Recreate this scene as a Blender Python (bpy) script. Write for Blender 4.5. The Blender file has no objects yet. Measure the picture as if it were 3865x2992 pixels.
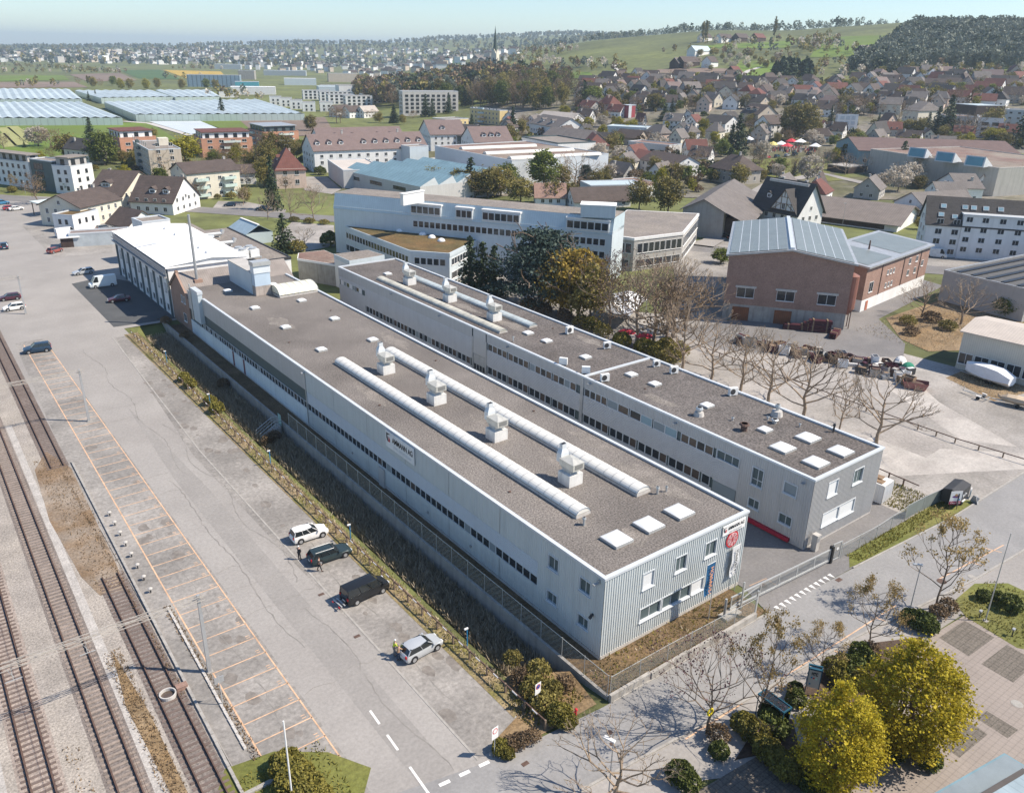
import bpy,math,random
import numpy as np
from mathutils import Vector,Matrix
rad=math.radians
random.seed(11)
rng=np.random.default_rng(5)
sc=bpy.context.scene
FOC,PCX,PCY,CAM_H=3100.0,1932.5,1496.0,51.5
YAW,PITCH,ROLL=rad(37.813),rad(22.762),rad(1.13)
_h=Vector((math.sin(YAW),math.cos(YAW),0))
_r0=Vector((math.cos(YAW),-math.sin(YAW),0))
FWD=_h*math.cos(PITCH)+Vector((0,0,-math.sin(PITCH)))
_u0=_h*math.sin(PITCH)+Vector((0,0,math.cos(PITCH)))
RGT=_r0*math.cos(ROLL)+_u0*math.sin(ROLL)
UPV=-_r0*math.sin(ROLL)+_u0*math.cos(ROLL)
cam_d=bpy.data.cameras.new('camera')
cam=bpy.data.objects.new('camera',cam_d)
sc.collection.objects.link(cam)
cam.matrix_world=Matrix(((RGT.x,UPV.x,-FWD.x,0),(RGT.y,UPV.y,-FWD.y,0),(RGT.z,UPV.z,-FWD.z,CAM_H),(0,0,0,1)))
cam_d.sensor_width=36.0
cam_d.lens=FOC*36.0/3865.0
cam_d.clip_end=30000
sc.camera=cam
SUN_EL=rad(47.7);SKYTINT=(.865,.975,1.09)
sun_h=_r0*math.cos(rad(-3))+_h*math.sin(rad(-3))
sun_dir=sun_h*math.cos(SUN_EL)+Vector((0,0,math.sin(SUN_EL)))
w=bpy.data.worlds.new("World");sc.world=w;w.use_nodes=True
nt=w.node_tree
sky=nt.nodes.new('ShaderNodeTexSky');sky.sky_type='NISHITA';sky.sun_disc=False
sky.sun_elevation=SUN_EL;sky.sun_rotation=math.atan2(sun_h.x,sun_h.y)
sky.altitude=400;sky.air_density=1.0;sky.dust_density=0.35;sky.ozone_density=1.5
bg=nt.nodes['Background'];tint=nt.nodes.new('ShaderNodeVectorMath');tint.operation='MULTIPLY';tint.inputs[1].default_value=SKYTINT;nt.links.new(sky.outputs[0],tint.inputs[0]);nt.links.new(tint.outputs[0],bg.inputs[0]);bg.inputs[1].default_value=0.102
sl=bpy.data.lights.new('sun','SUN');sl.energy=4.8;sl.angle=rad(0.5);sl.color=(1.0,0.90,0.77)
so=bpy.data.objects.new('sun',sl);sc.collection.objects.link(so)
so.rotation_euler=sun_dir.to_track_quat('Z','Y').to_euler();so.location=(0,0,300)
sc.view_settings.view_transform='Standard';sc.view_settings.look='None'
sc.view_settings.exposure=0.62;sc.view_settings.gamma=1.0;sc.view_settings.use_curve_mapping=False
sc.cycles.max_bounces=5;sc.cycles.diffuse_bounces=2;sc.cycles.glossy_bounces=2
sc.cycles.transmission_bounces=2;sc.cycles.transparent_max_bounces=8;sc.cycles.volume_bounces=0
sc.cycles.use_denoising=True
HAZE=0.00012
def smooth(a,b,x):
 t=min(1.0,max(0.0,(x-a)/(b-a)))
 return t*t*(3-2*t)
def interp(x,xs,ys):
 return float(np.interp(x,xs,ys))
def ground(x,y):
 """height of the land: flat valley floor, village slope and hill to the east"""
 f=x*_h.x+y*_h.y;r=x*_r0.x+y*_r0.y
 d=math.hypot(f,r);th=math.degrees(math.atan2(r,max(f,1.0)))
 if f<0:return 0.0
 z=interp(d,[430,540,700,850,1100,1500,2200,3200,6000],[0,5,21,33,57,90,102,106,110])
 wt=interp(th,[-9,-5,0,5,12],[0,.22,.5,.8,1])
 z*=wt
 ex=interp(d,[850,1000,1150,1350,1700,3000],[0,5,11,15,12,0])*smooth(15,24,th)
 ridge=interp(th,[-30,-22,-14,-5,3,12],[20,38,70,82,70,0])*smooth(2600,5000,d)
 return z+ex+ridge
def crop(ox,oy,s):
 return lambda x,y:(ox+x/s,oy+y/s)
c1=crop(0,0,1.68);c2=crop(1250,0,1.68);c3=crop(2500,0,1.6);c4=crop(0,950,1.68);c5=crop(1250,950,1.68)
c6=crop(2500,950,1.6);c7=crop(0,1950,1.623);c8=crop(1250,1950,1.623);c9=crop(2500,1950,1.6)
e1=crop(0,440,2.7275);e2=crop(780,440,2.7275);e3=crop(1560,380,2.7275);e4=crop(2320,330,2.7275)
e5=crop(3065,330,2.7275);e6=crop(380,780,2.184);dd=crop(0,0,1/1.7697)
def ray(p):
 return FWD+RGT*((p[0]-PCX)/FOC)-UPV*((p[1]-PCY)/FOC)
def G(p,z=0.0):
 """surveyed point of a picture position at height z"""
 d=ray(p);t=(z-CAM_H)/d.z
 return Vector((d.x*t,d.y*t,z))
def T(p,h=0.0):
 """surveyed point of a picture position at height h over the land"""
 d=ray(p);t=60.0;step=12.0
 for _ in range(900):
  x,y,z=d.x*t,d.y*t,CAM_H+d.z*t
  if z<=ground(x,y)+h:break
  t+=step
 lo,hi=t-step,t
 for _ in range(18):
  m=(lo+hi)/2
  if CAM_H+d.z*m<=ground(d.x*m,d.y*m)+h:hi=m
  else:lo=m
 return Vector((d.x*hi,d.y*hi,ground(d.x*hi,d.y*hi)))
def pix(v):
 q=Vector(v)-Vector((0,0,CAM_H));k=FOC/max(q.dot(FWD),.1)
 return PCX+k*q.dot(RGT),PCY-k*q.dot(UPV)
MATS={}
def mat(name,col,rough=.85,var=.12,scale=.6,fine=0.0,fscale=9.0,bump=0.0,bscale=6.0,metal=0.0,spec=.3,col2=None,stain=0.0,wave=None,island=0.0):
 if name in MATS:return MATS[name]
 m=bpy.data.materials.new(name);m.use_nodes=True;MATS[name]=m
 n=m.node_tree.nodes;L=m.node_tree.links;b=n['Principled BSDF']
 b.inputs['Roughness'].default_value=rough;b.inputs['Metallic'].default_value=metal
 b.inputs['Specular IOR Level'].default_value=spec
 tc=n.new('ShaderNodeTexCoord');src=tc.outputs['Object']
 no=n.new('ShaderNodeTexNoise');no.inputs['Scale'].default_value=scale;no.inputs['Detail'].default_value=6;no.inputs['Roughness'].default_value=.62
 L.new(src,no.inputs['Vector'])
 rp=n.new('ShaderNodeMapRange');rp.inputs[1].default_value=.3;rp.inputs[2].default_value=.7
 rp.inputs[3].default_value=1-var;rp.inputs[4].default_value=1+var
 L.new(no.outputs['Fac'],rp.inputs[0]);fac=rp.outputs[0]
 base=n.new('ShaderNodeRGB');base.outputs[0].default_value=(*col,1);cur=base.outputs[0]
 def mix(a,bb,f):
  mx=n.new('ShaderNodeMix');mx.data_type='RGBA'
  L.new(a,mx.inputs[6])if not isinstance(a,tuple)else None
  if isinstance(bb,tuple):mx.inputs[7].default_value=bb
  else:L.new(bb,mx.inputs[7])
  if isinstance(f,float):mx.inputs[0].default_value=f
  else:L.new(f,mx.inputs[0])
  return mx.outputs[2]
 if col2:
  n2=n.new('ShaderNodeTexNoise');n2.inputs['Scale'].default_value=scale*.37;n2.inputs['Detail'].default_value=7;n2.inputs['Roughness'].default_value=.65
  L.new(src,n2.inputs['Vector'])
  r2=n.new('ShaderNodeMapRange');r2.inputs[1].default_value=.42;r2.inputs[2].default_value=.6;L.new(n2.outputs['Fac'],r2.inputs[0])
  cur=mix(cur,(*col2,1),r2.outputs[0])
 mul=n.new('ShaderNodeVectorMath');mul.operation='SCALE';L.new(cur,mul.inputs[0]);L.new(fac,mul.inputs['Scale']);cur=mul.outputs[0]
 if fine:
  vo=n.new('ShaderNodeTexNoise');vo.inputs['Scale'].default_value=fscale;vo.inputs['Detail'].default_value=3;vo.inputs['Roughness'].default_value=.7
  L.new(src,vo.inputs['Vector'])
  r3=n.new('ShaderNodeMapRange');r3.inputs[1].default_value=.32;r3.inputs[2].default_value=.68;r3.inputs[3].default_value=1-fine;r3.inputs[4].default_value=1+fine
  L.new(vo.outputs['Fac'],r3.inputs[0])
  m3=n.new('ShaderNodeVectorMath');m3.operation='SCALE';L.new(cur,m3.inputs[0]);L.new(r3.outputs[0],m3.inputs['Scale']);cur=m3.outputs[0]
 if stain:
  mp=n.new('ShaderNodeMapping');mp.inputs['Scale'].default_value=(1.6,1.6,.12);L.new(src,mp.inputs[0])
  n4=n.new('ShaderNodeTexNoise');n4.inputs['Scale'].default_value=1.0;n4.inputs['Detail'].default_value=5;L.new(mp.outputs[0],n4.inputs['Vector'])
  r4=n.new('ShaderNodeMapRange');r4.inputs[1].default_value=.45;r4.inputs[2].default_value=.75;r4.inputs[3].default_value=1;r4.inputs[4].default_value=1-stain
  L.new(n4.outputs['Fac'],r4.inputs[0])
  m4=n.new('ShaderNodeVectorMath');m4.operation='SCALE';L.new(cur,m4.inputs[0]);L.new(r4.outputs[0],m4.inputs['Scale']);cur=m4.outputs[0]
 if wave:
  for ax,per,dep in(wave if isinstance(wave[0],tuple)else(wave,)):
   sp=n.new('ShaderNodeSeparateXYZ');L.new(src,sp.inputs[0])
   dv=n.new('ShaderNodeMath');dv.operation='DIVIDE';L.new(sp.outputs[ax],dv.inputs[0]);dv.inputs[1].default_value=per
   fr=n.new('ShaderNodeMath');fr.operation='FRACT';L.new(dv.outputs[0],fr.inputs[0])
   lt=n.new('ShaderNodeMapRange');lt.inputs[1].default_value=.06;lt.inputs[2].default_value=.22;lt.inputs[3].default_value=1-dep;lt.inputs[4].default_value=1;L.new(fr.outputs[0],lt.inputs[0])
   m5=n.new('ShaderNodeVectorMath');m5.operation='SCALE';L.new(cur,m5.inputs[0]);L.new(lt.outputs[0],m5.inputs['Scale']);cur=m5.outputs[0]
 if island:
  ge=n.new('ShaderNodeNewGeometry')
  r6=n.new('ShaderNodeMapRange');r6.inputs[3].default_value=1-island;r6.inputs[4].default_value=1+island;L.new(ge.outputs['Random Per Island'],r6.inputs[0])
  m6=n.new('ShaderNodeVectorMath');m6.operation='SCALE';L.new(cur,m6.inputs[0]);L.new(r6.outputs[0],m6.inputs['Scale']);cur=m6.outputs[0]
 L.new(cur,b.inputs['Base Color'])
 if bump:
  bn=n.new('ShaderNodeTexNoise');bn.inputs['Scale'].default_value=bscale;bn.inputs['Detail'].default_value=4;L.new(src,bn.inputs['Vector'])
  bp=n.new('ShaderNodeBump');bp.inputs['Strength'].default_value=bump;bp.inputs['Distance'].default_value=.08
  L.new(bn.outputs['Fac'],bp.inputs['Height']);L.new(bp.outputs[0],b.inputs['Normal'])
 return m
def leafmat(name,col,col2,trans=.25,rough=.6):
 if name in MATS:return MATS[name]
 m=bpy.data.materials.new(name);m.use_nodes=True;MATS[name]=m
 n=m.node_tree.nodes;L=m.node_tree.links;b=n['Principled BSDF'];out=n['Material Output']
 ge=n.new('ShaderNodeNewGeometry');oi=n.new('ShaderNodeObjectInfo')
 mx=n.new('ShaderNodeMix');mx.data_type='RGBA';mx.inputs[6].default_value=(*col,1);mx.inputs[7].default_value=(*col2,1)
 L.new(ge.outputs['Random Per Island'],mx.inputs[0])
 r=n.new('ShaderNodeMapRange');r.inputs[3].default_value=.75;r.inputs[4].default_value=1.25;L.new(oi.outputs['Random'],r.inputs[0])
 s=n.new('ShaderNodeVectorMath');s.operation='SCALE';L.new(mx.outputs[2],s.inputs[0]);L.new(r.outputs[0],s.inputs['Scale'])
 L.new(s.outputs[0],b.inputs['Base Color']);b.inputs['Roughness'].default_value=rough;b.inputs['Specular IOR Level'].default_value=.2
 tr=n.new('ShaderNodeBsdfTranslucent');L.new(s.outputs[0],tr.inputs[0])
 ms=n.new('ShaderNodeMixShader');ms.inputs[0].default_value=trans;L.new(b.outputs[0],ms.inputs[1]);L.new(tr.outputs[0],ms.inputs[2]);L.new(ms.outputs[0],out.inputs[0])
 return m
def glassmat(name,col=(.03,.035,.04),rough=.08):
 return mat(name,col,rough=rough,var=.35,scale=.35,spec=.6)
asphalt=mat('asphalt',(.312,.293,.272),var=.09,scale=.10,fine=.11,fscale=3.0,col2=(.275,.257,.238))
asphalt_lot=mat('asphalt_lot',(.225,.21,.192),var=.22,scale=.16,fine=.24,fscale=2.2,col2=(.295,.275,.252))
asphalt_dark=mat('asphalt_dark',(.17,.163,.16),var=.12,scale=.2,fine=.15,fscale=3,col2=(.20,.19,.183))
concrete=mat('concrete',(.36,.34,.31),var=.16,scale=.8,stain=.35,fine=.08)
pale_concrete=mat('pale_concrete',(.50,.475,.44),var=.1,scale=.7,stain=.2)
gravel_lot=mat('gravel_lot',(.335,.312,.288),var=.22,scale=.14,fine=.2,fscale=2.5,col2=(.26,.24,.215))
ballast=mat('ballast',(.325,.29,.25),var=.2,scale=.25,fine=.4,fscale=5.0,bump=.6,bscale=5,col2=(.29,.26,.23))
ballast_brown=mat('ballast_brown',(.165,.14,.125),var=.22,scale=.3,fine=.45,fscale=5.0,bump=.6,bscale=5,col2=(.21,.18,.16))
dry_ground=mat('dry_ground',(.235,.17,.10),var=.25,scale=.35,fine=.35,fscale=3.5,col2=(.21,.14,.07),bump=.4)
moss_ground=mat('moss_ground',(.115,.078,.038),var=.3,scale=.5,fine=.45,fscale=4,col2=(.15,.10,.055),bump=.6)
grass=mat('grass',(.13,.145,.032),var=.2,scale=.12,fine=.25,fscale=2.5,col2=(.16,.155,.045),bump=.3)
field_green=mat('field_green',(.125,.185,.025),var=.14,scale=.02,fine=.1,fscale=.4,col2=(.12,.15,.03))
field_dark=mat('field_dark',(.065,.115,.035),var=.14,scale=.02,fine=.1,fscale=.4)
field_brown=mat('field_brown',(.21,.155,.12),var=.14,scale=.02,fine=.12,fscale=.3,col2=(.18,.135,.105))
field_yellow=mat('field_yellow',(.42,.29,.05),var=.12,scale=.02,fine=.1,fscale=.3)
field_film=mat('field_film',(.55,.60,.62),rough=.5,var=.1,scale=.05,wave=(0,1.6,.25))
land=mat('land',(.11,.12,.045),var=.25,scale=.012,fine=.25,fscale=.12,col2=(.15,.165,.05))
ditch_mat=mat('ditch_mat',(.30,.24,.16),var=.35,scale=.4,fine=.4,fscale=3,col2=(.13,.12,.06),bump=.7)
paver=mat('paver',(.285,.245,.215),var=.1,scale=.3,fine=.08,wave=((0,.55,.16),(1,.55,.16)))
paver_grid=mat('paver_grid',(.155,.135,.112),var=.15,scale=1.2,fine=.3,fscale=6,wave=((0,.5,.3),(1,.5,.3)))
paint_white=mat('paint_white',(.72,.71,.68),var=.15,scale=1.2,fine=.1)
paint_orange=mat('paint_orange',(.60,.39,.25),var=.25,scale=.9,fine=.15,fscale=5)
roof_gravel=mat('roof_gravel',(.15,.133,.119),var=.16,scale=.13,fine=.66,fscale=5.5,bump=.35,bscale=8,col2=(.19,.17,.152))
roof_gravel_far=mat('roof_gravel_far',(.24,.21,.18),var=.15,scale=.2,fine=.25,fscale=2.0,col2=(.21,.185,.165))
roof_red_gravel=mat('roof_red_gravel',(.20,.125,.10),var=.2,scale=.12,fine=.2,fscale=1.5,col2=(.24,.20,.16))
moss_roof=mat('moss_roof',(.15,.095,.04),var=.25,scale=.3,fine=.35,fscale=2.0,col2=(.11,.085,.035))
clad=mat('clad',(.55,.585,.58),rough=.45,var=.05,scale=.25,stain=.1,spec=.4)
clad_grey=mat('clad_grey',(.47,.46,.445),rough=.5,var=.05,scale=.25,stain=.1)
clad_band=mat('clad_band',(.56,.585,.60),rough=.45,var=.04,scale=.3,stain=.05)
clad_dark=mat('clad_dark',(.085,.115,.12),rough=.5,var=.08,scale=.4)
trim=mat('trim',(.55,.58,.60),rough=.35,var=.06,scale=.8,metal=.0,spec=.5)
white_wall=mat('white_wall',(.74,.735,.715),var=.06,scale=.3,stain=.10)
cream_wall=mat('cream_wall',(.66,.61,.50),var=.06,scale=.3,stain=.10)
yellow_wall=mat('yellow_wall',(.64,.51,.26),var=.05,scale=.3,stain=.06)
beige_wall=mat('beige_wall',(.50,.43,.35),var=.07,scale=.3,stain=.12)
grey_wall=mat('grey_wall',(.40,.385,.36),var=.08,scale=.3,stain=.15)
pink_wall=mat('pink_wall',(.58,.45,.37),var=.06,scale=.3,stain=.12)
blue_wall=mat('blue_wall',(.52,.585,.615),rough=.5,var=.05,scale=.3,stain=.08)
orange_brick=mat('orange_brick',(.50,.26,.17),var=.08,scale=.4,fine=.08,fscale=5)
red_brick=mat('red_brick',(.31,.20,.158),var=.12,scale=.5,fine=.2,fscale=5,wave=(2,.3,.16))
dark_wood=mat('dark_wood',(.065,.045,.038),var=.25,scale=1,wave=(0,.5,.3))
teal_wall=mat('teal_wall',(.20,.30,.33),var=.06,scale=.3,stain=.1)
tile_brown=mat('tile_brown',(.088,.068,.06),var=.18,scale=.5,fine=.22,fscale=3.0,wave=(1,.9,.16))
tile_red=mat('tile_red',(.14,.058,.046),var=.18,scale=.5,fine=.2,fscale=3,wave=(1,.9,.16))
tile_dark=mat('tile_dark',(.062,.057,.055),var=.18,scale=.5,fine=.2,fscale=3,wave=(1,.9,.16))
tile_grey=mat('tile_grey',(.155,.138,.128),var=.16,scale=.4,fine=.18,fscale=3,wave=(0,.8,.18))
tile_mauve=mat('tile_mauve',(.175,.13,.12),var=.1,scale=.4,fine=.12,fscale=3,wave=(1,.9,.12))
tile_salmon=mat('tile_salmon',(.29,.185,.145),var=.12,scale=.5,fine=.15,fscale=3)
white_roof=mat('white_roof',(.80,.795,.78),var=.04,scale=.3,stain=.05)
metal_grey=mat('metal_grey',(.42,.43,.435),rough=.4,var=.12,scale=1.0,metal=.35,stain=.15)
galv=mat('galv',(.52,.53,.52),rough=.4,var=.1,scale=2.0,metal=.4)
dark_metal=mat('dark_metal',(.05,.05,.052),rough=.5,var=.15)
rust_metal=mat('rust_metal',(.11,.07,.055),rough=.8,var=.3,scale=3)
acrylic=mat('acrylic',(.70,.685,.63),rough=.3,var=.05,scale=.5,spec=.4)
acrylic_dome=mat('acrylic_dome',(.86,.86,.85),rough=.2,var=.03,scale=.5,spec=.5)
acrylic_old=mat('acrylic_old',(.52,.50,.42),rough=.5,var=.25,scale=.4,spec=.3,stain=.2)
glass=glassmat('glass')
glass_blue=mat('glass_blue',(.20,.31,.36),rough=.12,var=.25,scale=.3,spec=.6)
greenhouse_glass=mat('greenhouse_glass',(.42,.49,.51),rough=.5,var=.2,scale=.06,spec=.6,wave=(0,3.2,.1))
solar=mat('solar',(.19,.215,.21),rough=.4,var=.1,scale=.4,spec=.6,wave=(0,1.0,.35))
timber=mat('timber',(.24,.165,.105),var=.2,scale=3,stain=.2)
post_wood=mat('post_wood',(.20,.15,.11),var=.25,scale=4)
bark=mat('bark',(.17,.125,.09),var=.3,scale=4,fine=.2)
bark_pale=mat('bark_pale',(.27,.205,.145),var=.3,scale=3,fine=.2)
rubber=mat('rubber',(.02,.02,.021),rough=.8)
red_paint=mat('red_paint',(.50,.035,.045),rough=.4,var=.06)
frame_blue=mat('frame_blue',(.02,.09,.14),rough=.5,var=.1)
blue_paint=mat('blue_paint',(.02,.20,.40),rough=.4,var=.06)
black_paint=mat('black_paint',(.02,.02,.022),rough=.4)
red_cloth=mat('red_cloth',(.55,.05,.07),rough=.9,var=.1)
white_cloth=mat('white_cloth',(.78,.79,.80),rough=.8,var=.08,bump=.5,bscale=2.5)
class MB:
 def __init__(s):s.v=[];s.f=[];s.m=[];s.M=None
 def add(s,pts,faces,m=0):
  o=len(s.v)
  if s.M is not None:pts=[tuple(s.M@Vector(p))for p in pts]
  s.v+=[tuple(p)for p in pts]
  for f in faces:s.f.append([o+i for i in f]);s.m.append(m)
  return s
 def quad(s,*p,m=0):return s.add(p,[list(range(len(p)))],m)
 def box(s,x0,y0,z0,x1,y1,z1,m=0):
  p=[(x0,y0,z0),(x1,y0,z0),(x1,y1,z0),(x0,y1,z0),(x0,y0,z1),(x1,y0,z1),(x1,y1,z1),(x0,y1,z1)]
  return s.add(p,[[3,2,1,0],[4,5,6,7],[0,1,5,4],[1,2,6,5],[2,3,7,6],[3,0,4,7]],m)
 def prism(s,poly,z0,z1,m=0):
  n=len(poly);p=[(a[0],a[1],z0)for a in poly]+[(a[0],a[1],z1)for a in poly]
  return s.add(p,[list(range(n))[::-1],list(range(n,2*n))]+[[i,(i+1)%n,n+(i+1)%n,n+i]for i in range(n)],m)
 def extr(s,prof,y0,y1,m=0):
  n=len(prof);p=[(a[0],y0,a[1])for a in prof]+[(a[0],y1,a[1])for a in prof]
  return s.add(p,[list(range(n)),list(range(n,2*n))[::-1]]+[[(i+1)%n,i,n+i,n+(i+1)%n]for i in range(n)],m)
 def tube(s,p,q,r,r2=None,n=6,m=0,cap=True):
  p=Vector(p);q=Vector(q);r2=r if r2 is None else r2;d=q-p
  if d.length<1e-6:return s
  d.normalize();a=d.orthogonal().normalized();b=d.cross(a)
  pts=[]
  for c,rr in((p,r),(q,r2)):
   for i in range(n):
    t=2*math.pi*i/n;pts.append(c+(a*math.cos(t)+b*math.sin(t))*rr)
  fs=[[i,(i+1)%n,n+(i+1)%n,n+i]for i in range(n)]
  if cap:fs+=[list(range(n))[::-1],list(range(n,2*n))]
  return s.add(pts,fs,m)
 def beam(s,p,q,w,h,m=0):
  p=Vector(p);q=Vector(q);d=(q-p).normalized();up=Vector((0,0,1))
  if abs(d.z)>.95:up=Vector((1,0,0))
  a=d.cross(up).normalized();b=a.cross(d).normalized();pts=[]
  for c in(p,q):
   for i,j in((-1,-1),(1,-1),(1,1),(-1,1)):pts.append(c+a*i*w/2+b*j*h/2)
  return s.add(pts,[[3,2,1,0],[4,5,6,7],[0,1,5,4],[1,2,6,5],[2,3,7,6],[3,0,4,7]],m)
 def ball(s,c,rx,ry,rz,n=10,k=6,m=0,half=False):
  pts=[];fs=[]
  k0=0 if not half else 0
  for j in range(k+1):
   t=(math.pi/2 if half else math.pi)*j/k
   for i in range(n):
    a=2*math.pi*i/n
    pts.append((c[0]+rx*math.sin(t)*math.cos(a),c[1]+ry*math.sin(t)*math.sin(a),c[2]+rz*math.cos(t)))
  for j in range(k):
   for i in range(n):fs.append([j*n+i,(j+1)*n+i,(j+1)*n+(i+1)%n,j*n+(i+1)%n])
  return s.add(pts,fs,m)
 def mesh(s,name,mats,smooth=False):
  me=bpy.data.meshes.new(name);me.from_pydata(s.v,[],s.f)
  for x in(mats if isinstance(mats,(list,tuple))else[mats]):me.materials.append(x)
  if max(s.m,default=0)>0:me.polygons.foreach_set('material_index',s.m)
  if smooth:me.polygons.foreach_set('use_smooth',[True]*len(s.f))
  me.update();return me
LINK=sc.collection.objects.link
def new(name,data,parent=None,loc=None,rz=0.0,label=None,cat=None,group=None,kind=None,scale=None):
 o=bpy.data.objects.new(name,data);LINK(o)
 if parent is not None:o.parent=parent
 if loc is not None:o.location=loc
 if rz:o.rotation_euler=(0,0,rz)
 if scale is not None:o.scale=scale if isinstance(scale,(tuple,list))else(scale,)*3
 if label:o['label']=label
 if cat:o['category']=cat
 if group:o['group']=group
 if kind:o['kind']=kind
 return o
def thing(name,label,cat,loc=(0,0,0),rz=0.0,group=None):
 return new(name,None,None,loc,rz,label,cat,group)
def part(mb,name,mats,parent,loc=None,rz=0.0,smooth=False,label=None):
 return new(name,mb.mesh(name,mats,smooth),parent,loc,rz,label)
def structure(mb,name,mats,kind='structure',label=None):
 o=new(name,mb.mesh(name,mats));o['kind']=kind
 if label:o['label']=label
 return o
def copy_tree(o,parent=None,loc=None,rz=None,label=None,scale=None):
 c=o.copy();LINK(c)
 if parent is not None:c.parent=parent
 if loc is not None:c.location=loc
 if rz is not None:c.rotation_euler=(0,0,rz)
 if label:c['label']=label
 if scale is not None:c.scale=(scale,)*3
 for ch in list(KIDS.get(o.name,()))or list(o.children):copy_tree(ch,c)
 return c
KIDS={}
def sheet(name,polys,m,z,kind='structure',label=None):
 """flat ground sheet made of polygons"""
 mb=MB()
 for p in polys:mb.quad(*[(q[0],q[1],z)for q in p])
 return structure(mb,name,m,kind,label)
WIN={}
def window_mesh(ww,hh,style='plain',bars=1):
 k=(round(ww,2),round(hh,2),style,bars)
 if k in WIN:return WIN[k]
 mb=MB();t=.07
 fm={'plain':white_wall,'grey':metal_grey,'blind':metal_grey,'dark':dark_metal,'blue':trim}[style]
 x0,x1=-ww/2,ww/2
 mb.box(x0-t,-.06,-t,x1+t,0,0);mb.box(x0-t,-.06,hh,x1+t,0,hh+t)
 mb.box(x0-t,-.06,0,x0,0,hh);mb.box(x1,-.06,0,x1+t,0,hh)
 for i in range(1,bars+1):
  x=x0+ww*i/(bars+1);mb.box(x-.035,-.05,0,x+.035,0,hh)
 mb.quad((x0,-.015,0),(x1,-.015,0),(x1,-.015,hh),(x0,-.015,hh),m=1)
 mb.box(x0-.12,-.16,-t-.07,x1+.12,0,-t)
 WIN[k]=mb.mesh('window',[fm,glass if style!='blind' else trim]);return WIN[k]
SIDES={'f':(0,-1,0.0),'r':(1,0,math.pi/2),'b':(0,1,math.pi),'l':(-1,0,-math.pi/2)}
def put_window(parent,side,w,d,along,z,ww,hh,style='plain',bars=1,name='window',proud=.0):
 """a window on side f/r/b/l of a box of size w x d centred on its parent; along runs left to right seen from outside"""
 sx,sy,rz=SIDES[side]
 if side=='f':loc=(along,-d/2-proud,z)
 elif side=='b':loc=(-along,d/2+proud,z)
 elif side=='r':loc=(w/2+proud,along,z)
 else:loc=(-w/2-proud,-along,z)
 return new(name,window_mesh(ww,hh,style,bars),parent,loc,rz)
def faces_cam(loc,rz,side):
 sx,sy,_=SIDES[side];c,s=math.cos(rz),math.sin(rz)
 n=Vector((c*sx-s*sy,s*sx+c*sy,0))
 return n.dot(Vector((-loc[0],-loc[1],0)).normalized())>-.12
def windows_auto(parent,loc,rz,w,d,floors,z0=1.0,fh=2.8,gap=3.2,ww=1.1,hh=1.3,style='plain',sides='frbl',bars=1,margin=1.2):
 for sd in sides:
  if not faces_cam(loc,rz,sd):continue
  L=(w if sd in 'fb' else d)-2*margin
  n=max(1,int(L/gap+.5))
  for k in range(floors):
   for i in range(n):
    a=0 if n==1 else-L/2+L*(i+.5)/n
    put_window(parent,sd,w,d,a,z0+k*fh,ww,hh,style,bars)
def frame3(A,B,C):
 """plan frame from three roof corners: A to B is one side, C lies past B: centre, angle, length, depth"""
 A=Vector(A[:2]);B=Vector(B[:2]);C=Vector(C[:2])
 d=B-A;w=d.length;ang=math.atan2(d.y,d.x);nrm=Vector((-math.sin(ang),math.cos(ang)))
 dep=(C-B).dot(nrm)
 cen=(A+B)/2+nrm*dep/2
 return cen,ang if dep>0 else ang+math.pi,w,abs(dep)
def place(pa,pb,pc,h):
 A,B,C=[T(p,h)for p in(pa,pb,pc)]
 cen,ang,w,d=frame3(A,B,C)
 return Vector((cen.x,cen.y,min(ground(cen.x,cen.y),A.z,B.z))),ang,w,d
def roof_gable(mb,w,d,h,rh,oh=.5,th=.22,hip=0.0,m=0,x0=0.0,y0=0.0):
 """gable (hip=0) or hipped roof, ridge along x"""
 W=w/2+oh;D=d/2+oh;hz=h-rh*oh/(d/2);rx=max(W-hip*(w/2+oh),.05)
 T_=[(x0-W,y0-D,hz),(x0+W,y0-D,hz),(x0+W,y0+D,hz),(x0-W,y0+D,hz),(x0-rx,y0,h+rh),(x0+rx,y0,h+rh)]
 pts=T_+[(a,b,c-th)for a,b,c in T_]
 fs=[[0,1,5,4],[2,3,4,5]]
 if hip>0:fs+=[[1,2,5],[3,0,4]]
 fs+=[[f+6 for f in reversed(q)]for q in list(fs)]
 if hip>0:fs+=[[0,6,7,1],[1,7,8,2],[2,8,9,3],[3,9,6,0]]
 else:fs+=[[0,6,7,1],[2,8,9,3],[1,7,11,5],[5,11,8,2],[3,9,10,4],[4,10,6,0]]
 return mb.add(pts,fs,m)
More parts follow.
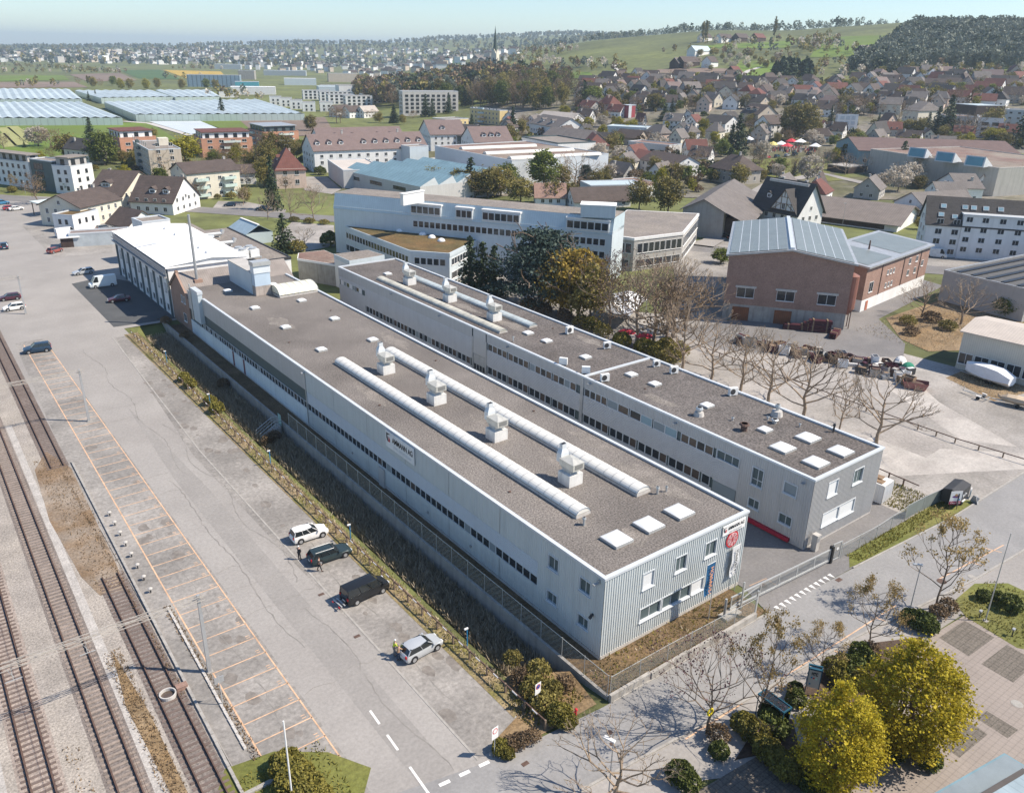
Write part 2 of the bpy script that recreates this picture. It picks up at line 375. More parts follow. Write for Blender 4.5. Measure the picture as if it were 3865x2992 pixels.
def house(label,pos,w,d,h,rh,wall,roof,hip=0.0,cat='house',name='house',floors=2,win=True,oh=.5,chim=((.25,.15),),dorm=(),gap=3.2,style='plain',group=None,ww=1.1,hh=1.25,fh=2.7,z0=1.0,bars=1,half=0.0):
 loc,rz=pos
 o=thing(name,label,cat,loc,rz,group)
 mb=MB();mb.box(-w/2,-d/2,-1.5,w/2,d/2,h)
 if hip<1:
  k=1-0.0
  for sx in(-1,1):
   x=sx*(w/2)
   if hip==0:mb.add([(x,-d/2,h),(x,d/2,h),(x,0,h+rh)],[[0,1,2]if sx>0 else[2,1,0]])
 part(mb,'wall',wall,o)
 mb=roof_gable(MB(),w,d,h+.06,rh,oh,.22,hip)
 rf=part(mb,'roof',roof,o)
 for cx,cy in chim:
  zz=h+rh*(1-abs(cy)*2)
  mb=MB();mb.box(cx*w-.4,cy*d-.35,zz-.8,cx*w+.4,cy*d+.35,zz+1.3);mb.box(cx*w-.5,cy*d-.45,zz+1.3,cx*w+.5,cy*d+.45,zz+1.45)
  part(mb,'chimney',grey_wall if roof is not tile_red else pink_wall,rf)
 for dx,sy,dw in dorm:
  yy=sy*d*.34;zz=h+rh*.32
  mb=MB();mb.box(dx*w-dw/2,min(yy,0),zz-.6,dx*w+dw/2,max(yy,0),zz+1.3)
  m2=MB();m2.M=Matrix.Translation((dx*w,yy/2,0))@Matrix.Rotation(math.pi/2,4,'Z')
  roof_gable(m2,abs(yy),dw,zz+1.35,.8,.25,.12)
  dm=part(mb,'dormer',wall,rf);part(m2,'dormer_roof',roof,dm)
  new('dormer_window',window_mesh(dw*.6,.9),dm,(dx*w,yy,zz+.1),0 if sy<0 else math.pi)
 if win:
  windows_auto(o,loc,rz,w,d,floors,z0,fh,gap,ww,hh,style,bars=bars)
  if hip==0 and rh>2.6:
   for sd in 'rl':
    if faces_cam(loc,rz,sd):put_window(o,sd,w,d,0,h+.35,.9,1.1,style)
 return o
def block(label,pos,w,d,h,wall,roof,cat='building',name='building',parapet=.35,floors=0,gap=3.2,style='grey',z0=1.0,fh=3.0,ww=1.4,hh=1.4,sides='frbl',bars=1,trimm=None,group=None,base=-1.5):
 loc,rz=pos
 o=thing(name,label,cat,loc,rz,group)
 mb=MB();mb.box(-w/2,-d/2,base,w/2,d/2,h-.02);part(mb,'wall',wall,o)
 mb=MB();t=.3
 mb.box(-w/2+t,-d/2+t,h-.1,w/2-t,d/2-t,h+.03);rf=part(mb,'roof',roof,o)
 mb=MB();e=.05
 for a in((-w/2-e,-d/2-e,w/2+e,-d/2+t),(-w/2-e,d/2-t,w/2+e,d/2+e),(-w/2-e,-d/2+t,-w/2+t,d/2-t),(w/2-t,-d/2+t,w/2+e,d/2-t)):
  mb.box(a[0],a[1],h-.02,a[2],a[3],h+parapet)
 part(mb,'parapet',trimm or trim,o)
 if floors:windows_auto(o,loc,rz,w,d,floors,z0,fh,gap,ww,hh,style,sides,bars)
 return o
gx=sorted(set([-9000,-7000,-5500,-4500,-3700,-3000,-2500,-2100]+list(range(-1800,-300,75))+list(range(-300,900,30))+list(range(900,2400,60))+[2400,2800,3300,4000,5000,7000,9000]+[30,34.2,35.2,36.8,40.9,41.2,45]))
gy=sorted(set([-400,-200,-100,-40,0,20,38.5,41.5,46,165,169]+list(range(30,900,30))+list(range(900,2400,60))+list(range(2400,4000,130))+[4200,4500,4800,5200,5700,6500,8000,10000,14000]))
def ditch(x,y):
 k=interp(x,[34.2,35.2,36.8,40.9,41.2],[0,-.35,-1.7,-1.7,0])if 34.2<x<41.2 else 0
 return k*interp(y,[38.5,41.5,46,165,169],[0,.25,1,1,0])
LV,LF=[],[]
for y in gy:
 for x in gx:LV.append((x,y,ground(x,y)-.06+ditch(x,y)))
nx=len(gx)
for j in range(len(gy)-1):
 for i in range(nx-1):LF.append((j*nx+i,j*nx+i+1,(j+1)*nx+i+1,(j+1)*nx+i))
me=bpy.data.meshes.new('land');me.from_pydata(LV,[],LF);me.materials.append(land)
me.polygons.foreach_set('use_smooth',[False]*len(LF))
gl=new('ground',me,kind='structure')
def drape(name,corners,m,off=.3,n=14,kind='structure'):
 """ground sheet following the land inside four corner points"""
 a,b,c,d=[Vector(q[:2])for q in corners];v=[];f=[]
 for j in range(n+1):
  for i in range(n+1):
   p=(a*(1-i/n)+b*(i/n))*(1-j/n)+(d*(1-i/n)+c*(i/n))*(j/n)
   v.append((p.x,p.y,ground(p.x,p.y)+off))
 for j in range(n):
  for i in range(n):f.append((j*(n+1)+i,j*(n+1)+i+1,(j+1)*(n+1)+i+1,(j+1)*(n+1)+i))
 me=bpy.data.meshes.new(name);me.from_pydata(v,[],f);me.materials.append(m)
 return new(name,me,kind=kind)
def ribbon(name,pts,width,m,off=.12,step=18.0):
 P_=[Vector(p[:2])for p in pts];Q=[]
 for a,b in zip(P_,P_[1:]):
  k=max(1,int((b-a).length/step))
  Q+=[a+(b-a)*i/k for i in range(k)]
 Q.append(P_[-1]);v=[];f=[]
 for i,p in enumerate(Q):
  t=(Q[min(i+1,len(Q)-1)]-Q[max(i-1,0)]).normalized();nn=Vector((-t.y,t.x))*width/2
  for s in(1,-1):q=p+nn*s;v.append((q.x,q.y,ground(p.x,p.y)+off))
 for i in range(len(Q)-1):f.append((2*i+1,2*i+3,2*i+2,2*i))
 me=bpy.data.meshes.new(name);me.from_pydata(v,[],f);me.materials.append(m)
 return new(name,me,kind='structure')
def rect(x0,y0,x1,y1):return[(x0,y0),(x1,y0),(x1,y1),(x0,y1)]
for nm,pts,m,cf,off in(('meadow',[(0,1010),(1300,1000),(950,778),(0,795)],field_green,c1,.25),('green_field',[(1420,825),(1640,815),(1530,762),(1250,765)],field_green,c1,.22),('ploughed_field',[(1640,870),(2130,860),(2060,745),(1500,748)],field_brown,c1,.25),('film_covered_field',[(1212,856),(1400,826),(1270,772),(945,775)],field_film,c1,.45),('rape_field',[(1190,502),(1430,486),(1400,455),(1035,445)],field_yellow,c1,.3),('dark_green_field',[(880,500),(1150,506),(1010,443),(760,448)],field_dark,c1,.3),('ploughed_field',[(560,520),(870,512),(760,464),(440,474)],field_brown,c1,.3),('green_field',[(-60,518),(440,508),(400,478),(-60,482)],field_green,c1,.3),('ploughed_field',[(-60,560),(560,556),(470,520),(-60,524)],field_brown,c1,.2),('dark_green_field',[(690,420),(840,415),(820,375),(690,380)],field_dark,c2,.4),('dark_green_field',[(1060,448),(1200,446),(1210,415),(1060,416)],field_dark,c2,.4),('green_field',[(1120,500),(1690,505),(1640,462),(1110,452)],field_green,c2,.4),('green_field',[(1870,500),(2600,505),(2500,470),(1860,468)],field_dark,c2,.4),('ploughed_field',[(-30,456),(380,452),(420,420),(-30,422)],field_brown,c3,.4),('meadow',[(890,350),(1190,345),(1360,215),(960,232)],field_green,c3,.4),('meadow',[(400,470),(900,470),(880,360),(420,370)],field_green,c3,.4),('meadow',[(150,300),(760,290),(820,240),(200,285)],field_green,c3,.4),('meadow',[(1780,430),(2300,430),(2300,405),(1800,405)],field_green,c3,.4),('lawn',[(560,1085),(1010,1060),(1030,955),(540,965)],grass,c3,.34),('lawn',[(1000,1100),(1140,1090),(1120,1060),(960,1062)],grass,c3,.36)):
 drape(nm,[T(cf(*p))for p in pts],m,off)
for k in range(5):
 a=[T(c1(-20+34*k*.8,800+8*k+16*k)),T(c1(150+10*k,905+14*k))]
ribbon('farm_track',[T(c2(*p))for p in((1830,525),(1868,490),(1840,455),(1795,430),(1800,415),(1830,405))],6,pale_concrete,.5,12)
ribbon('farm_track',[T(c3(*p))for p in((487,495),(485,455),(520,430),(590,410))],5,pale_concrete,.5,12)
ribbon('field_track',[T(c1(*p))for p in((780,772),(950,785),(1210,862))],5,pale_concrete,.3,12)
for cf,p0,p1 in((c1,(20,812),(140,925)),(c1,(75,805),(210,905)),(c1,(-10,850),(70,935))):
 ribbon('mown_strip',[T(cf(*p0)),T(cf(*p1))],7,mat('mown',(.30,.30,.12),var=.1,scale=.1),.33,10)
def tx(c,y):
 return{'A':.35+(y-56)*.012,'B':5.5+(y-52)*.012,'C':10.5+(y-49)*.0165}[c]
sheet('ballast',[[(-40,-5),(12.35,-5),(12.35,110),(15,235),(15,420),(-40,420)]],ballast,0.0)
def strip(c,w,y0,y1):return[(tx(c,y0)-w/2,y0),(tx(c,y0)+w/2,y0),(tx(c,y1)+w/2,y1),(tx(c,y1)-w/2,y1)]
sheet('track_bed',[strip('A',3.0,-5,420)],mat('ballast_pale_bed',(.30,.25,.215),var=.2,scale=.3,fine=.4,fscale=5,bump=.6,bscale=5),.006)
sheet('track_bed',[strip('B',2.9,-5,420),strip('C',2.7,-5,83),strip('C',2.7,112,420)],ballast_brown,.006)
sheet('earth_strip',[[(8.6,84),(9.4,79.5),(11.9,79),(12.1,84),(12.6,100),(12.9,111),(11.2,118),(9.0,113),(8.1,98)]],mat('rust_earth',(.205,.14,.085),var=.25,scale=.3,fine=.35,fscale=4,col2=(.26,.215,.17),bump=.4),.012)
sheet('earth_strip',[[(7.6,40),(8.9,40),(8.9,60),(8.3,70),(7.5,62),(7.9,50)]],dry_ground,.012)
sheet('ballast_pale',[strip('B',.6,-5,130)],ballast,.004)
for c,xs in(('B',1.85),('A',-2.6)):
 sheet('pale_shoulder',[[(tx(c,20)+xs-.45,20),(tx(c,20)+xs+.35,20),(tx(c,130)+xs+.5,130),(tx(c,130)+xs-.3,130)]],mat('pale_grit',(.39,.365,.335),var=.2,scale=.6,fine=.3,fscale=5),.009)
sheet('station_road',[rect(12.4,18,33.6,168),rect(12.4,168,44,214),[(15,214),(44,214),(62,252),(62,330),(40,352),(20,362),(15,300)]],asphalt,0.0)
sheet('parking_lot',[rect(15.0,38.5,19.9,170),[(12.4,18),(15.0,18),(15.0,170),(12.6,110)]],asphalt_lot,.005)
sheet('parking_lot',[[(28.25,39.8),(33.2,39.8),(33.2,163),(30.8,163),(27.0,105)]],asphalt_lot,.005)
sheet('road_patch',[[(23.2,40),(26.0,40),(25.6,95),(24.1,128),(22.9,100)]],asphalt_dark if False else mat('asphalt_mid',(.27,.254,.236),var=.08,scale=.2,fine=.12,fscale=3),.006)
sheet('front_road',[[(-20,36),(12.4,35),(29,33.1),(41,32.0),(54.8,31.0),(66,30.3),(85,28),(97,27.3),(130,24.5),(260,12),(260,24),(160,33),(116,35.8),(96,35.7),(75,37),(61,37.6),(40,38.0),(29.5,38.9),(16,42),(-20,46)]],mat('asphalt_front',(.275,.268,.26),var=.1,scale=.15,fine=.1,fscale=3,col2=(.235,.23,.225)),.010)
sheet('pavement',[[(29,33.1),(29,28),(41,27.8),(48,24),(56,24),(66,26.4),(78,25.8),(84,23),(97,22),(130,19),(260,5),(260,12),(130,24.5),(97,27.3),(85,28),(66,30.3),(54.8,31.0),(41,32.0)]],asphalt,.002)
sheet('forecourt',[[(62.2,37.5),(76.8,37.0),(78.5,38.8),(99,38.8),(97.5,44),(92,44),(92,128),(88,128),(88,158),(63.7,158),(63.7,41.5)]],asphalt_dark,.001)
sheet('front_lawn',[[(41.1,38.1),(62.3,37.8),(62.4,42.6),(43.8,42.6),(43.8,165),(41.1,165)]],moss_ground,.004)
sheet('road_verge',[[(78.5,38.7),(76.2,37.2),(84,36.6),(99,36.0),(103,36.0),(100,38.8)]],grass,.014)
sheet('gravel_lot',[[(92,38.8),(99,38.8),(103,36),(160,33),(205,29),(205,62),(150,62),(148,84),(140,100),(120,128),(92,128)]],gravel_lot,.003)
sheet('ditch_bottom',[[(36.9,46.2),(40.8,46.2),(40.8,164.8),(36.9,164.8)]],ditch_mat,-1.75)
drape('village_ground',[T((1250,735)),T((3900,760)),T((3900,330)),T((1850,385))],mat('village_ground',(.105,.10,.045),var=.25,scale=.05,fine=.3,fscale=.3,col2=(.20,.18,.15)),.16,46)
sheet('dusty_path',[[(93,40),(97,44),(100,46),(118,35.9),(126,35.4),(110,50),(108.2,60),(108,96),(104,96),(104,58),(99,50),(94,52)],[(119.5,46),(124,40),(131,55),(150,78),(147,80),(129,62)]],mat('pale_dust',(.42,.39,.355),var=.2,scale=.3,fine=.15,fscale=3,col2=(.36,.33,.30)),.0065)
sheet('works_yard',[[(122,92),(131,82),(147,70),(155,74),(166,86),(206,92),(208,100),(137,104),(122,112)]],asphalt_dark,.007)
sheet('parking_bays',[[(109.5,46),(117,46.5),(117,58),(109.5,57)]],mat('worn_lot',(.31,.285,.26),var=.2,scale=.2,fine=.2,fscale=2.5),.009)
sheet('grass_patch',[[(157,76),(154.3,69),(163,64),(190,66),(192,86),(168,85.5)]],dry_ground,.012)
sheet('grass_patch',[[(139,50),(150,48),(152,60),(143,60)]],dry_ground,.012)
sheet('plaza_paving',[[(71.6,26.1),(78,25.6),(77.4,20),(82,14),(92,8),(92,-8),(44,-8),(47,21.5),(56.5,21.3),(62,23.5),(66,25)]],paver,.012)
sheet('paved_bay',[[(72.6,25.4),(77.3,25.2),(77.0,22.2),(72.2,22.4)],[(72.1,21.2),(76.9,21.0),(76.7,18.2),(71.9,18.3)],[(71.8,17.1),(76.6,16.9),(76.4,14.0),(71.6,14.1)],[(59.5,19.6),(64.0,19.3),(63.7,16.8),(59.3,17.0)],[(64.8,18.2),(66.4,18.1),(66.3,15.5),(64.6,15.6)]],paver_grid,.016)
sheet('paved_bay',[[(39.5,27.4),(46.3,26.8),(46.4,20),(38,20)]],paver_grid,.016)
sheet('lawn',[[(78.0,25.4),(79.5,27.4),(84.5,27.6),(87.5,25.5),(87.5,18),(80.5,16),(77.2,20.2)]],grass,.018)
sheet('planting_bed',[[(44.5,27.6),(50.3,29.2),(52,27.5),(50,25.5),(47,23),(46.4,26.8)],[(55,29.2),(62,29.4),(66.5,28.9),(71.5,26.4),(66,24.6),(60,24.4),(56,26)],[(55,22.4),(60.5,21.8),(60,19.2),(54.5,20.2),(47,20.6),(46.8,22.6)]],mat('bark_mulch',(.075,.05,.035),var=.3,scale=1.5,fine=.4,fscale=5),.02)
sheet('corner_bed',[[(11.9,50.6),(15.6,50.0),(19,47.4),(21,44),(18,40.5),(11,42),(9.5,47)]],grass,.02)
sheet('corner_bed',[[(29.2,39.2),(34.5,38.7),(39.8,38.6),(40.6,43),(36,46),(34,45),(33.4,41.5),(30,40.4)]],dry_ground,.02)
sheet('verge',[[(33.1,41.5),(34.9,42.5),(35.0,164),(32.6,164)]],mat('verge_grass',(.25,.19,.11),var=.3,scale=.5,fine=.35,fscale=4,col2=(.17,.15,.05),bump=.4),.022)
sheet('works_lane',[rect(92,128,124,170)],asphalt_lot,.0)
sheet('works_court',[[T(e2(*p))[:2]for p in((700,1250),(880,1085),(1310,1120),(1320,1330),(960,1400))],[T(e2(*p))[:2]for p in((120,870),(420,880),(820,960),(800,1005),(60,945))],[T(e2(*p))[:2]for p in((1020,620),(1240,620),(1400,760),(1300,800),(1000,760))]],gravel_lot,.02)
sheet('works_court',[[T(e4(*p))[:2]for p in((760,1600),(1250,1480),(1330,1290),(1440,1370),(1200,1690),(800,1700))],[T(c3(*p))[:2]for p in((1590,1545),(2300,1590),(2300,1700),(1500,1620))],[T(e1(*p))[:2]for p in((230,1130),(560,1090),(1150,1180),(1160,1400),(560,1450))],[T(e3(*p))[:2]for p in((100,610),(230,590),(1020,830),(950,860),(650,800))]],asphalt_lot,.02)
sheet('yard_painted_shade',[[(32.2,170),(43.8,169),(43.8,204),(40,212),(32.3,209)]],mat('asphalt_painted_shade',(.085,.088,.09),var=.15,scale=.3),.012)  # yard asphalt coloured dark to stand in for the warehouse's wide shadow
sheet('works_court',[[T(c6(*p))[:2]for p in((120,470),(390,425),(405,30),(280,-60),(60,40))],[T(c3(*p))[:2]for p in((1560,1500),(1640,1470),(2184,1640),(2400,1640),(2400,1560),(1560,1420))]],asphalt_lot,.024)
ribbon('main_road',[(8,380),(26,362),(52,329),(86,290),(118,250),(148,211),(175,176),(207,118),(224,97),(262,62)],9.5,asphalt_dark,.03)
ribbon('side_road',[(26,362),(-40,420),(-120,470)],9,asphalt,.03)
ribbon('residential_street',[T(c3(*p))for p in((250,1490),(500,1340),(545,1180),(640,1120),(960,1050),(1300,1130))],6,asphalt,.40)
sheet('market_square',[[T(e4(*p))[:2]for p in((1360,690),(2080,690),(2100,590),(1900,540),(1400,560))]],asphalt_lot,.3)
for lb,pts in(('pale kerb between the front road and planted pavement',[(29.3,33.0),(41,31.95),(54.8,30.95),(66,30.25),(85,27.95),(97,27.25),(130,24.45)]),('pale kerb between the front road and the low wall',[(41,37.95),(61,37.6),(62.5,37.5)]),('pale kerb along the grass verge right of gate',[(76.5,36.95),(96,35.75),(116,35.85),(160,33.1)])):
 o=thing('kerb',lb,'kerb',(pts[0][0],pts[0][1],0));mb=MB()
 for a,b in zip(pts,pts[1:]):mb.beam((a[0]-pts[0][0],a[1]-pts[0][1],.03),(b[0]-pts[0][0],b[1]-pts[0][1],.03),.2,.14)
 part(mb,'kerb_stones',concrete,o)
def track(c,ys,label):
 o=thing('railway_track',label,'railway track',(tx(c,ys[0][0]),ys[0][0],0))
 ox,oy=o.location.x,o.location.y
 for s in(-1,1):
  mb=MB()
  for y0,y1 in ys:
   a=(tx(c,y0)+s*.75-ox,y0-oy,.16);b=(tx(c,y1)+s*.75-ox,y1-oy,.16)
   mb.beam(a,b,.09,.16);mb.beam((a[0],a[1],.06),(b[0],b[1],.06),.17,.05)
  part(mb,'rail',rust_metal,o)
 mb=MB()
 for y0,y1 in ys:
  y=y0
  while y<min(y1,200):
   x=tx(c,y)-ox;j=random.uniform(-.05,.05)
   mb.box(x-1.25+j,y-oy-.12,-.02,x+1.25+j,y-oy+.12,.045+random.uniform(-.01,.015));y+=.64
 st=part(mb,'sleepers',mat('sleeper_pale',(.27,.22,.185),var=.25,scale=1.3,fine=.2)if c=='B' else mat('sleeper_dark',(.15,.115,.10),var=.25,scale=1.3),o);st['kind']='stuff'
track('A',[(-5,400)],'leftmost railway track with dark sleepers on pale ballast')
track('B',[(-5,400)],'middle railway track with pale wooden sleepers close together')
track('C',[(-5,82.5),(112,400)],'disused siding beside the low platform wall, partly buried under brown earth')
o=thing('platform_edge','low pale stone kerb wall between siding and parking lot','kerb wall',(12.2,18,0))
mb=MB();prev=None
y=47.5
while y<112:
 x=12.15+(y-49)*.019;mb.box(x-.12-12.2,y-18,-.1,x+.12-12.2,y+.96-18,.2+random.uniform(-.015,.015));y+=1.0
mb.box(-.2,29.1,-.1,3.3,29.45,.2)
part(mb,'kerb_stones',concrete,o)
o=thing('kerb_edging','broken low concrete edging strip inside the parking lot edge','kerb',(14,51,0))
mb=MB();y=51.5
while y<73:mb.box(13.85+(y-51)*.02-14-.1,y-51,0,13.85+(y-51)*.02-14+.12,y-51+.93,.14);y+=1.0
part(mb,'edging',pale_concrete,o)
o=thing('kerb_edging','long flush kerb line between road and rough car park','kerb',(28.15,40,0))
mb=MB();mb.box(-.1,-.3,-.05,.1,66,.025);mb.beam((0,66,-.01),(2.3,124,-.01),.2,.07);part(mb,'edging',concrete,o)
mb=MB()
for x0,ys,amp in((25.6,(40,66),.5),(26.8,(70,118),.7),(22.4,(60,100),.3),(24.8,(100,160),.5),(30.2,(44,90),.5),(17.3,(52,90),.25)):
 y=ys[0];x=x0;pts=[]
 while y<ys[1]:pts.append((x0+amp*math.sin(y*.35)+random.gauss(0,.08),y));y+=.8
 for a,b in zip(pts,pts[1:]):
  w_=random.uniform(.02,.06);mb.quad((a[0]-w_,a[1],.0145),(a[0]+w_,a[1],.0145),(b[0]+w_,b[1],.0145),(b[0]-w_,b[1],.0145))
for k in range(9):
 y=random.uniform(45,150);pts=[(20.2+i*.9,y+.25*math.sin(i*1.3)+i*random.uniform(-.05,.15))for i in range(random.randint(4,9))]
 for a,b in zip(pts,pts[1:]):mb.quad((a[0],a[1]-.025,.0145),(b[0],b[1]-.025,.0145),(b[0],b[1]+.025,.0145),(a[0],a[1]+.025,.0145))
structure(mb,'road_cracks',mat('crack',(.235,.22,.20),var=.3))
mb=MB()
for k in range(70):
 x,y=(random.uniform(28.6,33),random.uniform(42,150))if k<45 else(random.uniform(15.5,19.5),random.uniform(45,160));r=random.uniform(.2,.9);n=9
 mb.quad(*[(x+r*random.uniform(.6,1)*math.cos(6.283*i/n),y+1.5*r*random.uniform(.6,1)*math.sin(6.283*i/n),.0105+k*.00004)for i in range(n)])
structure(mb,'oil_stains',mat('stain_patch',(.20,.18,.16),var=.3,scale=1.5))
mb=MB()
def line(x0,y0,x1,y1,wd):
 d=Vector((x1-x0,y1-y0)).normalized();n=Vector((-d.y,d.x))*wd/2
 mb.quad((x0-n.x,y0-n.y,.0165),(x1-n.x,y1-n.y,.0165),(x1+n.x,y1+n.y,.0165),(x0+n.x,y0+n.y,.0165))
line(19.55,44.0,19.75,168,.13);line(14.55,47.0,16.2,168,.14)
y=44.1;k=0
while y<168:
 xl=14.6+(y-47)*.0137
 line(xl if y>47 else 16.6,y,19.6,y,.11);y+=2.5;k+=1
structure(mb,'road_markings',paint_orange)
mb=MB();y=46
while y<112:
 for s,(a,b)in enumerate(((0,.16),(.3,.46))):mb.quad((19.2-.35,y+a+.9,.0165),(19.2,y+a+.9,.0165),(19.2,y+b-.08+.9,.0165),(19.2-.35,y+b-.08+.9,.0165))
 y+=2.5
structure(mb,'bay_numbers',paint_orange)
mb=MB()
for a in((47.6,49.4),(44.3,46.2),(37.4,42.3)):line(23.6+(a[0]-45)*.05,a[0],23.6+(a[1]-45)*.05,a[1],.2)
for i in range(1,5):line(22.6+i*1.75,39.6-i*.15,23.5+i*1.75,39.5-i*.15,.32)
for i in range(12):
 x=63.5+i*.86;mb.quad((x,37.86,.0165),(x+.25,37.05,.0165),(x+.5,37.84,.0165))
line(15.2,195,17.5,236,.16)
structure(mb,'road_markings',paint_white)
mb=MB();line(43,31.4,50,31.2,.14);line(53.5,31.1,74,30.6,.12);line(82,30.3,95,29.2,.12)
for x in(54.3,62.4,70.4,88,92.5):line(x,31.0-(x-54)*.02,x+.7,29.4-(x-54)*.02,.12)
line(64.3,40.1,66.9,40.0,.06);line(66.9,40,67.0,41.4,.06);line(67,41.4,64.5,41.6,.06)
structure(mb,'road_markings',paint_orange)
def cover(x,y,r,label,m=rust_metal,sq=False):
 mb=MB()
 if sq:mb.box(-r,-r*.6,0,r,r*.6,.012)
 else:mb.tube((0,0,0),(0,0,.012),r,n=16);mb.tube((0,0,.012),(0,0,.02),r*.8,n=16)
 new('drain_cover' if sq else 'manhole_cover',mb.mesh('cover',m),None,(x,y,.018),0,label,'drain' if sq else 'manhole cover')
cover(65.7,40.8,.45,'round dark manhole cover in the forecourt inside a red square')
cover(82.0,29.9,.5,'round manhole cover on the front road near the flagpole')
cover(85.5,28.4,.4,'pale manhole cover on pavement beside the lawn tip',concrete)
cover(69.4,16.9,.5,'pale round manhole cover on a gridded paving bay',concrete)
cover(63.6,19.9,.5,'reddish manhole cover in the brick paved plaza')
cover(30.9,37.2,.3,'square drain grate at the corner below the access sign',sq=True)
cover(27.4,58.6,.3,'small square drain grate beside the silver hatchback',sq=True)
cover(27.5,66.6,.3,'small drain grate beside the dark estate car',sq=True)
cover(73.2,36.6,.4,'square drain grate at end of white triangles',sq=True)
cover(38.5,35.6,.25,'small manhole cover on front road below the hydrant')
cover(37.8,34.6,.2,'tiny round cover on front road near bare tree shadow')
def ribwall(mb,P0,along,L,z0,z1,holes=(),pitch=.3,depth=.05,vertical=True,m=0):
 """wall from P0 along a unit vector, outside to its right; holes are (s0, s1, z0, z1)"""
 P0=Vector((P0[0],P0[1],0));a=Vector((along[0],along[1],0));n=Vector((a.y,-a.x,0))
 Lr,Lo,Hr,Ho=(L,0.0,z1,z0)if vertical else(z1,z0,L,0.0)
 bp=set();r=Lo
 while r<Lr:
  for k in(0,.35,.5,.85):
   if r+k*pitch<Lr:bp.add(round(r+k*pitch,4))
  r+=pitch
 bp|={Lo,Lr}
 for h in holes:
  for q in(h[:2]if vertical else h[2:]):
   if Lo<q<Lr:bp.add(round(q,4))
 bp=sorted(bp)
 def dep(x):
  t=((x-Lo)/pitch)%1.0
  if t<.35:return depth
  if t<.5:return depth*(1-(t-.35)/.15)
  if t<.85:return 0.0
  return depth*(t-.85)/.15
 def pt(r,h,e):
  s,z=(r,h)if vertical else(h,r)
  q=P0+a*s+n*e;return(q.x,q.y,z)
 for r0,r1 in zip(bp,bp[1:]):
  if r1-r0<1e-4:continue
  mid=(r0+r1)/2;iv=[(Ho,Hr)]
  for h in holes:
   ra,rb,ha,hb=h if vertical else(h[2],h[3],h[0],h[1])
   if ra<mid<rb:
    nv=[]
    for p,q in iv:
     if hb<=p or ha>=q:nv.append((p,q));continue
     if ha>p:nv.append((p,ha))
     if hb<q:nv.append((hb,q))
    iv=nv
  e0,e1_=dep(r0+1e-5),dep(r1-1e-5)
  for p,q in iv:
   if vertical:mb.quad(pt(r0,p,e0),pt(r1,p,e1_),pt(r1,q,e1_),pt(r0,q,e0),m=m)
   else:mb.quad(pt(r0,p,e0),pt(r0,q,e0),pt(r1,q,e1_),pt(r1,p,e1_),m=m)
 return mb
NW={}
blind_mat=mat('blind_slats',(.70,.71,.71),rough=.5,var=.04,wave=(2,.11,.25))
blind_blue=mat('blind_blue',(.25,.36,.41),rough=.4,var=.08,wave=(2,.1,.3))
blind_grey=mat('blind_grey',(.24,.28,.30),rough=.5,var=.06,wave=(2,.1,.35))
glass_warm=glassmat('glass_warm',(.10,.075,.06),.12)
def recess_window(parent,loc,rz,ww,hh,bars=1,fill='glass',rec=.14,fr=.055,sill=True,hbar=None,label=None):
 """window set back in its opening: frame with reveals and sill, and its pane"""
 pd=.09 if fr>.05 else.025;rec=rec if fr>.05 else.05
 k=(round(ww,2),round(hh,2),bars,rec,fr,sill,hbar)
 if k not in NW:
  mb=MB();x0,x1=-ww/2,ww/2
  mb.box(x0-.05,-pd,-.05,x0+fr,rec,hh+.05);mb.box(x1-fr,-pd,-.05,x1+.05,rec,hh+.05)
  mb.box(x0+fr,-pd,hh-fr,x1-fr,rec,hh+.05);mb.box(x0+fr,-pd,-.05,x1-fr,rec,fr)
  for i in range(1,bars+1):
   x=x0+ww*i/(bars+1);mb.box(x-.04,rec-.06,fr,x+.04,rec+.01,hh-fr)
  if hbar:mb.box(x0+fr,rec-.06,hbar-.04,x1-fr,rec+.012,hbar+.04)
  if sill:mb.box(x0-.1,-.2,-.11,x1+.1,-.0,-.051)
  pm=MB().quad((x0,rec,0),(x1,rec,0),(x1,rec,hh),(x0,rec,hh))
  bm=MB().quad((x0+fr,rec*.35,fr),(x1-fr,rec*.35,fr),(x1-fr,rec*.35,hh-fr),(x0+fr,rec*.35,hh-fr))
  NW[k]=(mb.mesh('window',trim),{})
  NW[k][1]['geo']=(pm,bm)
 fm,d=NW[k]
 if fill not in d:
  pm,bm=d['geo']
  d[fill]={'glass':lambda:pm.mesh('pane',glass),'warm':lambda:pm.mesh('pane',glass_warm),'blind':lambda:bm.mesh('blind',blind_mat),'blue':lambda:bm.mesh('blind',blind_blue),'grey':lambda:bm.mesh('blind',blind_grey)}[fill]()
 o=new('window',fm,parent,loc,rz,label)
 new('pane' if fill in('glass','warm')else 'blind',d[fill],o)
 return o
TXT={}
def text_mesh(body,size,m,ext=.01,bold=0.0,align='CENTER',shear=0.0):
 cu=bpy.data.curves.new('lettering','FONT');cu.body=body;cu.size=size;cu.extrude=ext;cu.offset=bold;cu.align_x=align;cu.align_y='CENTER';cu.shear=shear
 t=bpy.data.objects.new('tmp',cu);LINK(t)
 dg=bpy.context.evaluated_depsgraph_get();me=bpy.data.meshes.new_from_object(t.evaluated_get(dg))
 bpy.data.objects.remove(t);me.materials.clear();me.materials.append(m);me.name='lettering'
 return me
def lettering(body,size,m,parent,loc,rot,name='lettering',bold=0.0,sx=1.0,mirror=False):
 o=new(name,text_mesh(body,size,m,bold=bold),parent,loc)
 o.rotation_euler=rot;o.scale=(-sx if mirror else sx,1,1)
 return o
RZ=8.9
letter_black=mat('letter_black',(.02,.02,.022),rough=.5)
letter_grey=mat('letter_grey',(.62,.63,.64),rough=.6,var=.03)
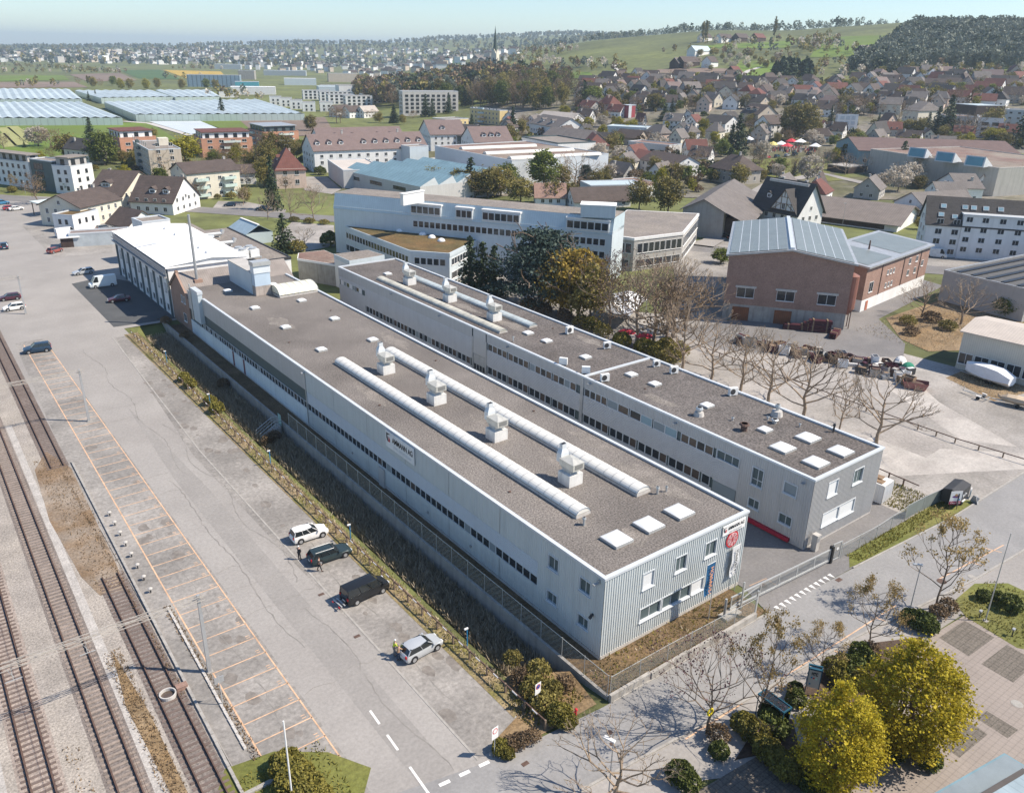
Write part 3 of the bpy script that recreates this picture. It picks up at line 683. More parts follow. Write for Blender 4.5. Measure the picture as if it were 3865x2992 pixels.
HX0,HX1,HY0,HY1=43.8,63.7,42.55,152.5
hall=thing('factory_hall','long low factory hall in pale ribbed cladding beside the ditch, with white rooflight strips','factory hall',(HX0,HY0,0))
OX=Vector((HX0,HY0,0))
def hp(mb,name,m,parent=None,label=None):
 o=part(mb,name,m,hall if parent is None else parent,None,0,False,label)
 return o
def shift(mb,off):
 mb.v=[(x-off[0],y-off[1],z-off[2])for x,y,z in mb.v];return mb
fh_=[(4.9,6.4,5.7,7.4),(9.3,10.9,5.7,7.4),(13.6,15.3,5.7,7.4),(4.9,7.75,2.0,3.45),(7.95,12.05,2.0,3.45),(12.1,13.95,2.0,3.45)]
mb=ribwall(MB(),(HX0,HY0),(1,0),HX1-HX0,.35,8.75,fh_,.3,.06)
lw=[(HY0,42.55)]
Ls=lambda y:152.5-y
wn=[(Ls(50.2),Ls(48.7),6.0,7.45),(Ls(45.75),Ls(44.2),6.0,7.45),(Ls(50.2),Ls(48.7),2.2,3.4),(Ls(45.75),Ls(44.2),2.2,3.4)]
ribwall(mb,(HX0,51.75),(0,-1),51.75-HY0,.35,8.75,[(a-(152.5-51.75),b-(152.5-51.75),c,d)for a,b,c,d in wn],.3,.05)
ribwall(mb,(HX0,105),(0,-1),105-51.75,5.65,8.75,(),.3,.045)
ribwall(mb,(HX0,105),(0,-1),105-51.75,.35,2.75,(),.3,.045)
ribwall(mb,(HX1,HY0),(0,1),HY1-HY0,.35,8.75,(),.4,.05)
shift(mb,OX);hp(mb,'cladding',clad)
mb=ribwall(MB(),(HX0,105),(0,-1),105-51.75,3.85,5.6,(),.22,.05,vertical=False)
mb.box(HX0-.02,51.75,5.6,HX0+.1,105,5.65)
hp(shift(mb,OX),'horizontal_cladding',clad_band)
mb=MB();mb.box(HX0-.03,105.05,5.7,HX0+.2,152.5,8.75);mb.box(HX0-.03,153.2,5.0,HX0+.2,158,8.6)
for yy in(115.5,127,138):mb.box(HX0-.05,yy-.03,5.7,HX0-.02,yy+.03,8.75)
hp(shift(mb,OX),'parapet_panel',clad_grey)
mb=MB();mb.box(HX0+.12,105.05,3.82,HX0+.25,158,5.7);hp(shift(mb,OX),'dark_band',clad_dark)
mb=MB();mb.box(HX0-.04,105.05,.3,HX0+.2,158,2.74);hp(shift(mb,OX),'white_base_wall',mat('cool_white_wall',(.62,.68,.70),var=.06,scale=.3,stain=.15))
for yy in(135.5,130.5):hp(shift(MB().box(HX0-.06,yy-.35,.1,HX0-.03,yy+.35,2.74),OX),'painted_pier',mat('maroon',(.16,.05,.06),var=.2))
mb=MB();mb.box(HX0+.1,HY0+.1,-.3,HX1-.1,158,8.6);hp(shift(mb,OX),'wall_core',clad_dark)
mb=MB();mb.box(HX0-.03,HY0-.05,-.3,HX1+.02,HY0+.08,.35);mb.box(HX0-.05,HY0-.05,-.3,HX0+.08,158,.3);hp(shift(mb,OX),'plinth',pale_concrete)
mb=MB();mb.box(HX0+.3,HY0+.3,8.6,HX1-.3,158.2,8.72);hp(shift(mb,OX),'roof',roof_gravel)
mb=MB();mb.box(HX0-.12,HY0-.14,8.74,HX1+.12,HY0+.3,8.98);mb.box(HX0-.12,HY0+.3,8.74,HX0+.3,149,8.98);mb.box(HX1-.3,HY0+.3,8.74,HX1+.12,158,8.98)
hp(shift(mb,OX),'parapet',trim)
mb=MB();mb.tube((HX0-.12,105,8.7),(HX0-.12,105,.3),.07);mb.box(HX0-.6,104.85,8.45,HX0-.1,105.15,8.6)
hp(shift(mb,OX),'downpipe',galv)
mb=MB();mb.box(HX0-.75,HY0-.02+.55,8.05,HX0-.2,HY0+.8,8.22);mb.box(HX0-.25,HY0+.55,8.1,HX0,HY0+.7,8.5);hp(shift(mb,OX),'floodlight',metal_grey)
mb=MB();mb.box(HX0-.35,43.6,4.3,HX0,43.8,4.5);mb.ball((HX0-.4,43.7,4.25),.18,.18,.18,8,4);hp(shift(mb,OX),'lamp',dark_metal)
mb=MB();mb.box(HX0-.25,82.2,0,HX0-.04,83.6,2.6);hp(shift(mb,OX),'door',clad_grey)
for i,(a,b,c,d)in enumerate(fh_):
 fill={0:'blind',5:'blind'}.get(i,'glass');bars={3:1,4:2,5:0}.get(i,1 if i else 0)
 recess_window(hall,((a+b)/2,0,c),0,b-a,d-c,bars,fill)
for i,y in enumerate((49.45,44.98)):
 for c,d in((6.0,7.45),(2.2,3.4)):
  recess_window(hall,(0,y-HY0,c),-math.pi/2,1.5,d-c,1,'glass')
y=52.35;k=0
while y<104.6:
 recess_window(hall,(0,y-HY0,2.78),-math.pi/2,1.13,1.05,0,random.choice(['glass']*9+['warm','grey']),rec=.1,fr=.035,sill=False);y+=1.155;k+=1
y=105.7
while y<152:
 recess_window(hall,(0,y-HY0,2.78),-math.pi/2,1.13,1.02,0,random.choice(['glass']*7+['warm','grey']),rec=.1,fr=.035,sill=False);y+=1.2
for yy in(58,67.5,77,86.5,96):hp(shift(MB().box(HX0-.075,yy-.02,.35,HX0-.05,yy+.02,2.7).box(HX0-.075,yy-.02,5.7,HX0-.05,yy+.02,8.7),OX),'panel_joint',metal_grey)
for yy in(63.2,72,91):hp(shift(MB().box(HX0-.2,yy-.12,1.3,HX0-.06,yy+.12,1.55),OX),'wall_vent',metal_grey)
def logo(parent,x,y,z,sz,axis):
 """black slanted panel with a red wedge"""
 mb=MB();mr=MB()
 def q(u,v,e):return(x+(u if axis=='x' else-e),y+(-e if axis=='x' else-u),z+v)
 mb.quad(q(0,sz,.02),q(0,.35*sz,.02),q(.25*sz,0,.02),q(.42*sz,0,.02),q(.22*sz,.8*sz,.02),q(.8*sz,.95*sz,.02),q(.8*sz,sz,.02))
 mr.quad(q(.52*sz,.7*sz,.022),q(.42*sz,0,.022),q(.75*sz,0,.022),q(.8*sz,.35*sz,.022))
 part(mb,'emblem',letter_black,parent);part(mr,'emblem_wedge',red_paint,parent)
sg=thing('company_sign','white company sign with black AMMANN AG lettering on the long left wall','sign',(HX0-.18,81.3,6.5))
mb=MB().box(-.06,-6.7,0,.06,0,2.2);part(mb,'panel',white_wall,sg)
lettering('AMMANN AG',1.0,letter_black,sg,(-.07,-4.05,1.3),(math.pi/2,0,-math.pi/2),bold=.02,sx=.78)
lettering('STAHL- UND METALLBAU',.5,letter_grey,sg,(-.07,-4.0,.5),(math.pi/2,0,-math.pi/2),name='small_lettering',sx=.72)
logo(sg,-.06,-.25,.8,1.1,'y')
sg=thing('company_sign','white company sign with black AMMANN AG lettering at front wall corner above red disc','sign',(59.7,HY0-.16,7.42))
part(MB().box(0,-.05,0,3.45,.05,1.1),'panel',white_wall,sg)
lettering('AMMANN AG',.52,letter_black,sg,(2.0,-.06,.66),(math.pi/2,0,0),bold=.01,sx=.8)
lettering('STAHL- UND METALLBAU',.24,letter_grey,sg,(2.0,-.06,.2),(math.pi/2,0,0),name='small_lettering',sx=.7)
logo(sg,.1,-.05,.38,.55,'x')
rd=thing('round_sign','round red rimmed sign with red web pattern on the front wall','sign',(61.45,HY0-.14,6.5))
mb=MB();mb.tube((0,.04,0),(0,-.02,0),.93,n=32);part(mb,'rim',red_paint,rd)
part(MB().tube((0,-.021,0),(0,-.04,0),.74,n=32),'disc',mat('disc_grey',(.62,.50,.50),var=.05),rd)
mb=MB()
for i in range(4):
 a=math.pi*i/4+.4;mb.beam((-.72*math.cos(a),-.05,-.72*math.sin(a)),(.72*math.cos(a),-.05,.72*math.sin(a)),.05,.02)
for rr in(.28,.48,.66):
 for i in range(8):
  a,b=math.pi*i/4+.4,math.pi*(i+1)/4+.4;mb.beam((rr*math.cos(a),-.05,rr*math.sin(a)),(rr*math.cos(b),-.05,rr*math.sin(b)),.035,.02)
part(mb,'web_lines',red_paint,rd)
BX0,BX1,BY0,BY1=75.1,89.0,42.4,157.6
hall2=thing('factory_hall','narrower factory hall behind the yard, grey ribbed cladding and square roof domes','factory hall',(BX0,BY0,0))
O2=Vector((BX0,BY0,0))
ff=[(3.0,4.9,5.75,7.6),(8.1,10.1,5.7,7.6),(2.9,6.25,1.95,3.6),(6.35,9.5,1.85,3.6)]
mb=ribwall(MB(),(BX0,BY0),(1,0),BX1-BX0,.2,8.75,ff,.26,.05)
lwin=[(50.4,48.8,4.95,7.25,'glass',3.0),(46.0,44.3,5.85,7.25,'grey',None),(50.35,48.8,2.0,3.2,'warm',None),(46.05,44.3,1.95,3.2,'warm',None)]
ribwall(mb,(BX0,52.2),(0,-1),52.2-BY0,.2,8.75,[(52.2-a,52.2-b,c,d)for a,b,c,d,_,_2 in lwin],.3,.045)
ribwall(mb,(BX0,80),(0,-1),80-55.9,7.3,8.75,(),.3,.045)
ribwall(mb,(BX0,103.8),(0,-1),103.8-80.6,7.3,8.75,(),.3,.045)
ribwall(mb,(BX0,157.6),(0,-1),157.6-108,7.0,8.75,(),.3,.045)
ribwall(mb,(BX0,55.9),(0,-1),55.9-52.2,7.35,8.75,(),.3,.045)
ribwall(mb,(BX1,BY0),(0,1),BY1-BY0,.2,8.75,(),.4,.05)
part(shift(mb,O2),'cladding',clad_grey,hall2)
mb=MB()
for y0,y1,bands in((80,55.9,((3.3,6.05),(.2,1.85))),(103.8,80.6,((3.3,6.05),(.2,1.85))),(146,108,((3.3,7.0),(.2,1.95))),(157.6,146,((.2,5.2),(6.3,7.0))),(55.9,52.2,((3.1,6.1),))):
 for a,b in bands:ribwall(mb,(BX0,y0),(0,-1),y0-y1,a,b,(),.24,.045,vertical=False)
part(shift(mb,O2),'horizontal_cladding',mat('clad_mid',(.50,.50,.50),rough=.5,var=.05,stain=.06),hall2)
mb=MB().box(BX0+.13,BY0+.12,-.3,BX1-.1,BY1,8.6);part(shift(mb,O2),'wall_core',clad_dark,hall2)
mb=MB().box(BX0-.01,BY0-.03,-.3,BX1+.02,BY0+.1,.2);mb.box(BX0-.02,BY0+.1,-.3,BX0+.1,BY1,.2);part(shift(mb,O2),'plinth',pale_concrete,hall2)
mb=MB().box(BX0+.3,BY0+.3,8.6,BX1-.3,BY1-.3,8.74);part(shift(mb,O2),'roof',mat('roof_gravel_dark',(.115,.10,.09),var=.2,scale=.16,fine=.62,fscale=4.2,bump=.35,bscale=7,col2=(.135,.12,.11)),hall2)
mb=MB();mb.box(BX0-.12,BY0-.14,8.74,BX1+.12,BY0+.3,8.98);mb.box(BX0-.12,BY0+.3,8.74,BX0+.3,BY1,8.98);mb.box(BX1-.3,BY0+.3,8.74,BX1+.12,BY1,8.98);mb.box(BX0+.3,BY1-.3,8.74,BX1-.3,BY1+.1,8.98)
part(shift(mb,O2),'parapet',trim,hall2)
mb=MB().box(BX0+.3,80.1,8.74,BX1-.3,80.5,8.95);part(shift(mb,O2),'roof_joint',trim,hall2)
for a_ in((.14,80.0,80.6,8.74),(.1,103.8,104.1,7.3),(.1,107.7,108,7.3)):part(shift(MB().box(BX0-a_[0],a_[1],0,BX0+.05,a_[2],a_[3]),O2),'pilaster',metal_grey,hall2)
mb=MB().box(BX0-.02,52.3,.05,BX0+.08,55.8,3.05);part(shift(mb,O2),'roller_door',blind_grey,hall2)
mb=MB().box(BX0-.03,104.1,4.4,BX0+.05,107.7,8.74);part(shift(mb,O2),'bay_panel',clad_grey,hall2)
dr=part(shift(MB().box(BX0-.03,104.2,0.05,BX0+.06,107.6,4.35),O2),'folding_door',metal_grey,hall2)
mb=MB()
for i in range(4):
 for j in range(2):mb.box(BX0-.05,104.35+i*.82,.6+j*1.1,BX0-.031,104.95+i*.82,1.55+j*1.1)
part(shift(mb,O2),'door_glazing',glass,dr)
for a,b,c,d,fill,hb in lwin:recess_window(hall2,(0,(a+b)/2-BY0,c),-math.pi/2,a-b,d-c,0 if fill=='grey' else 1,fill,hbar=.75 if hb else None)
for i,(a,b,c,d)in enumerate(ff):recess_window(hall2,((a+b)/2,0,c),0,b-a,d-c,1 if i==1 else 0,'glass' if i==1 else 'blind')
recess_window(hall2,(0,54-BY0,6.13),-math.pi/2,3.4,1.2,2,'warm',sill=False)
def strip_windows(y0,y1,z,h,fills,grp=4,pw=1.3,gap=.35):
 y=y1;k=0
 while y-pw>y0:
  recess_window(hall2,(0,y-pw/2-BY0,z),-math.pi/2,pw-.06,h,0,fills[k%len(fills)]if random.random()>.16 else random.choice(['grey','warm','glass']),rec=.1,fr=.04,sill=False)
  y-=pw;k+=1
  if k%grp==0:y-=gap
strip_windows(56.1,61.5,6.1,1.15,['warm','warm','glass','warm'])
strip_windows(61.8,75.0,6.1,1.15,['grey','blue'],2,2.05,.25)
strip_windows(74.9,79.8,6.1,1.15,['glass','warm','warm','warm'],4,1.15)
strip_windows(80.8,103.5,6.1,1.15,['grey','warm','glass','warm','warm','glass','warm','warm'])
strip_windows(56.1,79.8,1.95,1.3,['glass','glass','glass','warm'])
strip_windows(80.8,103.5,1.95,1.3,['glass','warm','glass'])
strip_windows(108.3,145.8,2.0,1.25,['glass','glass','warm'])
strip_windows(146.6,156.8,5.3,.95,['blind','grey','glass'],5,1.3)
mb=MB()
for yy,zz in((43.6,8.0),(62.5,8.2),(78.6,8.3),(98,8.2),(118,8.2),(135,8.2)):mb=MB().box(-.6,yy-BY0-.2,zz,0,yy-BY0+.2,zz+.12);part(mb,'floodlight',metal_grey,hall2)
mb=MB().box(-.4,44.2-BY0,.15,-.05,51.0-BY0,.62);part(mb,'red_skirting_box',mat('deep_red',(.36,.02,.045),rough=.5),hall2)
mb=MB().box(-.3,-.35,0,.3,.3,2.0);mb.box(-.36,-.42,2.0,.36,.36,2.08)
st=thing('service_cabinet','tall pale concrete service post at corner of the narrower hall','cabinet',(76.1,41.6,0));part(mb,'body',pale_concrete,st)
part(MB().box(-.2,-.38,1.2,.2,-.351,1.8),'panel',metal_grey,st)
bare_g=mat('bare_gravel',(.20,.178,.156),var=.25,scale=.6,fine=.6,fscale=5.5)
for par,off,zz,lst in((hall,OX,8.726,((60.8,53,1.6,5.5),(55,62,.8,3),(50.9,46.2,1.3,1.6),(61.9,64,.9,4),(54.6,76,.7,2.5),(47.3,92,.9,4),(61,110,1.2,5),(50,128,1.5,4))),(hall2,O2,8.746,((80.8,118,.9,4),(81.2,105,1.2,4),(86.8,92,.9,3),(78,68,.8,3)))):
 for k,(x,y,a,b_)in enumerate(lst):
  n=26;ph=k*1.7
  part(shift(MB().quad(*[(x+a*(1+.22*math.sin(3*t+ph)+.13*math.sin(7*t+ph))*math.cos(t),y+b_*(1+.2*math.sin(4*t+ph)+.1*math.sin(9*t))*math.sin(t),zz)for t in[6.2832*i/n for i in range(n)]]),off),'bare_gravel',bare_g,par)
for par,off,zz,lst in((hall,OX,8.72,((46.5,60),(46.5,88),(61.8,75),(61.5,98),(47,118),(60,130))),(hall2,O2,8.74,((79.8,50),(79.2,72),(86,100),(80,95)))):
 for x,y in lst:part(shift(MB().tube((x,y,zz),(x,y,zz+.12),.16,n=10),off),'roof_drain',rust_metal,par)
def barrel(label,x0,x1,y0,y1,z,m,rise=.6,curb=.32,step=1.3,group=None,ribs=True):
 o=thing('rooflight',label,'rooflight',(x0,y0,z),0,group);w_=x1-x0;L=y1-y0
 part(MB().box(0,0,0,w_,L,curb),'curb',pale_concrete,o)
 def arc(t,k):return(w_/2-math.cos(math.pi*t)*w_/2*k,curb+math.sin(math.pi*t)*rise*k)
 N=9;mb=MB();pr_=[arc(.04+.92*i/N,1)for i in range(N+1)]
 n=max(1,int(L/step));
 for j in range(n):
  a,b=L*j/n+.03,L*(j+1)/n-.03
  for p,q in zip(pr_,pr_[1:]):mb.quad((p[0],a,p[1]),(q[0],a,q[1]),(q[0],b,q[1]),(p[0],b,p[1]))
 mb.quad(*[(p[0],.03,p[1])for p in reversed(pr_)]);mb.quad(*[(p[0],L-.03,p[1])for p in pr_])
 part(mb,'glazing',m,o)
 if ribs:
  mb=MB();p2=[arc(.02+.96*i/N,1.03)for i in range(N+1)]
  for j in range(n+1):
   a=L*j/n
   for p,q in zip(p2,p2[1:]):mb.quad((p[0],a-.045,p[1]),(q[0],a-.045,q[1]),(q[0],a+.045,q[1]),(p[0],a+.045,p[1]))
  rb_=part(mb,'ribs',galv,o);rb_['kind']='stuff'
 return o
barrel('long white vaulted rooflight nearer the ditch side of the main hall roof',48.6,50.5,51.8,105.2,8.72,acrylic)
barrel('long white vaulted rooflight on the yard side of the main hall roof',56.7,58.7,51.4,105.0,8.72,acrylic)
barrel('weathered greenish vaulted rooflight on yard side of the narrower hall roof',76.9,78.6,102.8,144.2,8.74,acrylic_old,.45,.2)
barrel('weathered bluish vaulted rooflight on tree side of the narrower hall roof',82.9,84.6,102.4,143.6,8.74,mat('acrylic_bluish',(.45,.50,.50),rough=.4,var=.2,scale=.4,stain=.2),.45,.2)
o=barrel('short cream vaulted rooflight beside the blue plant tower',0,5.4,0,7.6,0,mat('acrylic_cream',(.74,.71,.56),rough=.4,var=.06),1.5,.3,1.1)
o.location=(63.4,142.4,8.72);o.rotation_euler=(0,0,math.pi/2)
def ventilator():
 o=thing('roof_ventilator','','ventilator',(0,0,0))
 part(MB().box(-.95,-.95,0,.95,.95,1.35),'base',mat('stained_base',(.66,.65,.62),var=.12,scale=1.2,stain=.3),o)
 mb=MB();mb.add([(-.55,-.55,1.35),(.55,-.55,1.35),(.55,.55,1.35),(-.55,.55,1.35),(-.75,-.85,2.0),(.75,-.85,2.0),(.75,.85,2.0),(-.75,.85,2.0)],[[0,1,5,4],[1,2,6,5],[2,3,7,6],[3,0,4,7]])
 mb.box(-.62,-.62,1.351,.62,.62,1.5);part(mb,'neck',galv,o)
 mb=MB();mb.box(-.78,-1.25,2.0,.78,1.0,2.75);mb.add([(-.82,-1.29,2.751),(.82,-1.29,2.751),(.82,1.04,2.751),(-.82,1.04,2.751),(0,-.2,3.05),(0,.2,3.05)],[[0,1,4],[1,2,5,4],[2,3,5],[3,0,4,5]])
 part(mb,'housing',mat('galv_warm',(.55,.54,.49),rough=.45,var=.1,scale=1.5,metal=.25,stain=.25),o)
 part(MB().box(-.55,-1.27,2.15,.55,-1.251,2.65),'louvre',mat('louvre',(.22,.22,.21),wave=(2,.12,.5)),o)
 mb=MB();a=[(-.55,1.0,2.1),(.55,1.0,2.1),(.55,1.75,2.1),(-.55,1.75,2.1)];b=[(-.55,1.0,3.1),(.55,1.0,3.1),(.55,1.75,3.1),(-.55,1.75,3.1)];c=[(-.3,1.15,3.6),(.3,1.15,3.6),(.3,1.65,3.6),(-.3,1.65,3.6)];d=[(p[0],p[1],4.15)for p in c]
 mb.add(a+b+c+d,[[3,2,1,0]]+[[k*4+i,k*4+(i+1)%4,k*4+4+(i+1)%4,k*4+4+i]for k in range(3)for i in range(4)])
 part(mb,'exhaust_duct',trim,o);part(MB().quad((-.28,1.17,4.1),(.28,1.17,4.1),(.28,1.63,4.1),(-.28,1.63,4.1)),'duct_mouth',black_paint,o)
 return o
v0=ventilator();v0['group']='box ventilators on the hall roofs'
spots=[(53.1,57.9,8.72,'box ventilator on the main hall roof, nearest the road'),(53.1,71.3,8.72,'box ventilator on main hall roof, second from the road'),(53.1,84.6,8.72,'box ventilator on main hall roof, third from the road'),(53.1,98.0,8.72,'box ventilator on main hall roof, farthest from the road'),(80.7,109.4,8.74,'box ventilator on narrower hall roof, nearest the road'),(80.7,123.3,8.74,'box ventilator on narrower hall roof, between two others'),(80.7,137.7,8.74,'box ventilator on narrower hall roof, farthest from the road')]
for i,(x,y,z,lb)in enumerate(spots):
 o=v0 if i==0 else copy_tree(v0)
 o.location=(x,y,z);o['label']=lb
def dome(s):
 o=thing('roof_dome','','roof dome');h=s/2
 part(MB().box(-h,-h,0,h,h,.28),'curb',galv,o)
 mb=MB();N=6;g={}
 for j in range(N+1):
  for i in range(N+1):
   u,v=2*i/N-1,2*j/N-1
   g[i,j]=(u*h*.94,v*h*.94,.285+.26*s/2*((1-u**4)*(1-v**4)))
 pts=[g[i,j]for j in range(N+1)for i in range(N+1)]
 mb.add(pts,[[j*(N+1)+i,j*(N+1)+i+1,(j+1)*(N+1)+i+1,(j+1)*(N+1)+i]for j in range(N)for i in range(N)])
 part(mb,'dome_shell',acrylic_dome,o,smooth=True);return o
z1=crop(2180,1850,1691/700);z3=crop(1700,1050,2029/900);z4=crop(700,1050,2081/800)
big=[(z1(357,435),'large square dome on main hall roof, nearest the ditch corner'),(z1(650,305),'large square dome on main hall roof, middle of the row of three'),(z1(927,187),'large square dome on main hall roof, nearest the yard'),(c6(728,1178),'large square dome on narrower hall roof, nearest the yard wall'),(c6(880,1118),'large square dome on narrower hall roof, farthest from the road of four'),(c6(1078,1199),'large square dome on narrower hall roof, nearest the tree row'),(c6(928,1266),'large square dome on narrower hall roof, nearest its front corner')]
sml=[(c6(270,922),'small dome on narrower hall roof beside the mushroom vent'),(c6(620,1069),'small dome on narrower hall roof behind the four large ones'),(z3(1540,812),'small dome on narrower hall roof just past the metal roof joint'),(z3(1740,892),'small dome on narrower hall roof between the joint and conical vent'),(z3(1150,664),'small dome on narrower hall roof short of the metal joint'),(z3(820,527),'small dome on narrower hall roof, second past the vaulted rooflights'),(z3(662,460),'small dome on narrower hall roof at the end of the vaults'),(z4(1838,596),'small dome on main hall roof nearest the farthest ventilator'),(z4(1333,692),'small dome on main hall roof beyond the ditch side vault'),(z4(1463,390),'small dome on main hall roof, yard side middle'),(z4(983,473),'small dome on main hall roof, ditch side middle'),(z4(1140,212),'small dome on main hall roof in front of cream vault'),(z4(682,285),'small dome on main hall roof, ditch side below the blue tower'),(z4(415,118),'small dome on main hall roof in shade of the blue tower'),(z4(858,55),'small dome on main hall roof behind the cream vault'),(c5(358,137),'small dome at far end of narrower hall roof')]
D1=dome(2.3);D2=dome(1.45);D1['group']='large roof domes';D2['group']='small roof domes'
for lst,D0 in((big,D1),(sml,D2)):
 for i,(p,lb)in enumerate(lst):
  o=D0 if i==0 else copy_tree(D0)
  q=G(p,9.0);o.location=(q.x,q.y,8.74);o['label']=lb
def ac_unit():
 o=thing('air_conditioner','','air conditioner')
 part(MB().box(-.45,-.18,.1,.45,.18,.85),'casing',mat('ac_white',(.74,.74,.72),rough=.4,var=.05),o)
 part(MB().tube((-.12,-.181,.48),(-.12,-.2,.48),.29,n=16),'fan_grille',dark_metal,o)
 part(MB().box(-.4,-.2,0,-.3,.2,.1).box(.3,-.2,0,.4,.2,.1),'feet',concrete,o);return o
A0=ac_unit();A0['group']='air conditioners on the narrower hall roof'
for i,(p,rz,s,lb)in enumerate(((z3(1012,470),0,1.5,'tall air conditioner at roof edge beside the weathered bluish vault'),(z3(1332,597),-.4,1.3,'air conditioner at the tree side roof edge with fan facing the yard'),(z3(960,735),2.2,1.35,'air conditioner on yard side of roof short of the joint'),(z3(1152,810),2.4,1.35,'air conditioner just short of the metal roof joint'),(z3(1312,876),-.3,1.4,'air conditioner with dark fan just past the roof joint'),(z3(1752,750),-.3,1.2,'air conditioner past the joint at tree side edge'),(z3(1900,808),-.3,1.35,'air conditioner by tree side edge beneath a bare tree'),(c6(424,866),-.3,1.4,'air conditioner at the tree side edge, nearest the road'))):
 o=A0 if i==0 else copy_tree(A0)
 q=G(p,8.8);o.location=(q.x,q.y,8.74);o.rotation_euler=(0,0,rz);o.scale=(s,)*3;o['label']=lb
def pipe(p,h,r,label,cap=True,base=0.0,m=galv,z=8.73):
 q=G(p,z+.1);o=thing('roof_vent',label,'roof vent',(q.x,q.y,z))
 part(MB().tube((0,0,0),(0,0,h),r,n=10),'pipe',m,o)
 if base:part(MB().tube((0,0,0),(0,0,h*.45),base,base*.8,n=12),'base',pale_concrete,o)
 if cap:part(MB().tube((0,0,h*.8),(0,0,h),r*1.7,r*1.3,n=10),'cap',m,o)
pipe(c6(220,985),1.2,.3,'squat grey mushroom vent on the narrower hall roof',base=.7)
pipe(c6(690,985),1.6,.22,'conical metal vent on a wide base at the tree side roof edge',base=.8)
pipe(c6(677,1030),.6,.3,'low round white vent below the conical one')
pipe(c6(492,1075),1.0,.4,'dark capped vent stump on narrower hall roof',m=rust_metal)
pipe(c6(424,1015),.5,.12,'tiny white pipe stub on the narrower hall roof, yard side');pipe(c6(636,1010),.5,.12,'tiny white pipe stub next to the conical vent');pipe(c6(829,1053),.5,.1,'tiny white pipe stub near the tree side roof edge')
pipe(z1(58,310),.9,.13,'slim vent pipe on main hall roof at end of ditch side vault');pipe(c8(1548,40),.8,.12,'slim vent pipe on main hall roof between vault and domes')
pipe(c5(2068,1530),.9,.13,'slim vent pipe on main hall roof at the end of yard side vault');pipe(c5(2125,1515),.7,.1,'second slim pipe on main hall roof nearest the yard edge')
pipe(z3(535,535),.9,.1,'slim forked pipe on the narrower hall roof beside the vault end');pipe(c6(1033,1085),1.1,.12,'dark slim pipe at the tree side roof edge',m=dark_metal)
pt_=thing('plant_tower','pale blue metal plant tower with stacked filter box on far end of main hall roof','plant tower',(52.6,147.2,8.72))
part(MB().box(0,.3,0,3.0,12.3,4.1),'body',blue_wall,pt_);part(MB().box(-.05,.25,4.1,3.05,12.35,4.22),'top_panel',mat('dull_panel',(.44,.42,.39),var=.1),pt_)
part(MB().box(.1,-1.2,0,3.1,.28,1.8),'stained_base',mat('stained',(.40,.35,.31),var=.2,stain=.3),pt_);part(MB().box(.1,-1.2,1.801,3.1,.28,4.2),'filter_box',mat('blue_box',(.47,.57,.66),rough=.4,var=.05),pt_)
part(MB().box(.0,-1.3,4.201,3.2,.4,5.6),'upper_box',mat('white_box',(.66,.70,.72),rough=.4,var=.05),pt_);part(MB().box(-.1,-1.5,5.601,3.3,.6,6.35),'cap',galv,pt_)
du=thing('ventilation_duct','blue grey duct box rising over the eaves beside the brick gable','duct',(43.2,150.4,0))
part(MB().box(-.1,-.9,4.0,.7,2.8,9.6),'duct',blue_wall,du);part(MB().box(-.2,-1.0,9.6,.8,2.9,10.2),'cap',trim,du);part(MB().tube((-.2,3.1,4),(-.2,3.1,10.8),.14),'pipe',galv,du)
bw=thing('brick_house','old brick gabled works house with corrugated grey roof between white warehouse and main hall','works building',(54.5,164.2,0))
wall=MB().box(-10.7,-6.0,-1,11,5.2,7.0)
for x in(-10.7,11):wall.add([(x,-6.0,7.0),(x,5.2,7.0),(x,-.4,10.6)],[[0,1,2]if x>0 else[2,1,0]])
part(wall,'wall',mat('old_brick',(.30,.195,.15),var=.15,scale=.6,fine=.15,stain=.2),bw)
rf=part(roof_gable(MB(),21.9,11.2,7.05,3.6,.15,.2,y0=-.4,x0=.15),'roof',mat('eternit',(.25,.22,.20),var=.15,scale=.5,wave=(0,.42,.3)),bw)
mb=MB();mb.box(-10.95,-.8,10.2,-10.45,0,11.1);part(mb,'gable_cap',mat('old_brick2',(.33,.22,.17),var=.1),rf)
for s in(-1,1):mb=MB();mb.beam((-10.85,-.4,10.75),(-10.85,-.4+s*5.7,7.1),.35,.25);part(mb,'verge',mat('old_brick2',(.33,.22,.17),var=.1),rf)
for y,z,ww,hh in((-3.6,5.2,.8,1.3),(-1.9,5.2,.8,1.3),(-2.6,1.4,1.6,1.5)):put_window(bw,'l',21.4,11.2,-y+.0,z,ww,hh,'plain')
ch=thing('chimney_stack','very tall slender metal flue standing beside the brick works house','chimney',(56.6-6.2,164.2-8.0,8.5))
q=G(e6(795,615),9.0);ch.location=(q.x,q.y,8.72)
part(MB().tube((0,0,0),(0,0,13.2),.28,.24,10),'flue',metal_grey,ch);part(MB().box(-.6,-.6,0,.9,.5,.7),'base',mat('old_brick2',(.33,.22,.17),var=.1),ch)
wh=thing('warehouse','white warehouse with big white sloping roof and dark pilasters on its shaded side','warehouse',(43.9,170.2,0))
W_,L_=16.4,42.0
mb=MB();mb.add([(0,0,-1),(W_,0,-1),(W_,L_,-1),(0,L_,-1),(0,0,10.4),(W_,0,10.4),(W_,L_,10.4),(0,L_,10.4),(W_*.55,0,11.2),(W_*.55,L_,11.2)],[[0,1,5,8,4],[1,2,6,5],[2,3,7,9,6],[3,0,4,7]])
part(mb,'wall',white_wall,wh)
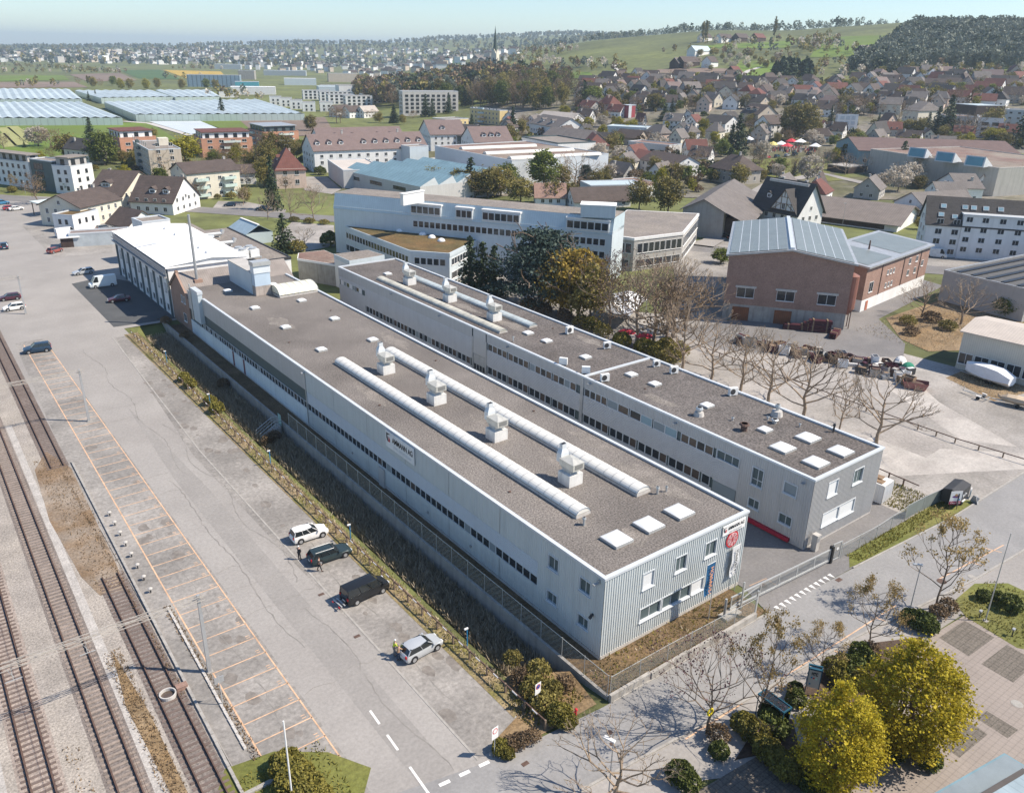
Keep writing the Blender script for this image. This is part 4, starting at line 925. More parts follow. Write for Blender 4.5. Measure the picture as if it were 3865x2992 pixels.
mb=MB();mb.quad((-.5,-.4,10.45),(W_*.55,-.4,11.3),(W_*.55,L_+.4,11.3),(-.5,L_+.4,10.45));mb.quad((W_*.55,-.4,11.3),(W_+.3,-.4,10.5),(W_+.3,L_+.4,10.5),(W_*.55,L_+.4,11.3));mb.box(-.5,-.4,10.1,W_+.3,-.2,10.44)
rf=part(mb,'roof',white_roof,wh)
part(MB().box(-.3,20.6,10.9,W_+.2,20.9,11.35),'roof_joint',trim,rf)
for yy in(4.5,9.5,26,34):part(MB().extr([(9.4,11.2),(12.2,11.0),(9.4,11.75)],yy-.5,yy+.5),'roof_vent',white_roof,rf)
for k in range(9):
 part(MB().box(-.35,.2+k*5.1,-1,-.001,.65+k*5.1,9.2),'pilaster',mat('pilaster_dark',(.13,.16,.17),var=.15),wh)
part(MB().box(-.9,-.2,8.2,-.36,L_,8.5).box(-.9,-.2,9.2,-.8,L_,9.3).box(-.5,-.2,8.6,-.42,L_,10.0),'gutter_walkway',metal_grey,wh)
for k in range(8):
 put_window(wh,'l',0,0,-(3.1+k*5.1),4.6,1.0,1.8,'blind');put_window(wh,'l',0,0,-(3.1+k*5.1),.9,1.1,1.1,'grey')
gh=thing('grey_hall','low hall with flat gravel roof and white edge behind the white warehouse','hall',(60.6,175.4,0))
part(MB().box(0,8.5,-1,5.6,52,7.6).box(0,0,-1,11.5,8.49,7.6).box(5.6,8.5,-1,11.2,40,7.58),'wall',white_wall,gh)
part(MB().box(.2,.2,7.6,11.3,40,7.72).box(.2,40,7.6,5.5,51.8,7.72),'roof',roof_gravel_far,gh)
part(MB().box(-.1,-.12,7.4,11.6,.25,7.95).box(11.25,.25,7.4,11.6,40,7.95),'parapet',dark_metal,gh)
cu=thing('cooling_unit','white cooling units on a frame at the corner of the grey flat roof','cooling unit',(61.0,176.4,7.72))
for k in range(2):
 for j in range(2):part(MB().box(.2+k*2.4,.5+j*2.4,.9,2.2+k*2.4,2.5+j*2.4,2.4),'casing',mat('ac_white',(.74,.74,.72)),cu);part(MB().tube((1.2+k*2.4,1.5+j*2.4,2.4),(1.2+k*2.4,1.5+j*2.4,2.75),.8,n=14),'fan',galv,cu)
part(MB().box(0,.3,.6,5,.5,.9).box(0,4.9,.6,5,5.1,.9).box(.1,.35,0,.3,.55,.6).box(4.6,.35,0,4.8,.55,.6),'frame',galv,cu)
for i,(x,y,lb)in enumerate(((64.5,205,'round duct elbow at the far end of the grey flat roof'),(63.5,194,'long pale duct pair lying on the grey flat roof'))):
 o=thing('roof_duct',lb,'duct',(x,y,7.72));part(MB().tube((-2.4,0,.9),(2.4,0,.9),.45,n=10).tube((2.4,0,.9),(2.8,0,1.8),.5,n=10).box(-2,-.2,0,-1.6,.2,.6).box(1.6,-.2,0,2,.2,.6),'duct',galv,o)
bx=block('small white rooftop box building behind the white warehouse',(Vector((55,222,0)),.1),7,7,10.5,white_wall,roof_gravel_far,'building')
def P2(base,A,B,C,ref=None):
 """from the foot of the near corner and three eave corners: (position, angle), width, depth, height"""
 b=T(base);top=ref if ref else B
 d=ray(top);t=(b.x*d.x+b.y*d.y)/(d.x*d.x+d.y*d.y);h=CAM_H+d.z*t-b.z
 return P1(A,B,C,h)
def P1(A,B,C,h):
 cen,ang,w,d=place(A,B,C,h)
 return(cen,ang),w,d,h
def flip(r):
 (p,a),w,d,h=r
 return(p,a+math.pi/2),d,w,h
def mk_house(label,r,rh,wall,roof,**k):
 pos,w,d,h=r
 return house(label,pos,w,d,h,rh,wall,roof,**k)
def mk_block(label,r,wall,roof,**k):
 pos,w,d,h=r
 return block(label,pos,w,d,h,wall,roof,**k)
def local(o,x,y,z):
 a=o.rotation_euler[2];c,s=math.cos(a),math.sin(a)
 return Vector((o.location.x+c*x-s*y,o.location.y+s*x+c*y,o.location.z+z))
def upper(o,w,d,h,hh,wall,roof,ins=2.0,name='penthouse'):
 """set-back top storey as part of a block"""
 p=part(MB().box(-w/2+ins,-d/2+ins*.6,h+.02,w/2-ins,d/2-ins*.6,h+hh),name,wall,o)
 part(MB().box(-w/2+ins-.7,-d/2+ins*.6-.7,h+hh,w/2-ins+.7,d/2-ins*.6+.7,h+hh+.3),'penthouse_roof',roof,p)
 loc,rz=o.location,o.rotation_euler[2]
 for sd in 'frbl':
  if faces_cam(loc,rz,sd):
   L=(w-2*ins if sd in 'fb' else d-1.2*ins);n=max(1,int(L/4))
   for i in range(n):put_window(o,sd,w-2*ins,d-1.2*ins,-L/2+L*(i+.5)/n,h+.5,1.8,1.8,'dark')
def balcony(o,side,w,d,along,z,bw,m=None,dep=1.3):
 sx,sy,rz=SIDES[side]
 loc={'f':(along,-d/2,z),'b':(-along,d/2,z),'r':(w/2,along,z),'l':(-w/2,-along,z)}[side]
 mb=MB();mb.box(-bw/2,-dep,0,bw/2,0,.15);mb.box(-bw/2,-dep,.15,bw/2,-dep+.08,1.1);mb.box(-bw/2,-dep+.08,.15,-bw/2+.08,0,1.1);mb.box(bw/2-.08,-dep+.08,.15,bw/2,0,1.1)
 return part(mb,'balcony',m or pale_concrete,o,loc,rz)
r=P2(e1(765,805),e1(530,505),e1(725,520),e1(975,490))
o=mk_block('white four storey flats with sunlit blank end wall, left of the farmhouse',r,white_wall,roof_gravel_far,floors=3,style='dark',ww=1.1,hh=1.3,fh=2.9,z0=1.4,gap=3.6,cat='apartment block',name='apartment_block')
upper(o,r[1],r[2],r[3],2.9,grey_wall,roof_gravel_far,1.5)
r2=P2(e1(320,745),e1(-150,425),e1(290,480),e1(420,462))
o=mk_block('long white flats at the left picture edge beyond the road junction',r2,white_wall,roof_gravel_far,floors=3,style='dark',ww=1.2,hh=1.3,fh=2.9,z0=1.4,gap=3.4,cat='apartment block',name='apartment_block')
upper(o,r2[1],r2[2],r2[3],2.6,grey_wall,roof_gravel_far,1.2)
r3=P2(e1(545,785),e1(300,440),e1(530,470),e1(640,445))
o=mk_block('dark glazed stair link between the two white blocks of flats',r3,clad_dark,roof_gravel_far,cat='building')
for k in range(3):put_window(o,'f',r3[1],r3[2],-2,1.5+k*3.1,5.5,2.2,'dark',2)
o=mk_house('dark roofed house with cream gable behind the big olive tree, left',(lambda q:((Vector((q.x,q.y,0)),2.0),17,10,6.5))(G(e1(900,470))),4.2,cream_wall,tile_dark,gap=4)
for lb,r in(('orange brick flats with red topped penthouse, behind the beige tower',P2(e1(1262,458),e1(1092,188),e1(1228,228),e1(1640,220))),('orange brick flats with long pale balconies, in front of the white film field',P2(c1(1310,1000),c1(1225,858),c1(1275,885),c1(1605,878))),('orange brick flats with dark penthouse, rightmost of the three beside the meadow',P2(e2(592,335),e2(420,128),e2(585,168),e2(935,152)))):
 o=mk_block(lb,r,orange_brick,mat('deck',(.35,.30,.27)),cat='apartment block',name='apartment_block',trimm=orange_brick,floors=3,style='plain',ww=2.2,hh=1.2,gap=5.5,fh=2.9,z0=1.2)
 upper(o,r[1],r[2],r[3],3.0,white_wall if 'dark' not in lb else clad_dark,tile_red if 'dark' not in lb else metal_grey,1.8)
 for sd in 'fr':
  if faces_cam(o.location,o.rotation_euler[2],sd):
   for k in range(3):balcony(o,sd,r[1],r[2],(-.2 if sd=='f' else.1)*r[1],1.0+2.9*k,min(8.5,(r[1]if sd in 'fb' else r[2])*.45),mat('balcony_pale',(.55,.60,.56)))
r=P2(e1(1562,628),e1(1365,258),e1(1525,348),e1(1798,305))
o=mk_block('beige six storey tower block with rooftop lift house',r,beige_wall,roof_gravel_far,cat='apartment block',name='tower_block',floors=5,style='plain',ww=1.5,hh=1.4,gap=4.5,fh=2.8,z0=1.2)
part(MB().box(-2.5,1,r[3],2.5,5,r[3]+3),'lift_house',cream_wall,o)
for k in range(5):balcony(o,'l' if faces_cam(o.location,o.rotation_euler[2],'l')else 'f',r[1],r[2],-2,1.0+2.8*k,3.2,clad_dark)
r=P2(c1(1215,1270),c1(1180,1098),c1(1180,1098),c1(1545,1078))if False else P2(c1(1217,1270),c1(1078,1072),c1(1180,1100),c1(1545,1080))
r=flip(r)
o=mk_house('cream three storey flats with brown roof and stacked pale green balconies',r,3.0,cream_wall,tile_brown,cat='apartment block',name='apartment_block',floors=3,gap=4.0,chim=((.42,.1),),ww=1.2)
for a in(-.25,.28):
 for k in range(3):
  for sd in 'fb':
   if faces_cam(o.location,o.rotation_euler[2],sd):balcony(o,sd,r[1],r[2],a*r[1],.9+2.7*k,4.6,mat('balcony_green',(.50,.60,.55)),1.7)
q=G(e2(440,690));house('small white house with a blue door beside the cream flats',(Vector((q.x,q.y+4,0)),-.35),8,11,4.6,2.6,white_wall,tile_brown,floors=1,chim=())
r=P2(e2(735,745),e2(652,475),e2(710,542),e2(1010,527))
house('pink stucco villa with steep red hipped roof and tall chimney',r[0],r[1],r[2],r[3],7.0,pink_wall,tile_red,hip=.85,chim=((-.42,.2),),floors=2,fh=3.6,z0=1.6,ww=1.5,hh=1.7,gap=4.5,dorm=((.0,-1,2.2),))
r=flip(P2(e2(1115,582),e2(982,302),e2(1105,352),e2(2230,300)))
dz=tuple((-.45+.1*k,s,2.0)for k in range(10)for s in(-1,1)if k not in(3,))
def facing(o_loc,rz):
 return-1 if faces_cam(o_loc,rz,'f')else 1
sg_=facing(*r[0])
mk_house('long white flats with mauve tiled roof and a row of dormers',r,6.0,white_wall,tile_mauve,cat='apartment block',name='apartment_block',floors=3,gap=4.2,chim=((-.2,.0),(.3,0)),dorm=tuple(d for d in dz if d[1]==sg_),ww=1.3)
cc,ss=math.cos(r[0][1]),math.sin(r[0][1])
back=Vector((-ss,cc,0))*(30 if sg_<0 else-30)
mk_house('second long mauve roofed flats parallel behind the dormered one',((r[0][0]+back+Vector((cc,ss,0))*6,r[0][1]),r[1]*.8,r[2],r[3]),6.0,white_wall,tile_mauve,cat='apartment block',name='apartment_block',floors=3,gap=5,dorm=tuple((x,sg_,2.6)for x in(-.3,-.1,.2,.35)))
r=P2(e1(1240,958),e1(885,800),e1(1252,815),e1(1392,695))
mk_house('large old farmhouse with sweeping brown roof and one dormer, behind the cream wing',r,6.5,cream_wall,tile_brown,dorm=((-.1,-1,3.4),),floors=2,chim=((-.45,.1),))
r=P2(e1(850,1150),e1(1240,842),e1(820,935),e1(650,850))
mk_house('cream farmhouse wing with brown gable roof and a roof terrace in front',r,3.2,cream_wall,tile_brown,floors=2,ww=.9,hh=1.4,gap=3.0,chim=((.2,.2),(.45,.1)))
r=P2(e1(765,1205),e1(535,1012),e1(742,1028),e1(1005,965))
mk_block('white garage block with roof terrace below the farmhouse wing',r,white_wall,moss_roof,floors=1,z0=2.6,ww=.8,hh=1.2,gap=3,style='dark')
o=thing('carport','open carport with pale flat roof left of the farmhouse','carport',T(e1(560,1000)),.25)
part(MB().box(-5.5,-3.5,4.0,5.5,3.5,4.3),'roof',mat('pale_roof',(.55,.62,.60),var=.06),o)
for x in(-5,5):
 for y in(-3,3):part(MB().box(x-.12,y-.12,0,x+.12,y+.12,4.0),'post',post_wood,o)
r=P2(e1(1790,1015),e1(1335,862),e1(1772,885),e1(1985,800))
mk_house('white house with brown mansard roof, two red dormers and red balcony flowers',r,7.0,white_wall,tile_brown,dorm=((-.05,-1,2.2),(.27,-1,2.2)),floors=2,chim=((.45,.05),))
r=P2(e1(1335,1180),e1(1100,1088),e1(1312,1132),e1(1560,1062))
mk_house('white garage with dark brown pitched roof beside the warehouse',r,4.0,white_wall,tile_brown,win=False,chim=())
q=T(e1(980,1330));block('row of small tin sheds with rusty red roof ends',(Vector((q.x+2,q.y+2,0)),-.25),15,5,3.4,mat('tin',(.42,.46,.48),var=.15,scale=.4),mat('tin_roof',(.22,.17,.15),var=.25,scale=.3),name='shed',cat='shed')
q=T(e1(745,1345));o=thing('shed','small dark shed with white roof in the yard beside the road','shed',(q.x,q.y+2,0),-.2)
part(MB().box(-2.2,-2,0,2.2,2,2.6),'wall',dark_wood,o);part(MB().box(-2.7,-2.5,2.6,2.6,2.4,2.9),'roof',white_roof,o)
r=P1(e2(225,1140),e2(405,1215),e2(712,1195),3.0)
o=thing('glasshouse','small glasshouse with white ridge beside the grey flat roof','glasshouse',r[0][0],r[0][1])
part(MB().box(-r[1]/2,-r[2]/2,-.5,r[1]/2,r[2]/2,3.0),'wall',greenhouse_glass,o);mb=roof_gable(MB(),r[1],r[2],3.02,r[2]*.28,.1,.08)
part(mb,'roof',mat('glass_pane',(.33,.42,.46),rough=.15,var=.1,spec=.6,wave=(0,.8,.2)),o);part(MB().box(-r[1]/2,-.3,3.0+r[2]*.28,r[1]/2,.3,3.2+r[2]*.28),'ridge',white_wall,o)
r=P2(e2(1332,1395),e3(2060,1215),e2(1297,792),e2(1545,738))
(bp_,ba_),bw_,bd_,bh_=r
o=thing('office_works','long pale blue metal office building with strip windows and boxed dormers','office building',bp_,ba_)
sgn=-1 if faces_cam(bp_,ba_,'f')else 1
part(MB().box(-bw_/2,-bd_/2,-1,bw_/2,bd_/2,bh_-3.2),'wall',blue_wall,o)
mb=MB();y1_=sgn*bd_/2
pts=[(-bw_/2,y1_*1.03,bh_-3.9),(bw_/2,y1_*1.03,bh_-3.9),(bw_/2,y1_*.8,bh_),(-bw_/2,y1_*.8,bh_),(-bw_/2,-y1_,bh_),(bw_/2,-y1_,bh_),(-bw_/2,-y1_,bh_-3.9),(bw_/2,-y1_,bh_-3.9)]
mb.add(pts,[[0,1,2,3],[0,3,4,6],[1,7,5,2],[4,5,7,6]]);part(mb,'mansard',mat('blue_metal',(.47,.565,.605),rough=.4,var=.06,wave=(0,.6,.12)),o)
rf=part(MB().box(-bw_/2+.2,min(y1_*.78,-y1_),bh_-.1,bw_/2-.2,max(y1_*.78,-y1_),bh_+.02),'roof',roof_gravel_far,o)
sd='f' if sgn<0 else 'b';flipx=1 if sgn<0 else-1
for a,wd in((-.40,11),(-.10,10.5),(.03,5),(.17,9)):
 x=a*bw_*flipx*(-1 if False else 1)
for a,wd in((.42,11),(.13,10.5),(.0,5),(-.14,9)):
 x=a*bw_
 mb=MB();mb.box(x-wd/2,min(y1_*1.05,y1_*.6),bh_-.9,x+wd/2,max(y1_*1.05,y1_*.6),bh_-.5);p=part(mb,'dormer_hood',white_wall,o)
 mb=MB();mb.box(x-wd/2+.2,min(y1_*1.04,y1_*.7),bh_-3.6,x+wd/2-.2,max(y1_*1.04,y1_*.7),bh_-.9);part(mb,'dormer_wall',trim,o)
 for i in range(max(2,int(wd/1.6))):
  n=max(2,int(wd/1.6));xx=x-wd/2+.3+(wd-.6)*(i+.5)/n
  put_window(o,sd,bw_,bd_*1.045,xx*(1 if sd=='f' else-1),bh_-3.0,(wd-.6)/n-.25,1.7,'plain',0)
for zz,rng_ in((bh_-6.6,(.47,-.2)),(bh_-9.6,(.47,.2))):
 x=rng_[0]*bw_
 while x>rng_[1]*bw_:
  put_window(o,sd,bw_,bd_,x*(1 if sd=='f' else-1),zz,1.25,1.5,'plain',0);x-=1.62
for(pxs,lb)in(((e3(75,1040),e3(-135,960),e3(80,925),e3(290,900)),'white'),((e3(2065,1210),e3(1725,1075),e3(2085,1090),e3(2180,1060)),'blue')):
 A,B,C=[G(p,bh_+2.8)for p in pxs[1:]]
 cen,ang,w_,d_=frame3(A,B,C)
 v=Vector((cen.x,cen.y,0))-bp_;c_,s_=math.cos(-ba_),math.sin(-ba_)
 pp=part(MB().box(-w_/2,-d_/2,0,w_/2,d_/2,2.75),'rooftop_box',white_wall if lb=='white' else blue_wall,o,(c_*v.x-s_*v.y,s_*v.x+c_*v.y,bh_),ang-ba_)
 part(MB().box(-w_/2-.15,-d_/2-.15,2.75,w_/2+.15,d_/2+.15,2.95),'box_roof',white_roof,pp)
def poly_block(name,label,cat,pxs,h,wall,roof,edge,fascia=.9,base=-1.0,ground_z=0.0):
 P_=[G(p,h)for p in pxs];c=sum(P_,Vector())/len(P_)
 o=thing(name,label,cat,(c.x,c.y,ground_z));loc=[(p.x-c.x,p.y-c.y)for p in P_]
 ar=sum(a[0]*b[1]-b[0]*a[1]for a,b in zip(loc,loc[1:]+loc[:1]))
 if ar<0:loc.reverse()
 part(MB().prism(loc,base,h-fascia),'wall',wall,o);part(MB().prism([(a*1.012,b*1.012)for a,b in loc],h-fascia,h),'fascia',edge,o)
 part(MB().prism([(a*.975,b*.975)for a,b in loc],h,h+.03),'roof',roof,o)
 return o,loc
def edge_windows(o,loc,i,z,hh,pitch=1.6,a0=1.0,a1=1.0,style='plain'):
 a,b=Vector(loc[i]),Vector(loc[(i+1)%len(loc)]);L=(b-a).length;t=(b-a)/L;n=Vector((t.y,-t.x))
 world=o.location.xy+(a+b)/2
 if n.dot(-world)<0:return
 s=a0+pitch/2
 while s<L-a1:
  p=a+t*s+n*.02;new('window',window_mesh(pitch-.35,hh,style,0),o,(p.x,p.y,z),math.atan2(t.y,t.x));s+=pitch
o,loc=poly_block('office_wing','blue low wing with brown mossy flat roof and four round domes','office wing',[e2(1335,1092),e3(700,1412),e3(372,1572),e2(2090,1378)],7.4,blue_wall,moss_roof,blue_wall,.9)
for i in range(len(loc)):edge_windows(o,loc,i,4.3,1.5);edge_windows(o,loc,i,1.0,1.5,3.2)if i%2 else None
for i,p in enumerate((c2(437,1463),c2(580,1485),c2(638,1504),c2(698,1525))):
 q=G(p,7.6);d_=thing('round_dome',['round white dome on mossy roof, leftmost of the four','round white dome on mossy roof, second from left','round white dome on mossy roof, third from left','round white dome on mossy roof, rightmost of the four'][i],'roof dome',(q.x,q.y,7.43),0,'round domes on the mossy roof')
 part(MB().ball((0,0,.1),.95,.95,.7,14,5,half=True),'shell',acrylic_dome,d_,smooth=True);part(MB().tube((0,0,0),(0,0,.12),1.05,n=14),'rim',galv,d_)
o,loc=poly_block('office_wing','grey roofed corner wing of the blue offices with covered terrace','office wing',[e3(1868,1362),e4(205,1550),e4(708,1490),e4(866,1298),e4(130,1262),e3(2060,1218)],8.6,grey_wall,roof_gravel_far,white_wall,.7)
for i in range(len(loc)):edge_windows(o,loc,i,4.6,2.4,1.9);edge_windows(o,loc,i,1.0,1.8,3)
for i in range(len(loc)):
 a=loc[i];part(MB().box(a[0]*.97-.15,a[1]*.97-.15,-1,a[0]*.97+.15,a[1]*.97+.15,8),'column',white_wall,o)
o,loc=poly_block('yard_canopy','white edged canopy roof with brown gravel beside the farther hall end','canopy',[e2(935,1460),e2(1490,1548),e2(1310,1420),e2(1210,1375),e2(945,1405)],5.2,concrete,roof_red_gravel,white_roof,.5)
o,loc=poly_block('stair_block','small white block with sunken gravel roof beside the white canopy','building',[e2(1310,1415),e2(1470,1485),e2(1828,1425),e2(1660,1372)],7.6,white_wall,roof_gravel_far,blue_wall,1.0)
r=P1(e2(1405,548),e3(70,880),e3(430,690),6.5)
(p_,a_),w_,d_,h_=r
o=thing('sawtooth_works','sawtooth roofed works with blue glazed roof bands','works building',p_,a_)
part(MB().box(-w_/2,-d_/2,-1,w_/2,d_/2,6.2),'wall',mat('saw_wall',(.50,.49,.48),var=.06,stain=.1),o)
nb=5
for k in range(nb):
 ya,yb=-d_/2+d_*k/nb,-d_/2+d_*(k+1)/nb
 if sgn>0 and False:pass
 f=faces_cam(p_,a_,'f');y_lo,y_hi=(ya,yb)if f else(yb,ya)
 mb=MB();prof=[(y_lo,6.2),(y_lo+(y_hi-y_lo)*.78,9.0),(y_hi,6.2)]
 for s in(-1,1):mb.add([(s*w_/2,q[0],q[1])for q in prof],[[0,1,2]])
 mb.quad((-w_/2,prof[1][0],prof[1][1]),(w_/2,prof[1][0],prof[1][1]),(w_/2,prof[2][0],prof[2][1]),(-w_/2,prof[2][0],prof[2][1]))
 tt=part(mb,'roof_tooth',trim,o);mb=MB().quad((-w_/2,prof[0][0],prof[0][1]+.02),(w_/2,prof[0][0],prof[0][1]+.02),(w_/2,prof[1][0],prof[1][1]+.02),(-w_/2,prof[1][0],prof[1][1]+.02))
 part(mb,'glazing',mat('saw_glass',(.19,.30,.34),rough=.4,var=.15,scale=.2,spec=.5,wave=(0,2.2,.3)),tt)
for x in(-.35,-.05,.25):put_window(o,'f' if faces_cam(p_,a_,'f')else 'b',w_,d_,x*w_,3.6,8,1.1,'dark',5)
mk_block('pale flat roofed works hall left of the sawtooth roof',P1(e2(1245,450),e2(1405,560),e2(1740,495),7.0),mat('saw_wall',(.50,.49,.48)),mat('pale_flat',(.52,.47,.42),var=.1,scale=.1),cat='works building')
mk_block('white loading block at the right end of the sawtooth works',P2(e3(412,890),e3(268,700),e3(330,710),e3(665,690)),blue_wall,roof_gravel_far,cat='works building')
mk_block('blue white tower block between sawtooth works and dormered flats',P1(e2(2000,300),e2(2090,318),e3(150,470),10.5),blue_wall,roof_gravel_far,cat='works building')
b=T(e3(2112,838));d=ray(e3(2135,572));t=math.hypot(b.x,b.y)/math.hypot(d.x,d.y);hz=CAM_H+d.z*t
r=P1(e3(222,472),e3(1015,622),e3(2135,572),hz)
o=mk_block('big pale grey windowless hall with reddish roof and three white rooflight strips',r,mat('pale_hall',(.56,.60,.63),var=.04,scale=.2,stain=.05),roof_red_gravel,cat='hall',name='hall')
ia=o.rotation_euler[2]
for(pa,pb)in((e3(490,490),e3(1255,460)),(e3(735,540),e3(1640,502)),(e3(990,590),e3(1915,545))):
 A,B=G(pa,hz+.5),G(pb,hz+.5);v=(A+B)/2-o.location;c_,s_=math.cos(-ia),math.sin(-ia);L=(B-A).length
 aa=math.atan2(B.y-A.y,B.x-A.x)-ia
 mb=MB();pr_=[(1.8*math.cos(math.pi*i/8),1.1*math.sin(math.pi*i/8))for i in range(9)]
 for p,q in zip(pr_,pr_[1:]):mb.quad((-L/2,p[0],p[1]),(L/2,p[0],p[1]),(L/2,q[0],q[1]),(-L/2,q[0],q[1]))
 for s in(-1,1):mb.quad(*[(s*L/2,p[0],p[1])for p in pr_])
 part(mb,'rooflight',acrylic,o,(c_*v.x-s_*v.y,s_*v.x+c_*v.y,hz+.05),aa)
mk_block('flat roofed building with broad dark fascia behind the pale hall',P1(e3(1115,368),e3(1490,448),e3(1755,398),9.5),white_wall,roof_gravel_far,trimm=clad_dark,parapet=.6,floors=2,gap=4,style='dark',cat='building')
mk_block('loading canopy slab along the side of the pale hall',P1(e3(150,600),e3(880,770),e3(930,745),4.5),concrete,mat('pale_flat',(.52,.47,.42)),cat='canopy',name='loading_canopy')
mk_house('white gabled flats with mauve roof, left of the darker gables',flip(P1(e3(62,300),e3(178,348),e3(535,335),9)),6.5,white_wall,tile_mauve,cat='apartment block',name='apartment_block',floors=3,dorm=((-.1,-1,2.4),))
mk_house('white gabled flats with mauve roof and three dormers behind the hall',flip(P1(e3(492,372),e3(635,428),e3(1010,412),9)),6.5,white_wall,tile_mauve,cat='apartment block',name='apartment_block',floors=3,dorm=tuple((x,s,2.2)for x in(-.2,0.0,.18)for s in(-1,)))
mk_house('dark gabled house with white balconies between two mauve roofs',P1(e3(285,345),e3(505,365),e3(560,300),8),5,clad_dark,tile_dark,floors=2)
r=P2(e3(893,258),e3(582,75),e3(890,102),e3(1060,100))
o=mk_block('yellow four storey flats with blank sunlit end wall',r,yellow_wall,roof_gravel_far,cat='apartment block',name='apartment_block',floors=4,gap=4.0,fh=2.9,style='plain',ww=1.2,sides='flb' if True else '')
for k in range(4):balcony(o,'f' if faces_cam(o.location,o.rotation_euler[2],'f')else 'l',r[1],r[2],-.1*r[1],1+2.9*k,6,mat('balcony_blue',(.45,.55,.58)))
mk_block('low yellow flats left of the taller yellow ones',P1(e3(195,182),e3(330,195),e3(620,172),7),yellow_wall,roof_gravel_far,cat='apartment block',name='apartment_block',floors=2,style='plain')
mk_house('grey roofed gabled depot behind the dark fascia building',P1(e3(1340,345),e3(1770,395),e3(1890,360),7),4,grey_wall,tile_grey,win=False,chim=(),cat='depot',name='depot')
mk_house('grey roofed terrace with white dormers beside the yellow flats',P1(e3(1200,220),e3(1480,275),e3(1710,245),8),5,white_wall,tile_grey,dorm=((-.2,-1,3),(.15,-1,3)),floors=2)
mk_house('pale roofed long school building above the grey terrace',P1(e3(1290,155),e3(1640,185),e3(1760,160),7),3,white_wall,mat('pale_tile',(.40,.36,.32),var=.1),floors=2,cat='school',name='school_building')
r=P1(e3(1725,380),e3(1790,448),e3(2000,440),6.5)
house('cream manor with red mansard roof right of the pale hall',r[0],r[1]*1.2,r[2],6.5,4.5,cream_wall,tile_red,hip=.5,floors=2,chim=((.1,.0),))
mk_block('flat roofed pavilion with brown roof and wide white eaves',P1(e4(-60,950),e4(290,1028),e4(545,1005),4.2),white_wall,roof_red_gravel,trimm=white_wall,parapet=.25,floors=1,ww=2.2,hh=1.8,gap=3.5,style='dark',cat='pavilion',name='pavilion')
mk_house('white two storey row house with brown roof and timber annex',P2(e4(600,935),e4(262,738),e4(615,802),e4(805,768)),3.6,white_wall,tile_brown,floors=2,ww=1.0,gap=3.4,chim=((-.2,.2),))
mk_house('dark timber barn with bright red roof beside the pale hall',P1(e4(45,700),e4(248,748),e4(335,665),4.8),3.2,dark_wood,tile_red,win=False,chim=(),cat='barn',name='barn')
r=P1(e4(140,548),e4(560,602),e4(795,590),8.5)
o=mk_block('modern grey flat roofed house with large corner windows',r,mat('mod_wall',(.56,.54,.50),var=.05,stain=.08),roof_red_gravel,floors=2,ww=2.6,hh=1.9,gap=6,style='dark',cat='house')
q=T(e4(905,735));house('white house with red dutch gable roof near the spruce',(Vector((q.x-1,q.y+5,q.z)),-.5),11,8,5.0,4.5,white_wall,tile_red,floors=2)
r=P2(e4(1225,1012),e4(985,806),e4(1240,852),e4(1495,832))
house('grey stone house with brown hipped roof and tall chimney above workshop',r[0],r[1],r[2],r[3],5.2,mat('stone_grey',(.37,.345,.30),var=.08,stain=.1),tile_brown,hip=.62,floors=2,fh=3.2,z0=1.6,ww=1.0,hh=1.6,gap=3.8,oh=.8,chim=((.12,.0),))
r=P2(e4(1062,1562),e4(705,1240),e4(1130,1278),e4(1205,1040))
o=mk_house('workshop with broad grey asbestos roof and carport by the road',flip(r),3.2,mat('work_wall',(.34,.32,.295),var=.08,stain=.15),tile_grey,win=False,chim=(),oh=.9,cat='workshop',name='workshop')
(p_,a_),w_,d_,h_=flip(r)
sy=1 if(Vector((-math.sin(a_),math.cos(a_),0))).dot(_r0)>0 else-1
mb=MB().quad((-w_/2-.9,sy*(d_/2+.7),h_-.2),(w_/2+.9,sy*(d_/2+.7),h_-.2),(w_/2+.9,sy*(d_/2+8),h_-3.4),(-w_/2-.9,sy*(d_/2+8),h_-3.4))
mb.quad((-w_/2-.9,sy*(d_/2+8),h_-3.65),(w_/2+.9,sy*(d_/2+8),h_-3.65),(w_/2+.9,sy*(d_/2+.7),h_-.45),(-w_/2-.9,sy*(d_/2+.7),h_-.45))
part(mb,'lean_to_roof',tile_grey,o);part(MB().box(-w_/2+3,min(sy*d_/2,sy*(d_/2+3)),0,w_/2,max(sy*d_/2,sy*(d_/2+3)),h_-2.4),'timber_wall',dark_wood,o)
for x in(-.48,-.2,.1,.4):part(MB().box(x*w_-.12,sy*(d_/2+7)-.12,0,x*w_+.12,sy*(d_/2+7)+.12,h_-3.2),'post',post_wood,o)
r=P1(e4(1425,1200),e4(1890,1292),e4(1962,1225),6.5)
o=mk_house('timber framed villa with steep dark roof and flat metal crown',flip(r)if False else r,8.5,white_wall,tile_dark,floors=2,chim=((-.2,.05),(.3,.05)),dorm=((-.25,-1,1.8),),oh=.8)
ww_,dd_,hh_=r[1],r[2],r[3];fs='f' if faces_cam(o.location,o.rotation_euler[2],'f')else 'b';sy=-1 if fs=='f' else 1;gx_=.2*ww_*(1 if fs=='f' else-1);gw=ww_*.27
m2=MB();m2.M=Matrix.Translation((gx_,sy*dd_*.28,0))@Matrix.Rotation(math.pi/2,4,'Z');roof_gable(m2,dd_*.5,gw*2,hh_+.1,6.5,.5,.2);cg=part(m2,'cross_gable_roof',tile_dark,o)
